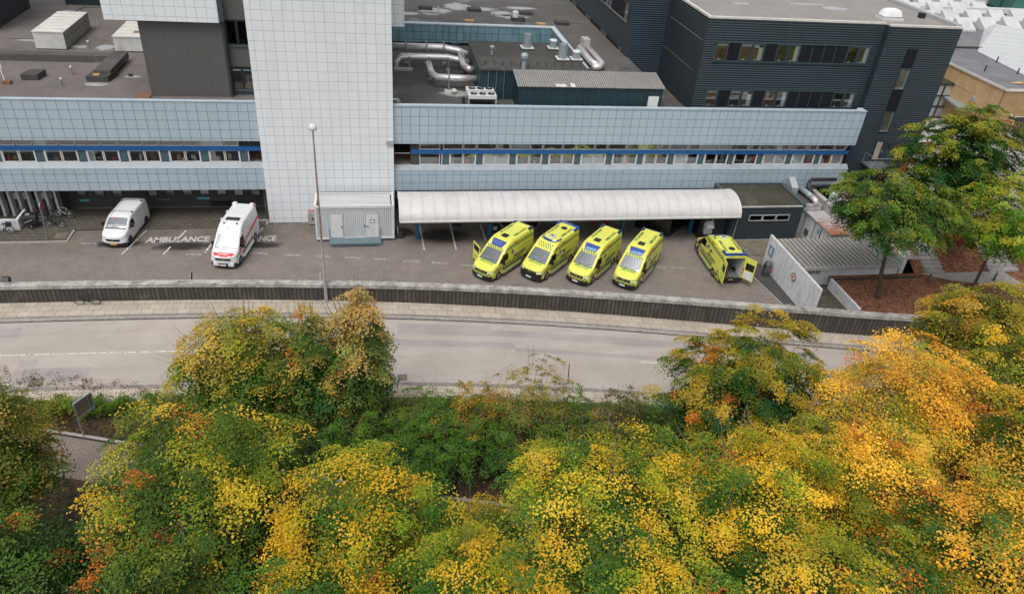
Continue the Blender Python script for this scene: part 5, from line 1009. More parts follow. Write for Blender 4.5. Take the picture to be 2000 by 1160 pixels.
def front(rt,V,black_bumper,chequer,logo='disc'):
    hl=V.L/2
    # grille, bumper, lamps, plate
    def arc(x,y): return V.w(x)
    def fr(m,z0,z1,y0,y1,dx,n=10,zt0=None):
        "curved front strip: follows the plan outline of the nose"
        for i in range(n):
            q=[]
            for (yy,zz) in ((y0+(y1-y0)*i/n,z0),(y0+(y1-y0)*(i+1)/n,z0),(y0+(y1-y0)*(i+1)/n,z1),(y0+(y1-y0)*i/n,z1)):
                ax=hl-.30*(abs(yy)/V.hw0)**3-(zz-.5)*.06*(zz>.5); q.append((ax+dx,yy,zz))
            m.quad(*q)
            # thickness
            q2=[(p[0]-.25,p[1],p[2]) for p in q]; m.quad(q[3],q[2],q2[2],q2[3]); m.quad(q2[0],q2[1],q[1],q[0])
        return m
    W=V.hw0
    bm='black_plastic' if black_bumper else ('amb_yellow' if rt['category']=='ambulance' else 'van_white')
    b=P(rt,'bumper','black_plastic',fr(MB(),.24,.58 if not black_bumper else .80,-W*.97,W*.97,.035,16))
    if not black_bumper: P(rt,'bumper_skin',bm,fr(MB(),.58,.80,-W*.96,W*.96,.03,16))
    if chequer:
        c=MB()
        for k in range(14):
            y=-W*.9+W*1.8*k/14
            for j in range(2):
                if (k+j)%2: fr(c,.60+.10*j,.70+.10*j,y,y+W*.128,.036,1)
        P(rt,'chequer_band','green_check',c)
    g=P(rt,'grille','black_gloss',fr(MB(),.80,.99,-.58,.58,.045,8)); P(rt,'grille_slat','rim',(lambda m:[fr(m,z,z+.012,-.55,.55,.052,8) for z in (.86,.92)] and m)(MB()),parent=g)
    P(rt,'badge','rim',MB().lathe((hl+.045,0,.93),[(.085,0),(.085,.02),(.05,.03)],16,'x') if logo=='disc' else MB().box(hl+.045,hl+.065,-.16,.16,.895,.935))
    for sg in (1,-1):
        h=MB(); ys=[.60,.74,.86,.94]
        for i in range(3):
            a,b_=ys[i]*W/1.02,ys[i+1]*W/1.02; xa=hl-.30*(a/W)**3+.03; xb=hl-.30*(b_/W)**3+.02
            h.quad((xa,sg*a,.83+.02*i),(xb,sg*b_,.85+.02*i),(xb-.14,sg*b_*.995,1.03+.02*i),(xa-.08,sg*a,1.02+.01*i))
        h.quad((hl-.26,sg*.935*W,.90),(hl-.62,sg*.975*W,1.06),(hl-.66,sg*.97*W,1.12),(hl-.36,sg*.93*W,1.08))
        P(rt,'headlight','lamp_glass',h)
    p=P(rt,'number_plate','plate_white',MB().box(hl+.04,hl+.055,-.32,.20,.36,.48)); P(rt,'plate_edge','sign_blue',MB().box(hl+.056,hl+.058,-.32,-.27,.365,.475),parent=p)
def side_text(V,m,s,x0,x1,z0,z1,sg=1,e=.012,bold=.02):
    "reads towards the rear on the left flank, towards the front on the right flank"
    f=(lambda u,v: V.side(x0+(x1-x0)*u,z0+(z1-z0)*v,e,1)) if sg>0 else (lambda u,v: V.side(x1+(x0-x1)*u,z0+(z1-z0)*v,e,-1))
    return text(m,s,f,bold)
def make_ambulance(kind,label,openfront=False,openrear=False):
    rt=thing('ambulance',label,'ambulance',(0,0,0),0,'yellow ambulances outside the canopy')
    V=Van(6.0,2.06,PROFA,PLAN,tumble=.14)
    common(rt,V,'amb_yellow',(1.95,-1.69),ws=[(2.10,-.80),(2.10,.80),(1.27,.70),(1.27,-.70)],wside=[(2.0,1.38),(.72,1.36),(.72,1.98),(1.38,1.98)],cap=not openrear)
    front(rt,V,kind==2,kind==1)
    c=MB()
    for sg in (1,-1):
        for k in range(34):
            for j in range(2):
                if (k+j)%2==0:
                    x=1.05-.17*k
                    if x>-2.75: V.pside(c,[(x,2.10+.15*j),(x-.15,2.10+.15*j),(x-.19,2.25+.15*j),(x-.04,2.25+.15*j)],.018,1,1,sg)
        for k in range(44):
            for j in range(2):
                x=2.45-.17*k
                if (k+j)%2==0 and x>-2.75 and not (abs(x+1.76)<.50): V.pside(c,[(x,.80+.15*j),(x-.15,.80+.15*j),(x-.19,.95+.15*j),(x-.04,.95+.15*j)],.018,1,1,sg)
    if kind==1:
        for k in range(14):
            for j in range(2):
                if (k+j)%2: y=-.74+.106*k; V.ptop(c,[(1.24-.09*j,y),(1.24-.09*j,y+.10),(1.155-.09*j,y+.10),(1.155-.09*j,y)],.014,1,1)
    else:
        for k in range(12):
            for j in range(3):
                if (k+j)%2: y=-.66+.11*k; V.ptop(c,[(1.10-.14*j,y),(1.10-.14*j,y+.085),(.99-.14*j,y+.085),(.99-.14*j,y)],.009,1,1)
    P(rt,'chequer_pattern','green_check',c)
    k=MB(); s=MB()
    for sg in (1,-1):
        V.pside(k,[(1.42,.60),(-1.22,.60),(-1.22,.76),(1.45,.76)],.012,10,1,sg); V.pside(k,[(-2.15,.45),(-2.97,.45),(-2.97,.72),(-2.15,.72)],.012,3,1,sg)
        s.box(-1.15,1.42,sg*1.03 if sg>0 else -1.17,1.17 if sg>0 else -1.03,.30,.40)
        V.pside(k,[(-.7,1.75),(-2.6,1.75),(-2.6,1.77),(-.7,1.77)],.012,8,1,sg)
    P(rt,'side_strip','dash',k); P(rt,'side_step','rim',s,bevel=.02)
    t=MB(); text(t,'AMBULANCE',lambda u,v:V.top(2.38-.24*v,-.62+1.24*u,.010),.02); P(rt,'bonnet_lettering','green_text',t)
    t=MB(); 
    for sg in (1,-1): side_text(V,t,'AMBULANCE',.05,-1.75,1.14,1.42,sg,bold=.03)
    P(rt,'side_lettering','green_check',t)
    t=MB(); text(t,'AMBULANCE',lambda u,v:V.top(-.55-1.75*u,.44+.24*(1-v),.012),.02); P(rt,'roof_lettering','green_check',t); t=MB(); text(t,'5710-0300',lambda u,v:V.top(-.35-1.75*u,-.72+.24*(1-v),.012),.03); P(rt,'roof_number','green_check',t)
    st=MB()
    for sg in (1,-1):
        for a in (0,PI/3,2*PI/3):
            pts=[]
            for (u,v) in ((-.22,-.045),(.22,-.045),(.22,.045),(-.22,.045)): pts.append(V.side(.12+(u*math.cos(a)-v*math.sin(a)),1.78+(u*math.sin(a)+v*math.cos(a)),.014+.001*a,sg))
            st.quad(*pts)
    P(rt,'rescue_star','star_blue',st)
    if kind==1:
        g=P(rt,'light_window','blue_lens',V.ptop(MB(),[(1.05,-.50),(1.05,.50),(.52,.66),(.52,-.66)],.018,5,8),smooth=True)
        if not openfront: P(rt,'painted_reflection','pale_blue',V.ptop(MB(),[(1.03,-.46),(1.03,.46),(.80,.50),(.86,-.44)],.042,5,8),parent=g)  # pale patch paints a light reflection onto the blue lens
        for sg in (1,-1): P(rt,'corner_light','blue_lens_dark',MB().box(-2.98,-2.35,sg*.66 if sg>0 else -.90,.90 if sg>0 else -.66,2.62,2.82),bevel=.05)
        P(rt,'rear_camera_bar','black_plastic',MB().box(-3.0,-2.88,-.3,.3,2.68,2.78)); h=P(rt,'roof_hatch','black_gloss',MB().box(-.42,.12,-.27,.27,2.73,2.83),bevel=.05)
    else:
        b=MB()
        pts=[(-.2,.86),(.15,.84),(.42,.70),(.55,.35),(.58,0),(.55,-.35),(.42,-.70),(.15,-.84),(-.2,-.86)]
        for i in range(len(pts)-1):
            (x0,y0),(x1,y1)=pts[i],pts[i+1]; A=V.top(x0,y0,-.05); B=V.top(x1,y1,-.05); A2=(x0-.17,y0*.84,max(A[2]+.17,2.78)); B2=(x1-.17,y1*.84,max(B[2]+.17,2.78))
            b.quad(A,B,B2,A2); b.quad((A[0],A[1],A[2]+.01),(B[0],B[1],B[2]+.01),(B[0]-.02,B[1]*.98,B[2]+.14),(A[0]-.02,A[1]*.98,A[2]+.14))
        P(rt,'front_light_bar','blue_lens',b)
        b=MB().box(-2.98,-2.72,-.92,.92,2.66,2.84)
        for sg in (1,-1): b.box(-2.72,-2.15,sg*.72 if sg>0 else -.92,.92 if sg>0 else -.72,2.62,2.80)
        P(rt,'rear_light_bar','blue_lens',b,bevel=.03)
        h=P(rt,'roof_hatch','white_metal',MB().box(-.35,.15,-.27,.27,2.74,2.86),bevel=.03); P(rt,'hatch_fan','black_plastic',MB().tube([(-.28,-.2,2.865),(.08,.2,2.865)],.035,4).tube([(-.28,.2,2.865),(.08,-.2,2.865)],.035,4).box(-.2,0,-.1,.1,2.862,2.87),parent=h)
        P(rt,'round_vent','black_plastic',MB().lathe((-1.95,0,2.75),[(.26,0),(.26,.05),(.2,.08)],18))
        for sg in (1,-1): P(rt,'body_window','car_glass_dark',V.pside(V.pside(MB(),[(-.30,1.55),(-.62,1.55),(-.62,1.80),(-.30,1.80)],.012,2,2,sg),[(.56,1.50),(.38,1.50),(.38,1.74),(.56,1.74)],.012,2,2,sg))
    P(rt,'white_dome','white_metal',MB().lathe((-1.0,0.05,2.75),[(.08,0),(.07,.07),(.03,.1)],10)); [P(rt,'side_marker','tail_red',MB().box(-.62,-.15,a_,a_+.05,2.42,2.47)) for a_ in (.93,-.98)]
    P(rt,'dashboard_items','curtain',V.ptop(MB(),[(1.98,-.25),(1.98,-.02),(1.88,-.02),(1.88,-.25)],.006,1,1))
    for sg in (1,-1): P(rt,'tail_light','tail_red',MB().box(-3.02,-2.93,sg*.88 if sg>0 else -1.0,1.0 if sg>0 else -.88,.95,1.55))
    P(rt,'rear_bumper','black_plastic',MB().box(-3.12,-2.95,-.98,.98,.36,.62),bevel=.02); P(rt,'reflector','amb_yellow',MB().box(-3.125,-3.118,-.2,.2,.48,.53).box(-2.85,-2.55,1.035,1.045,.5,.62))
    def door(hx,hy,ang,w,z0,z1,name,rear):
        d=bpy.data.objects.new(name,None)
        m=MB(); zw=1.45; 
        # local: along +a from hinge
        def T(a,t,z): ca,sa=math.cos(ang),math.sin(ang); return (hx+a*ca-t*sa,hy+a*sa+t*ca,z)
        def slab(mm,a0,a1,z0_,z1_,t0,t1): mm.add([T(a,t,z) for z in (z0_,z1_) for (a,t) in ((a0,t0),(a1,t0),(a1,t1),(a0,t1))],[(3,2,1,0),(4,5,6,7),(0,1,5,4),(1,2,6,5),(2,3,7,6),(3,0,4,7)])
        slab(m,0,w,z0,zw,-.035,.035); slab(m,0,.09,zw,z1,-.03,.03); slab(m,w-.09,w,zw,z1,-.03,.03); slab(m,.09,w-.09,z1-.1,z1,-.03,.03)
        if rear: slab(m,.09,w-.09,z1-.45,z1-.1,-.03,.03)
        o=P(rt,name,'amb_yellow',m); g=MB(); slab(g,.09,w-.09,zw,z1-(.45 if rear else .1),-.006,.006); P(rt,'door_glass','car_glass_dark',g,parent=o)
        i=MB(); sgn=-1 if hy<0 else 1
        if rear: slab(i,.08,w-.08,z0+.08,zw-.08,.036*sgn if sgn>0 else -.05,.05 if sgn>0 else -.036); P(rt,'door_lining','curtain' if sgn<0 else 'galv_light',i,parent=o)
        else:
            slab(i,.05,w-.1,z0+.02,z0+.14,-.05,.05); P(rt,'door_strip','dash',i,parent=o); c=MB(); [slab(c,.08+.17*q,.16+.17*q,.88+.1*(q%2),.98+.1*(q%2),-.04,.04) for q in range(5)]; P(rt,'door_chequer','green_check',c,parent=o)
            mi=MB(); slab(mi,.02,.15,1.3,1.6,-.3,-.06); P(rt,'door_mirror','black_plastic',mi,parent=o)
        return o
    if openfront:
        door(1.85,-1.0,R(180+62),1.2,.45,2.1,'front_door',False)
        driver(rt)
    if openrear:
        door(-2.99,.97,R(180-8),.93,.62,2.55,'rear_door',True); door(-2.99,-.97,R(180+38),.93,.62,2.55,'rear_door',True)
        P(rt,'load_floor','rim',MB().box(-2.98,.3,-.86,.86,.60,.64)); P(rt,'inner_wall','curtain',MB().box(-2.95,.3,-.90,-.86,.64,2.5).box(.3,.35,-.9,.9,.6,2.6).box(-2.95,.3,.86,.90,.64,2.5)); P(rt,'inner_ceiling','curtain',MB().box(-2.95,.3,-.88,.88,2.55,2.6))
        f=P(rt,'door_frame','amb_yellow',MB().box(-3.0,-2.93,-.99,-.86,.6,2.58).box(-3.0,-2.93,.86,.99,.6,2.58).box(-3.0,-2.93,-.86,.86,2.48,2.6)); P(rt,'cabinet','room_dark',MB().box(-2.6,-.3,.3,.86,.64,2.3)); P(rt,'seat','dash',MB().box(-2.3,-1.7,.05,.5,.64,1.9))
        P(rt,'step_rail','galv_light',MB().box(-2.9,-.6,-.12,-.05,.64,.70).box(-2.9,-.6,-.42,-.35,.64,.70))
    return rt
def driver(rt):
    "seated crew member seen through the windscreen"
    return None
A0=make_ambulance(1,'yellow ambulance with its passenger door open, leftmost of the row, blue roof window',openfront=True)
C0=make_ambulance(1,'yellow ambulance with doors shut and blue roof window, third in the row of four')
B0=make_ambulance(2,'yellow ambulance with black front bumper and wraparound blue roof bar, second in the row')
E0=make_ambulance(2,'yellow ambulance facing the garage with both rear doors open',openrear=True)
D0=copy_tree(C0); D0['label']='yellow ambulance with doors shut and blue roof window, rightmost of the row of four'
def place(o,F,Rr,hd,wy=.95,xm=.13):
    F=Vector(F);Rr=Vector(Rr); d=(F-Rr).normalized() if hd is None else Vector((math.cos(R(hd)),math.sin(R(hd)))); l=Vector((-d.y,d.x)); c=(F+Rr)/2-l*wy-d*xm
    o.location=(c.x,c.y,0); o.rotation_euler=(0,0,math.atan2(d.y,d.x))
place(A0,(9.53,49.33),(12.15,51.97),-134.5); place(B0,(13.38,49.0),(16.08,51.79),-134.1); place(C0,(16.98,48.19),(19.66,51.07),-132.5); place(D0,(20.69,47.38),(23.11,50.49),-129); place(E0,(27.95,52.57),(27.76,48.86),88)
# white patient transport van
mv=thing('transport_van','tall white patient transport van with red bonnet band and red side stripe','van',(0,0,0))
V=Van(6.0,2.06,PROFA,PLAN,tumble=.14); common(mv,V,'van_white',(1.95,-1.69),ws=[(2.10,-.80),(2.10,.80),(1.27,.70),(1.27,-.70)],wside=[(2.0,1.38),(.72,1.36),(.72,1.98),(1.38,1.98)])
front(mv,V,False,False,'bar')
P(mv,'bumper_lower','van_white',MB().box(2.72,3.02,-.80,.80,.26,.60),bevel=.08)
P(mv,'bonnet_band','red_sticker',V.ptop(MB(),[(2.93,-.60),(2.93,.60),(2.60,.86),(2.60,-.86)],.010,3,10)); t=MB(); text(t,'Sygetransport',lambda u,v:V.top(2.82-.17*v,-.42+.84*u,.016),.03); P(mv,'bonnet_lettering','paper',t)
t=MB(); text(t,'MAN',lambda u,v:(3.07,-.13+.26*u,.885+.06*v),.02); P(mv,'grille_lettering','rim',t)
s=MB(); q=MB(); k=MB()
for sg in (1,-1):
    V.pside(s,[(2.15,1.02),(1.95,.90),(1.55,1.22),(1.75,1.32)],.012,3,2,sg); V.pside(s,[(1.8,1.10),(-2.95,1.52),(-2.95,1.78),(1.6,1.34)],.011,14,2,sg)
    text(q,'Sygetransport',(lambda u,v: V.side(.55-1.5*u,1.24+.13*u+.14*v,.016,1)) if sg>0 else (lambda u,v: V.side(-.95+1.5*u,1.37-.13*u+.14*v,.016,-1)),.02)
    V.pside(k,[(1.42,.60),(-1.22,.60),(-1.22,.80),(1.45,.80)],.012,10,1,sg)
P(mv,'side_stripe','red_sticker',s); P(mv,'side_lettering','paper',q); P(mv,'side_strip','dash',k); P(mv,'side_step','cream_metal',MB().box(-1.1,1.4,1.03,1.16,.30,.40).box(-1.1,1.4,-1.16,-1.03,.30,.40),bevel=.02)
t=MB()
for sg in (1,-1): t.torus((-1.75,sg*(.955),1.95),.18,.012,'y',20,4)
P(mv,'side_emblem','sill',t); P(mv,'roof_window','black_gloss',MB().box(-.45,.05,-.55,.55,2.74,2.80),bevel=.04)
for sg in (1,-1):
    P(mv,'roof_lamp','things_dark',MB().lathe((.42,sg*.5,2.66),[(.07,0),(.07,.09)],10)); P(mv,'rear_pod','van_white',MB().box(-3.0,-2.6,sg*.52 if sg>0 else -.85,.85 if sg>0 else -.52,2.68,2.86),bevel=.05); P(mv,'marker_light','orange_sticker',MB().box(-3.0,-2.88,sg*.88 if sg>0 else -.96,.96 if sg>0 else -.88,2.66,2.76))
    P(mv,'rail_foot','van_white',MB().box(-.3,0,sg*.86 if sg>0 else -.93,.93 if sg>0 else -.86,2.66,2.75).box(-1.6,-1.3,sg*.86 if sg>0 else -.93,.93 if sg>0 else -.86,2.66,2.75)); P(mv,'tail_light','tail_red',MB().box(-3.02,-2.93,sg*.88 if sg>0 else -1.0,1.0 if sg>0 else -.88,.95,1.55))
P(mv,'roof_aerial','black_plastic',MB().tube([(.85,-.05,2.40),(.8,-.05,2.62)],.015,4)); P(mv,'rear_bumper','black_plastic',MB().box(-3.12,-2.95,-.98,.98,.36,.62))
P(mv,'dashboard_vests','hivis',V.ptop(V.ptop(MB(),[(1.78,-.28),(1.78,-.10),(1.66,-.05),(1.66,-.3)],.007,1,1),[(1.72,.18),(1.72,.4),(1.52,.44),(1.52,.2)],.007,1,1)); P(mv,'dashboard_papers','paper',V.ptop(MB(),[(1.95,-.62),(1.95,-.5),(1.87,-.5),(1.87,-.62)],.007,1,1)); P(mv,'dashboard_cap','things_red',V.ptop(MB(),[(1.95,-.12),(1.95,.02),(1.83,.0),(1.83,-.1)],.007,1,1))
place(mv,(-10.53,52.65),(-9.75,56.39),-100.5)
# low white panel van
PROFR=[(2.6,.80),(2.57,.93),(2.48,1.03),(2.2,1.14),(1.72,1.28),(1.5,1.45),(.86,1.84),(.6,1.93),(.2,1.96),(-2.3,1.97),(-2.5,1.93),(-2.6,1.80)]
PLANR=[(2.6,.22),(2.585,.34),(2.55,.50),(2.5,.63),(2.4,.80),(2.3,.89),(2.2,.94),(1.8,.985),(1.4,1),(-2.2,1),(-2.55,.97),(-2.6,.94)]
V=Van(5.2,1.96,PROFR,PLANR,zb=.30,tumble=.12,rc=.15,z0=1.0,zr=1.0)
rv=thing('panel_van','low white panel van with roof bars and yellow number plate beside the bicycles','van',(0,0,0))
common(rv,V,'van_white',(1.66,-1.62),ws=[(1.72,-.78),(1.72,.78),(.90,.70),(.90,-.70)],wside=[(1.55,1.20),(.40,1.18),(.44,1.68),(1.0,1.68)],mirror_x=1.25,r=.33,rim='rim_black')
hl=2.6
def frr(m,z0,z1,y0,y1,dx,n=12):
    for i in range(n):
        q=[]
        for (yy,zz) in ((y0+(y1-y0)*i/n,z0),(y0+(y1-y0)*(i+1)/n,z0),(y0+(y1-y0)*(i+1)/n,z1),(y0+(y1-y0)*i/n,z1)): q.append((hl-.34*(abs(yy)/.98)**3-(zz-.45)*.07*(zz>.45)+dx,yy,zz))
        m.quad(*q); q2=[(p[0]-.25,p[1],p[2]) for p in q]; m.quad(q[3],q[2],q2[2],q2[3]); m.quad(q2[0],q2[1],q[1],q[0])
    return m
P(rv,'bumper','black_plastic',frr(MB(),.20,.46,-.95,.95,.05,16)); P(rv,'bumper_skin','van_white',frr(MB(),.46,.62,-.94,.94,.03,16)); g=P(rv,'grille','black_gloss',frr(MB(),.62,.80,-.52,.52,.04,8))
P(rv,'badge','rim',MB().add([(2.66,0,.60),(2.66,.07,.72),(2.66,0,.84),(2.66,-.07,.72),(2.68,0,.66),(2.68,.03,.72),(2.68,0,.78),(2.68,-.03,.72)],[(0,1,5,4),(1,2,6,5),(2,3,7,6),(3,0,4,7)])); p=P(rv,'number_plate','plate_yellow',MB().box(2.655,2.67,-.26,.26,.33,.44)); P(rv,'plate_edge','sign_blue',MB().box(2.672,2.674,-.26,-.21,.335,.435),parent=p)
for sg in (1,-1):
    h=MB().add([(2.50,sg*.55,.68),(2.32,sg*.88,.72),(1.96,sg*.93,1.08),(2.22,sg*.72,.98)],[(0,1,2,3)]); h.add([(p[0]+.02,p[1]*1.02,p[2]+.015) for p in h.v],[(0,1,2,3)]); P(rv,'headlight','lamp_glass',h)
    P(rv,'tail_light','tail_red',MB().box(-2.62,-2.53,sg*.85 if sg>0 else -.95,.95 if sg>0 else -.85,.9,1.4))
for x in (.1,-1.9): rb=P(rv,'roof_bar','rim',MB().tube([(x,-.84,2.07),(x,.84,2.07)],.022,6)); P(rv,'bar_foot','black_plastic',MB().box(x-.05,x+.05,.74,.84,1.93,2.08).box(x-.05,x+.05,-.84,-.74,1.93,2.08),parent=rb)
def scraps(m1,m2,m3,x0,x1,fn,n,seed):
    r=random.Random(seed)
    for i in range(n):
        a=x0+(x1-x0)*i/n; b=a+(x1-x0)/n*.62; mm=(m1,m1,m2,m1,m3,m1)[i%6]; v0=.1*r.random(); v1=.75+.25*r.random(); c=a+(b-a)*.4
        mm.quad(fn(a,v0),fn(c,v0),fn(c,v1),fn(a,v1)); mm.quad(fn(c,v0+.3),fn(b,v0+.3),fn(b,v0+.55),fn(c,v0+.55))
m1,m2,m3=MB(),MB(),MB(); scraps(m1,m2,m3,.75,-2.3,lambda a,v:V.top(a,-.72+.16*(1-v),.012),17,3); scraps(m1,m2,m3,-.2,-2.0,lambda a,v:V.side(a,1.52+.11*v,.012,1),15,5)
P(rv,'lettering_marks','grey_text',m1); P(rv,'lettering_marks','orange_sticker',m2); P(rv,'lettering_marks','turq',m3); P(rv,'sun_strip','orange_sticker',V.ptop(MB(),[(.93,-.52),(.93,-.25),(.86,-.25),(.86,-.52)],.014,1,1)); P(rv,'sill_stripe','orange_sticker',V.pside(MB(),[(1.2,.42),(-1.15,.42),(-1.15,.45),(1.2,.45)],.01,6,1,1))
P(rv,'dashboard_papers','paper',V.ptop(V.ptop(V.ptop(MB(),[(1.60,-.66),(1.60,-.32),(1.47,-.28),(1.47,-.62)],.006,1,1),[(1.5,-.12),(1.5,.16),(1.36,.12),(1.36,-.08)],.006,1,1),[(1.6,.40),(1.6,.64),(1.48,.62),(1.48,.40)],.006,1,1)); P(rv,'rear_bumper','black_plastic',MB().box(-2.68,-2.5,-.93,.93,.30,.55))
place(rv,(-19.4,56.23),(-18.95,59.7),-97.7,.90,.02)
# ------------------------------------------------------------------ bicycles
def bike(label,loc,rz,col,lean=0,kind='bicycle',basket=None,group='bicycles by the white fins'):
    t=thing('bicycle',label,'bicycle',loc,rz,group); t.rotation_euler=(lean,0,rz)
    for x in (.54,-.54):
        w=P(t,'wheel','tyre',MB().torus((x,0,.34),.32,.036,'y',24,6)); s=MB(); s.torus((x,0,.34),.29,.012,'y',22,4)
        for k in range(10): a=PI*2*k/10; s.tube([(x,0,.34),(x+.29*math.cos(a),0,.34+.29*math.sin(a))],.006,3,False)
        P(t,'spokes','steel_matte',s,parent=w)
    f=MB(); bb=(-.08,0,.30); st=(-.22,0,.80); hd=(.38,0,.84); hb=(.42,0,.70); re=(-.54,0,.34); fe=(.54,0,.34)
    for a,b,r_ in ((bb,st,.020),(st,hd,.020),(bb,hb,.024),(hd,hb,.024),(bb,re,.014),(st,re,.013),(hb,fe,.018)): f.tube([a,b],r_,6)
    P(t,'frame',col,f); P(t,'saddle','black_plastic',MB().prism([(-.38,-.08),(-.38,.08),(-.12,.03),(-.12,-.03)],.90,.95).tube([st,(-.24,0,.92)],.014,5)); P(t,'handlebar','black_plastic',MB().tube([(.38,0,.84),(.36,0,1.0)],.016,5).tube([(.30,-.27,1.02),(.40,-.1,1.02),(.40,.1,1.02),(.30,.27,1.02)],.016,5)); P(t,'crank','things_dark',MB().lathe((-.08,-.03,.30),[(.09,0),(.09,.02)],12,'y').tube([(-.08,-.08,.30),(.06,-.08,.22)],.012,4))
    if basket: P(t,'basket',basket,MB().box(-.78,-.42,-.14,.14,.74,1.0).box(-.80,-.40,-.16,.16,.98,1.02)); P(t,'rear_rack','black_plastic',MB().tube([(-.25,0,.72),(-.75,0,.72)],.012,4).tube([(-.54,.05,.34),(-.6,.05,.72)],.01,4))
    P(t,'mudguard','things_dark',MB().tube([(-.54+.36*math.cos(a),0,.34+.36*math.sin(a)) for a in [R(10+16*k) for k in range(10)]],.018,4))
    return t
bike('dark city bicycle with rear basket in front of the low white wall',(-29.3,58.2,.09),R(180),'slate_panel',R(-10),basket='things_dark')
bike('pale cream bicycle leaning at the right end of the fins',(-25.6,60.75,.09),R(168),'cream_metal',R(16))
bike('black bicycle with yellow tag between the pale bicycle and the cargo trike',(-26.4,60.0,.09),R(160),'black_plastic',R(12))
bike('black bicycle parked furthest back against the fins',(-27.0,60.9,.09),R(10),'things_dark',R(8))
bike('dark bicycle in front of the cargo trike, beside the sign pole',(-25.8,59.2,.09),R(172),'black_plastic',R(-6))
bike('black bicycle leaning alone against the ribbed street wall',(-20.15,47.62,0),R(178),'black_plastic',R(-12),group='lone bicycle')
t=thing('cargo_trike','black cargo tricycle with a covered box by the white fins','cargo bike',(-27.0,59.3,.09),R(8))
P(t,'box','things_dark',MB().add([(-.95,-.36,.30),(-.1,-.36,.30),(-.1,.36,.30),(-.95,.36,.30),(-1.05,-.42,.95),(0,-.42,.95),(0,.42,.95),(-1.05,.42,.95)],[(3,2,1,0),(4,5,6,7),(0,1,5,4),(1,2,6,5),(2,3,7,6),(3,0,4,7)]),bevel=.04); P(t,'cover','black_plastic',MB().xbox([(-.44,.95),(-.35,1.15),(.35,1.15),(.44,.95)],-1.06,.0),bevel=.03); P(t,'reflective_strip','steel_matte',MB().add([(-.9,-.43,.55),(-.3,-.44,.8),(-.3,-.44,.88),(-.9,-.43,.63)],[(0,1,2,3)]).box(-.8,-.5,-.2,.1,1.152,1.158))
for (x,y) in ((-.5,-.48),(-.5,.48),(1.25,0)): w=P(t,'wheel','tyre',MB().torus((x,y,.27),.25,.035,'y',22,6)); P(t,'spokes','steel_matte',MB().lathe((x,y-.01,.27),[(.06,0),(.06,.03)],8,'y'),parent=w)
P(t,'frame','black_plastic',MB().tube([(-.1,0,.35),(.5,0,.38),(1.25,0,.30)],.03,6).tube([(.55,0,.38),(.7,0,.95)],.02,6)); P(t,'saddle','black_plastic',MB().box(.58,.85,-.08,.08,.93,.99)); P(t,'handlebar','black_plastic',MB().tube([(.12,-.3,1.1),(.05,0,1.05),(.12,.3,1.1)],.018,5).tube([(.05,0,.5),(.05,0,1.05)],.018,5))
# ------------------------------------------------------------------ signs, lamp, small street things
t=thing('no_parking_sign','round blue and red sign on a leaning grey pole in front of the bicycles','sign',(-25.78,56.95,.09)); part(t,'pole','galv',lambda m:m.tube([(-25.78,56.95,.09),(-25.45,56.97,3.4)],.035,8)); part(t,'plate','steel_matte',lambda m:m.lathe((-25.46,56.97,3.05),[(.30,0),(.30,.02)],22,'x')); part(t,'face','sign_blue',lambda m:m.lathe((-25.435,56.97,3.05),[(.22,0),(.22,.004)],22,'x')); part(t,'red_ring','sign_red',lambda m:m.torus((-25.43,56.97,3.05),.255,.03,'x',24,5))
t=thing('street_lamp','tall rusty street lamp with white dome head at the pavement edge by the wall','street lamp',(-3.68,47.0,0)); part(t,'pole','pole_rust',lambda m:m.tube([(-3.68,46.95,0),(-3.68,46.95,2.6),(-3.69,46.97,2.7),(-3.7,47.0,13.35)],[.125,.11,.09,.045],12)); part(t,'head','white_metal',lambda m:m.lathe((-3.7,47.0,13.3),[(.10,0),(.25,.06),(.29,.2),(.24,.34),(.14,.44),(.04,.48)],18),smooth=True); part(t,'base_flange','kerb',lambda m:m.box(-4.0,-3.4,46.7,47.2,.0,.05)); part(t,'side_sign','white_metal',lambda m:m.box(-4.0,-3.96,46.8,47.0,1.6,2.5)); part(t,'band','wood',lambda m:m.lathe((-3.68,46.96,3.9),[(.105,0),(.105,.18)],12))
t=thing('wall_lamp_box','black lantern box with red base just behind the wall at the left edge','lamp',(-25.6,48.95,0)); part(t,'post','things_dark',lambda m:m.box(-25.65,-25.55,48.95,49.05,0,1.0)); part(t,'box','things_dark',lambda m:m.xbox([(48.8,1.15),(49.2,1.15),(49.25,1.5),(48.95,1.6),(48.75,1.4)],-25.85,-25.35)); part(t,'red_light','sign_red',lambda m:m.box(-25.8,-25.4,48.82,49.1,1.02,1.15))
t=thing('round_sign','small round sign seen edge-on just behind the street wall','sign',(-13.25,48.75,0)); part(t,'post','galv',lambda m:m.tube([(-13.25,48.75,0),(-13.25,48.75,1.2)],.03,6)); part(t,'plate','steel_matte',lambda m:m.lathe((-13.25,48.75,1.45),[(.30,0),(.30,.02)],20,'x')); part(t,'face','things_dark',lambda m:m.lathe((-13.225,48.75,1.45),[(.27,0),(.27,.005)],20,'x'))
t=thing('marker_post','thin red topped marker post at the near kerb','post',(12.3,36.35,0)); part(t,'shaft','things_dark',lambda m:m.tube([(12.3,36.3,0),(12.25,36.35,1.15)],.035,6)); part(t,'red_tip','sign_red',lambda m:m.tube([(12.25,36.35,1.15),(12.24,36.37,1.65)],.04,6))
t=thing('notice_board','glazed steel notice board tilted above the hedge at lower left','board',(-17.0,35.2,-.6)); part(t,'post','galv',lambda m:(m.tube([(-17.15,35.0,-.9),(-17.2,35.1,1.5)],.05,6),m.tube([(-16.55,36.0,-.3),(-16.55,36.05,1.5)],.05,6)))
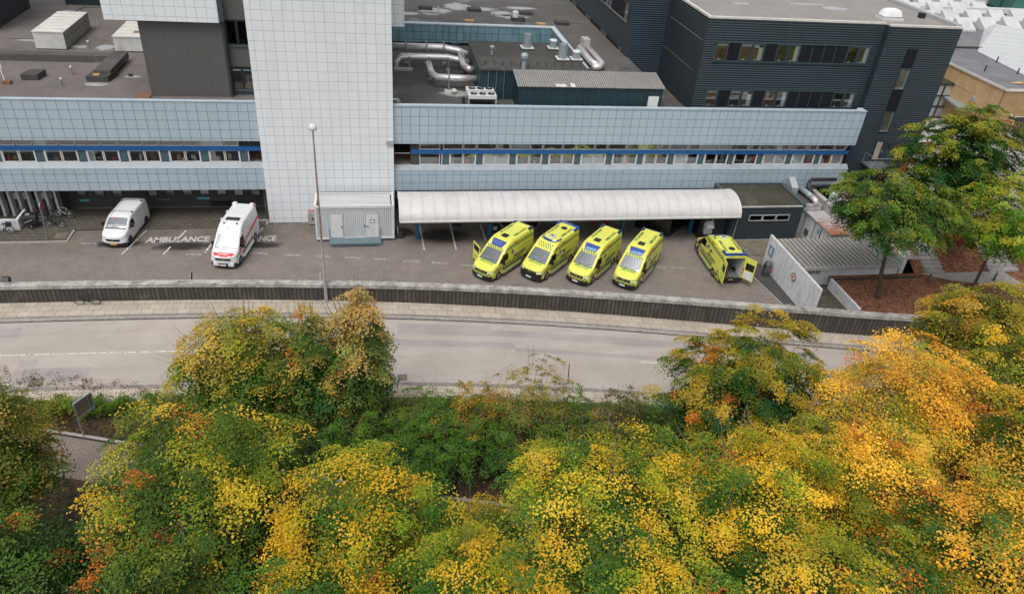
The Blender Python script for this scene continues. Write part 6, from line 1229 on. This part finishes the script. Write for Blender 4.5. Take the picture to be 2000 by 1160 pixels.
def brd(m,t0,t1,z0,z1,th,sh=0): 
    a=Vector((-17.2,35.1,-.38)); b=Vector((-16.55,36.05,-.38)); d=(b-a); n=Vector((d.y,-d.x,0)).normalized()*th
    A=a+d*t0; B=a+d*t1; m.add([tuple(p+Vector((0,0,z))) for z in (z0,z1) for p in (A-n+n*sh,B-n+n*sh,B+n+n*sh,A+n+n*sh)],[(3,2,1,0),(4,5,6,7),(0,1,5,4),(1,2,6,5),(2,3,7,6),(3,0,4,7)])
part(t,'frame','galv_light',lambda m:(brd(m,0,1,1.9,2.0,.05),brd(m,0,1,.85,.95,.05),brd(m,0,.05,.95,1.9,.05),brd(m,.95,1,.95,1.9,.05),brd(m,.75,.78,.95,1.9,.05))); part(t,'pane','moss_and_reflection',lambda m:brd(m,.05,.95,.95,1.9,.02))  # pane colour stands in for the green reflection in its glass
# ------------------------------------------------------------------ trees and shrubs
def leaves(name,cent,nrm,size,per,lsz,colA,colB,tval,seed,parent,spots=.03,spotcol=(.50,.12,.02),flat=.22,vary=.30,axis=None):
    "one mesh of small leaf faces gathered in sprays; the sprays are given by centre, normal and radius"
    g=np.random.default_rng(seed); n=len(cent); N=n*per; idx=np.repeat(np.arange(n),per)
    nn=nrm/np.linalg.norm(nrm,axis=1,keepdims=True); a=np.cross(nn,g.normal(size=(n,3))) if axis is None else axis-nn*np.sum(axis*nn,1,keepdims=True); a/=np.linalg.norm(a,axis=1,keepdims=True); b=np.cross(nn,a)
    # sprays are longer than wide
    u=(g.normal(size=N)*.62 if axis is None else g.triangular(-1.15,-.1,1.35,N))*size[idx]; v=g.normal(size=N)*size[idx]*.36*(1 if axis is None else (1.15-.35*u/size[idx])); w=g.normal(size=N)*size[idx]*flat
    w-= .30*(np.maximum(u,0)**2+v*v)/np.maximum(size[idx],.1)
    p=cent[idx]+a[idx]*u[:,None]+b[idx]*v[:,None]+nn[idx]*w[:,None]
    ln=nn[idx]+g.normal(size=(N,3))*.30; ln/=np.linalg.norm(ln,axis=1,keepdims=True)
    t1=np.cross(ln,g.normal(size=(N,3))); t1/=np.linalg.norm(t1,axis=1,keepdims=True); t2=np.cross(ln,t1)
    L=lsz*g.uniform(.65,1.3,N)[:,None]; W_=L*.36
    V=np.stack([p-t1*L*.5,p+t2*W_-t1*L*.05,p+t1*L*.5-ln*L*.12,p-t2*W_-t1*L*.05],1).reshape(-1,3)
    t=np.clip((tval[idx]+g.normal(size=N)*vary*.30-.5)*1.3+.5,0,1)[:,None]; A_=np.array(colA); B_=np.array(colB); Mi=(.42*A_+.46*B_)*np.array([.78,1.20,.8])
    c=np.where(t<.5,A_[None]*(1-2*t)+Mi[None]*2*t,Mi[None]*(2-2*t)+B_[None]*(2*t-1))
    hue=g.normal(size=(n,1))*.09; c=c*(1+np.concatenate([hue,hue*.2,-hue],1)[idx])
    rb=g.random(n)<spots*.9; rl=(rb[idx]&(g.random(N)<.75))|(g.random(N)<spots*.08); c[rl]=np.array(spotcol)*g.uniform(.6,1.2,(rl.sum(),1))
    c=c*g.uniform(.84,1.16,(N,1))*g.uniform(.80,1.2,(n,1))[idx]
    me=bpy.data.meshes.new(name); me.vertices.add(4*N); me.vertices.foreach_set('co',V.astype(np.float32).ravel())
    me.loops.add(4*N); me.loops.foreach_set('vertex_index',np.arange(4*N,dtype=np.int32)); me.polygons.add(N); me.polygons.foreach_set('loop_start',np.arange(0,4*N,4,dtype=np.int32)); me.polygons.foreach_set('loop_total',np.full(N,4,dtype=np.int32))
    me.update(calc_edges=True)
    at=me.color_attributes.new('leaf','FLOAT_COLOR','CORNER'); cc=np.ones((4*N,4),dtype=np.float32); cc[:,:3]=np.repeat(np.clip(c,0,1),4,0); at.data.foreach_set('color',cc.ravel())
    me.materials.append(M['leaf']); o=bpy.data.objects.new(name,me); COL.objects.link(o); o.parent=parent; return o
def tree(label,base,cc,rad,A,B,clumps=360,per=190,lsz=.112,bias=0.5,seed=1,name='autumn_tree',cat='tree',group=None,bark='bark_grey',spots=.03,spotcol=(.66,.18,.02),open_=.0,trunk_r=.2,low=-.55,cone=0.,grad=.55,twigs=14,csz=.92,flat=.05):
    clumps=int(clumps*1.0); g=np.random.default_rng(seed*7+1); t=thing(name,label,cat,base,0,group)
    bx=np.array(base,float); c=np.array(cc,float)-bx; R3=np.array(rad,float)
    lob=g.normal(size=(14,3)); lob[:,2]=np.abs(lob[:,2])*.8; lob/=np.linalg.norm(lob,axis=1,keepdims=True); lobh=g.uniform(.15,.36,14)
    D=[];C=[]
    while len(C)<clumps:
        d=g.normal(size=3); d/=np.linalg.norm(d)
        if d[2]<low: continue
        dot=lob@d; f=.74+float(np.sum(lobh*np.clip((dot-.80)/.20,0,1)**1.3)); f=min(f,1.07); 
        r=f*g.random()**(1/2.6)
        if d[2]<0: r*=1-.25*abs(d[2])
        if open_ and g.random()<open_ and r<.55: continue
        k_=1-cone*max(0,d[2]*r)**1.2; pt=c+d*r*R3*np.array([k_,k_,1.0])
        C.append(pt); D.append(d)
    C=np.array(C); D=np.array(D)
    # limbs
    fork=c*np.array([.75,.75,0])+np.array([0,0,max(c[2]-R3[2]*.62,c[2]*.35)]); top=c+np.array([0,0,R3[2]*.72])
    m=MB(); wob=g.normal(size=(2,3))*np.array([.15,.15,0])
    m.tube([(0,0,0),tuple(fork*.5+wob[0]*.7),tuple(fork),tuple((fork+top)/2+wob[1]),tuple(top)],[trunk_r,trunk_r*.8,trunk_r*.6,trunk_r*.28,trunk_r*.05],9)
    m.lathe((0,0,0),[(trunk_r*1.5,-.1),(trunk_r*1.12,.22),(trunk_r*.9,.5)],9)
    nl=11; nodes=[]
    for i in range(nl):
        k=i/nl; s=fork+(top-fork)*(k*.75); az=i*2.4+g.random(); e=np.array([math.cos(az),math.sin(az),.25+.5*k]); e/=np.linalg.norm(e)
        tip=c+e*R3*.68; mid=(s+tip)/2+np.array([0,0,-.25])
        m.tube([tuple(s),tuple(mid),tuple(tip)],[trunk_r*.32,trunk_r*.18,trunk_r*.05],6,False)
        for q in np.linspace(.25,1,5):
            nodes.append((1-q)**2*s+2*q*(1-q)*mid+q*q*tip)
    nodes=np.array(nodes)
    pick=g.choice(len(C),min(len(C),130),replace=False)
    for i in pick:
        j=np.argmin(np.sum((nodes-C[i])**2,1)+.6*np.maximum(0,nodes[:,2]-C[i][2])); a=nodes[j]; mid=(a+C[i])/2+g.normal(size=3)*.12; m.tube([tuple(a),tuple(mid),tuple(C[i])],[trunk_r*.10,trunk_r*.06,.008],4,False)
    for i in range(twigs):
        d=g.normal(size=3); d[2]=abs(d[2])+.5; d/=np.linalg.norm(d); j=g.integers(len(nodes)); a=c+d*R3*.7; m.tube([tuple(a),tuple(c+d*R3*1.0),tuple(c+d*R3*g.uniform(1.05,1.2)+np.array([0,0,.2]))],[.016,.010,.004],4,False)
    mesh_obj('trunk',m,M[bark],t,world=False)
    rr_=np.linalg.norm((C-c)/R3,axis=1); hh=(C[:,2]-c[2])/R3[2]
    nz=np.sin(C[:,0]*1.7+seed)*np.sin(C[:,1]*1.5+seed*2)*.5+np.sin(C[:,2]*2.1+C[:,0]*.8)*.3
    tv=bias+grad*(.45*hh+.70*(rr_-.78))+.42*nz+g.normal(size=len(C))*.20; tv=np.clip(tv,0,1); tv=.25*tv+.75*(tv*tv*(3-2*tv)); tv=np.clip((tv-.5)*1.35+.45,0,1)
    nrm=D*np.array([.42,.42,.3])+np.array([0,0,.95])+g.normal(size=C.shape)*.16
    ax=D*np.array([1,1,.15])+g.normal(size=D.shape)*np.array([.5,.5,.12])
    # keep sprays of the outer shell a little smaller so that the outline frays
    sz=csz*g.uniform(.65,1.3,len(C))*np.where(rr_>.85,.92,1.1)
    leaves('crown',C,nrm,sz,per,lsz,A,B,tv,seed,t,spots,spotcol,flat,axis=ax)
    return t
DG=(.028,.062,.009); G=(.060,.122,.010); BG=(.092,.195,.015); OL=(.17,.20,.02); OG=(.30,.25,.03); YE=(.62,.40,.018); GO=(.84,.48,.05); OR=(.74,.33,.035); PG=(.50,.34,.09)
GRP='autumn trees on the bank below the street'
T=[
('broad green tree with yellow tips left of the path gap, near the notice board',(-7.9,22.7,-2.3),(-7.3,22.7,6.5),(4.4,4.2,5.3),G,(.66,.46,.03),dict(clumps=430,bias=0.05,seed=1,grad=1.0)),
('olive brown tree cut by the left edge beside the notice board',(-16.4,26.4,-2.3),(-17.1,26.2,5.6),(2.5,2.7,4.8),G,(.36,.22,.04),dict(bias=0.34,seed=2,clumps=260)),
('dark green tree in the bottom left corner',(-13.4,20.6,-2.4),(-13.4,20.4,3.5),(4.2,3.7,4.2),DG,(0.141,0.206,0.025),dict(bias=0.18,seed=3,clumps=420,spots=.012)),
('dark green tree at the bottom between the corner tree and the yellow trees',(-8.2,17.0,-2.4),(-8.2,17.2,4.6),(3.8,3.4,4.3),DG,(.24,.28,.03),dict(bias=0.14,seed=4,clumps=360)),
('feathery olive gold tree with thin bare top twigs alone over the road',(-6.4,33.9,-.7),(-7.3,33.8,4.4),(4.1,3.2,4.0),(0.067,0.152,0.014),(.50,.35,.05),dict(bias=0.37,seed=5,spots=.012,clumps=400,per=130,csz=.80,lsz=.135,twigs=60,grad=1.2,open_=.15,cone=.12,low=-.8,trunk_r=.17)),
('slim pale gold tree whose tip reaches the street lamp foot',(-1.3,33.4,-.7),(-1.2,33.4,4.6),(2.5,2.2,5.4),(0.065,0.136,.02),(.54,.36,.10),dict(bias=0.50,seed=6,clumps=250,per=120,csz=.66,lsz=.135,twigs=34,cone=.6,low=-.8,open_=.1,trunk_r=.13,spots=.015,grad=.9)),
('slim olive tree squeezed between the feathery tree and the pale gold spire',(-3.6,33.1,-.8),(-3.6,33.0,4.2),(2.2,2.0,4.9),(0.036,0.120,.018),(.44,.32,.06),dict(bias=0.37,seed=7,clumps=220,per=120,csz=.66,lsz=.135,twigs=26,cone=.55,low=-.8,trunk_r=.12,grad=.9)),
('round green and rust tree over the right hand end of the road',(20.2,28.6,-1.4),(20.2,28.6,4.8),(5.4,4.1,5.2),(0.020,0.080,.012),(.42,.30,.022),dict(bias=0.32,seed=8,clumps=640,grad=1.1,spots=.045,csz=.62,open_=.0,low=-.8)),
('yellow tree below the green shrubs, left of the dark path gap',(-.8,20.0,-2.5),(-.8,20.2,5.5),(4.0,3.6,4.7),(0.065,0.160,.018),YE,dict(bias=0.39,seed=9,clumps=360)),
('yellow green tree at the bottom edge under the first yellow tree',(-3.6,15.8,-2.5),(-3.6,15.8,5.0),(3.6,3.4,4.4),(0.050,0.152,.018),(.66,.45,.03),dict(bias=0.19,seed=10,clumps=330)),
('golden green tree at the bottom centre of the photo',(2.9,15.4,-2.6),(2.9,15.4,5.8),(3.9,3.6,4.6),(0.058,0.152,.018),YE,dict(bias=0.31,seed=11,clumps=360,spots=.05)),
('broad yellow green tree right of the dark path gap',(8.9,20.0,-2.5),(9.1,19.9,6.1),(4.8,4.3,5.0),(0.065,0.160,.018),(.76,.49,.03),dict(bias=0.32,seed=12,clumps=420)),
('green gold tree at the bottom edge, right of centre',(9.3,14.2,-2.6),(9.3,14.2,6.2),(4.0,3.6,4.6),(0.040,0.136,.016),(.68,.46,.03),dict(bias=0.23,seed=13,clumps=360)),
('green flecked yellow tree below the round rust tree',(15.3,19.6,-2.6),(15.2,19.4,6.4),(4.4,4.0,4.9),(0.065,0.160,.018),(.80,.50,.025),dict(bias=0.42,seed=14,clumps=400)),
('green and yellow tree with dark hollows at the bottom, right of the green gold one',(15.6,13.2,-2.8),(15.6,13.2,6.6),(4.2,3.8,4.7),(0.029,0.120,.016),(.70,.46,.03),dict(bias=0.26,seed=15,clumps=380)),
('bright amber tree at the right, its top touching the road',(25.6,23.8,-2.4),(25.9,23.8,6.7),(4.5,4.2,5.1),(0.209,0.216,0.017),GO,dict(bias=0.68,seed=16,clumps=420,twigs=36,spots=.03,open_=.1)),
('amber and green tree between the rust tree and the bright amber tree',(20.9,20.0,-2.6),(20.7,19.8,6.4),(3.7,3.5,4.7),(0.155,0.196,0.017),(.86,.50,.04),dict(bias=0.48,seed=17,clumps=340)),
('olive gold tree hiding the end of the street wall',(35.2,30.4,-1.6),(36.6,30.6,6.3),(4.1,3.7,4.5),(0.141,0.147,0.017),(.50,.32,.035),dict(bias=0.42,seed=18,clumps=400,csz=.80,lsz=.135)),
('yellow green tree at the right edge in front of the olive gold one',(33.4,24.4,-2.4),(33.4,24.4,7.2),(4.2,4.0,5.0),(0.141,0.186,0.017),(.72,.47,.03),dict(bias=0.32,seed=19,clumps=360)),
('orange gold tree in the bottom right corner',(24.0,14.8,-2.8),(24.0,14.8,7.0),(4.4,4.0,5.0),(0.043,0.136,.018),(.86,.46,.04),dict(bias=0.41,seed=20,clumps=400,spots=.05)),
('orange and green tree at the right edge above the corner tree',(29.8,18.8,-2.7),(29.8,18.8,7.2),(4.6,4.2,5.2),(0.043,0.136,.018),(.88,.48,.05),dict(bias=0.43,seed=21,clumps=400,spots=.05)),
('green tree just outside the left edge below the hedge',(-21.0,24.5,-2.4),(-21.0,24.5,5.4),(3.3,3.3,4.8),G,(.30,.26,.03),dict(bias=.40,seed=24,clumps=300)),
('dark green tree outside the bottom left corner',(-20.5,17.5,-2.6),(-20.5,17.5,5.4),(4.4,4.0,5.0),DG,(.20,.24,.03),dict(bias=.34,seed=25,clumps=340)),
('small yellow green tree standing in the dark path gap',(4.2,22.0,-2.4),(4.2,22.0,2.4),(2.6,2.4,3.4),(0.060,0.108,0.011),(.55,.38,.03),dict(bias=.42,seed=23,clumps=170)),
('green tree with red flecks at the bottom, left of the orange corner tree',(20.0,14.2,-2.8),(20.0,14.2,5.8),(3.4,3.2,4.4),(0.032,0.120,.016),(.62,.40,.03),dict(bias=0.24,seed=22,clumps=300,spots=.08)),
]
for lab,b,c_,rd,A,B,k in T: tree(lab,b,c_,rd,A,B,group=GRP,**k)
tree('open crowned green tree with a leaning dark trunk in the leaf covered bed',(38.9,42.8,1.4),(37.7,42.9,8.4),(5.7,4.5,3.8),(.036,.092,.013),(.22,.25,.022),clumps=420,per=115,lsz=.15,bias=.36,seed=31,name='garden_tree',bark='bark',trunk_r=.19,open_=.3,csz=.62,group='trees in the garden beside the hospital',spots=.015,spotcol=(.55,.18,.03),twigs=6,low=-.3)
tree('tall olive topped tree in front of the brick building',(50.4,51.6,2.8),(50.0,51.8,8.3),(6.0,4.7,6.3),(.026,.09,.012),(.27,.27,.025),clumps=700,per=120,lsz=.165,bias=.20,seed=32,name='garden_tree',bark='bark',trunk_r=.24,grad=1.1,csz=.65,group='trees in the garden beside the hospital',spots=.02)
tree('bright yellow green tree at the right edge beside the garden path',(46.5,42.0,1.4),(46.6,42.3,8.0),(4.4,4.0,4.6),(.06,.17,.015),(.34,.35,.022),clumps=330,per=110,lsz=.15,bias=.55,seed=33,name='garden_tree',bark='bark',trunk_r=.16,open_=.35,csz=.58,group='trees in the garden beside the hospital',spots=.03)
def shrub(label,x,y,z,r,h,A,B,bias,seed,name='shrub',**k): return tree(label,(x,y,z),(x,y,z+h*.55),(r,r*.85,h*.5),A,B,clumps=k.pop('clumps',110),per=k.pop('per',60),lsz=.10,bias=bias,seed=seed,name=name,cat='shrub',group='shrubs on the bank between pavement and path',trunk_r=.05,low=-.8,twigs=k.pop('twigs',6),csz=.42,**k)
SH=[(-12.6,34.0,1.5,1.5,DG,OL,.4,'low shrub between the hedge and the feathery tree'),(-10.2,33.6,2.0,2.0,DG,OL,.35,'dark shrub left of the feathery tree trunk'),(-8.2,32.4,1.6,1.7,DG,G,.3,'low dark shrub by the path under the feathery tree'),(-4.6,31.6,1.8,2.0,DG,G,.45,'green shrub in shade below the slim olive tree'),(-2.0,31.2,1.9,2.4,G,BG,.55,'fresh green shrub beneath the pale gold spire'),(.6,32.6,1.9,2.2,G,(.16,.20,.03),.5,'shrub with yellow flecks right of the pale gold spire'),(1.0,30.2,1.7,2.2,DG,BG,.55,'mid green shrub beside the path, below the flecked shrub'),(3.3,31.7,2.0,2.7,G,BG,.75,'brightest green shrub in the middle of the bank'),(3.6,29.3,1.8,2.3,DG,BG,.6,'leafy green shrub at the path edge below the brightest one'),(5.9,32.2,1.6,2.6,(.09,.13,.02),(.42,.26,.03),.6,'rusty yellow shrub by the pavement'),(6.3,29.8,2.0,2.6,DG,BG,.45,'deep green shrub left of the feathery tall shrub'),(8.7,31.6,2.2,3.8,(.07,.13,.02),(.34,.25,.05),.6,'tall feathery shrub with tan seed heads by the marker post'),(8.8,28.6,2.1,2.8,G,OL,.5,'olive green shrub above the broad yellow green tree'),(11.3,30.8,1.9,2.6,(.05,.12,.02),OL,.5,'olive shrub right of the marker post'),(11.6,27.8,1.9,2.4,DG,OL,.45,'dark olive shrub right of the olive green shrub'),(13.6,30.2,1.6,3.2,(.08,.09,.03),(.20,.15,.06),.5,'greyish twiggy shrub reaching over the pavement'),(14.3,27.4,2.0,2.6,DG,G,.5,'dark shrub beside the round rust tree'),(9.9,29.9,1.7,2.3,DG,G,.4,'shaded green shrub between the feathery shrub and the path'),(-.3,29.4,1.5,1.8,DG,G,.35,'low dark shrub leaning over the path kerb'),(2.3,28.2,1.3,1.6,DG,BG,.4,'small green shrub spilling over the path kerb'),(12.9,28.7,1.8,2.4,DG,OL,.4,'dark olive shrub at the middle right of the bank'),(15.6,31.4,1.4,1.9,(.05,.13,.02),OL,.5,'small olive shrub by the pavement near the rust tree'),(-6.3,32.0,1.5,1.5,DG,G,.3,'dark shrub at the feathery tree trunk foot'),(16.2,29.6,1.6,2.0,(.05,.09,.02),OL,.5,'low shrub at the left foot of the round rust tree')]
for i,(x,y,r_,h,A,B,bi,lab) in enumerate(SH): shrub(lab,x,y,-.8 if y>30.5 else -1.0,r_*1.32,h*1.75,A,B,bi+.08,60+i,spots=.02,spotcol=(.5,.3,.03),clumps=120,per=60)
shrub('red leaved shrub behind the garden steps',48.6,47.9,2.8,1.6,2.2,(.2,.08,.03),(.42,.10,.03),.6,90,'red_shrub'); shrub('rust coloured shrub at the right edge of the garden',55,46.8,2.8,1.8,2.4,(.16,.10,.03),(.40,.14,.03),.55,91,'red_shrub')
# clipped hedge under the notice board and low growth along the pavement
def hedge(label,f,x0,x1,dy,z,h,wd,A,B,seed,n):
    g=np.random.default_rng(seed); t=thing('hedge',label,'hedge',((x0+x1)/2,f((x0+x1)/2)+dy,z)); X=g.uniform(x0,x1,n); Y=np.array([f(x) for x in X])+dy+g.uniform(-wd,wd,n); Z=z+h*g.uniform(.15,1,n)**.6+.12*np.sin(X*2.3)
    C=np.stack([X,Y,Z],1)-np.array(t.location); nr=g.normal(size=(n,3))*.4+np.array([0,0,1.0]); leaves('foliage',C,nr,g.uniform(.22,.4,n),46,.10,A,B,np.clip(.5+.3*np.sin(X*.9)+g.normal(size=n)*.2,0,1),seed,t,.02)
    m=MB(); [m.tube([(x-t.location.x,y-t.location.y,-.1),(x-t.location.x+.05,y-t.location.y,h*.7)],.018,4) for x,y in zip(X[:90],Y[:90])]; mesh_obj('stems',m,M['bark'],t,world=False)
hedge('low yellow green clipped hedge along the near pavement, under the notice board',kerbS,-24,-11.2,-2.15,-.15,.75,.55,(.07,.15,.015),(.26,.26,.03),5,420)
hedge('low straggly growth along the near pavement edge behind the green shrubs',kerbS,.8,17.5,-2.05,-.3,.55,.35,(.06,.13,.02),(.22,.21,.04),6,260)
# fallen leaves on the bank: uncountable
g=np.random.default_rng(9); n=900; X=g.uniform(-24,24,n); Y=np.array([pathN(x) for x in X])+g.uniform(.2,4.0,n); Z=np.array([-1.0+max(0,min(1,(y-pathN(x))/max(.5,(kerbS(x)-1.55-pathN(x)))))*1.0 for x,y in zip(X,Y)])+.03
o=leaves('fallen_leaves',np.stack([X,Y,Z],1),np.tile([[0,0,1.]],(n,1)),np.full(n,.5),14,.10,(.06,.03,.015),(.22,.09,.03),g.random(n),9,None,.05,flat=.01); tag(o,'brown fallen leaves scattered on the bank between pavement and path','leaves',kind='stuff')
g=np.random.default_rng(10); n=260; X=np.concatenate([g.uniform(36.8,54,n),g.uniform(-25,40,60)]); Y=np.concatenate([np.array([wallY(x)+.6+g.random()*(45.2-wallY(x)-.6) for x in X[:n]]),np.array([kerbS(x)-.5-g.random() for x in X[n:]])]); Z=np.where(np.arange(n+60)<n,1.43,.012)
o=leaves('fallen_leaves',np.stack([X,Y,Z],1),np.tile([[0,0,1.]],(n+60,1)),np.full(n+60,.6),12,.10,(.10,.04,.02),(.40,.17,.05),g.random(n+60),12,None,.05,flat=.01); tag(o,'russet fallen leaves on the garden bed and the near pavement','leaves',kind='stuff')
# ------------------------------------------------------------------ light and camera
w=bpy.data.worlds.new('World'); SC.world=w; w.use_nodes=True; nt=w.node_tree; nt.nodes.clear()
sky=nt.nodes.new('ShaderNodeTexSky'); sky.sky_type='NISHITA'; sky.sun_disc=False; EL,AZ=62,215
sky.sun_elevation=R(EL); sky.sun_rotation=R(AZ); sky.air_density=1.0; sky.dust_density=4.0; sky.ozone_density=.6
hs=nt.nodes.new('ShaderNodeHueSaturation'); hs.inputs['Saturation'].default_value=.22; hs.inputs['Value'].default_value=1.0
bg=nt.nodes.new('ShaderNodeBackground'); bg.inputs[1].default_value=.15; ow=nt.nodes.new('ShaderNodeOutputWorld')
nt.links.new(sky.outputs[0],hs.inputs['Color']); nt.links.new(hs.outputs[0],bg.inputs[0]); nt.links.new(bg.outputs[0],ow.inputs[0])
sd=bpy.data.lights.new('sun','SUN'); sd.energy=1.0; sd.angle=R(28); sd.color=(1,.955,.90); so=bpy.data.objects.new('sun',sd); COL.objects.link(so)
# sky texture: rotation 0 puts the sun at +Y, turning clockwise seen from above
sx,sy=math.sin(R(AZ)),math.cos(R(AZ)); dirv=Vector((sx*math.cos(R(EL)),sy*math.cos(R(EL)),math.sin(R(EL))))
so.rotation_euler=dirv.to_track_quat('Z','Y').to_euler()
cd=bpy.data.cameras.new('camera'); cam=bpy.data.objects.new('camera',cd); COL.objects.link(cam); SC.camera=cam
p,y,r=R(33.60),R(12.43),R(5.01)
fwd=Vector((math.sin(y)*math.cos(p),math.cos(y)*math.cos(p),-math.sin(p))); right=Vector((math.cos(y),-math.sin(y),0)); up=right.cross(fwd)
r2=right*math.cos(r)+up*math.sin(r); u2=-right*math.sin(r)+up*math.cos(r)
cam.matrix_world=Matrix(((r2.x,u2.x,-fwd.x,0),(r2.y,u2.y,-fwd.y,0),(r2.z,u2.z,-fwd.z,31.8),(0,0,0,1)))
cd.sensor_width=36; cd.lens=36*1448.5/2000; cd.clip_start=.5; cd.clip_end=2500
SC.render.resolution_x=1024; SC.render.resolution_y=593
SC.view_settings.view_transform='Standard'; SC.view_settings.look='None'; SC.view_settings.gamma=1; SC.view_settings.use_curve_mapping=False; SC.view_settings.exposure=.18
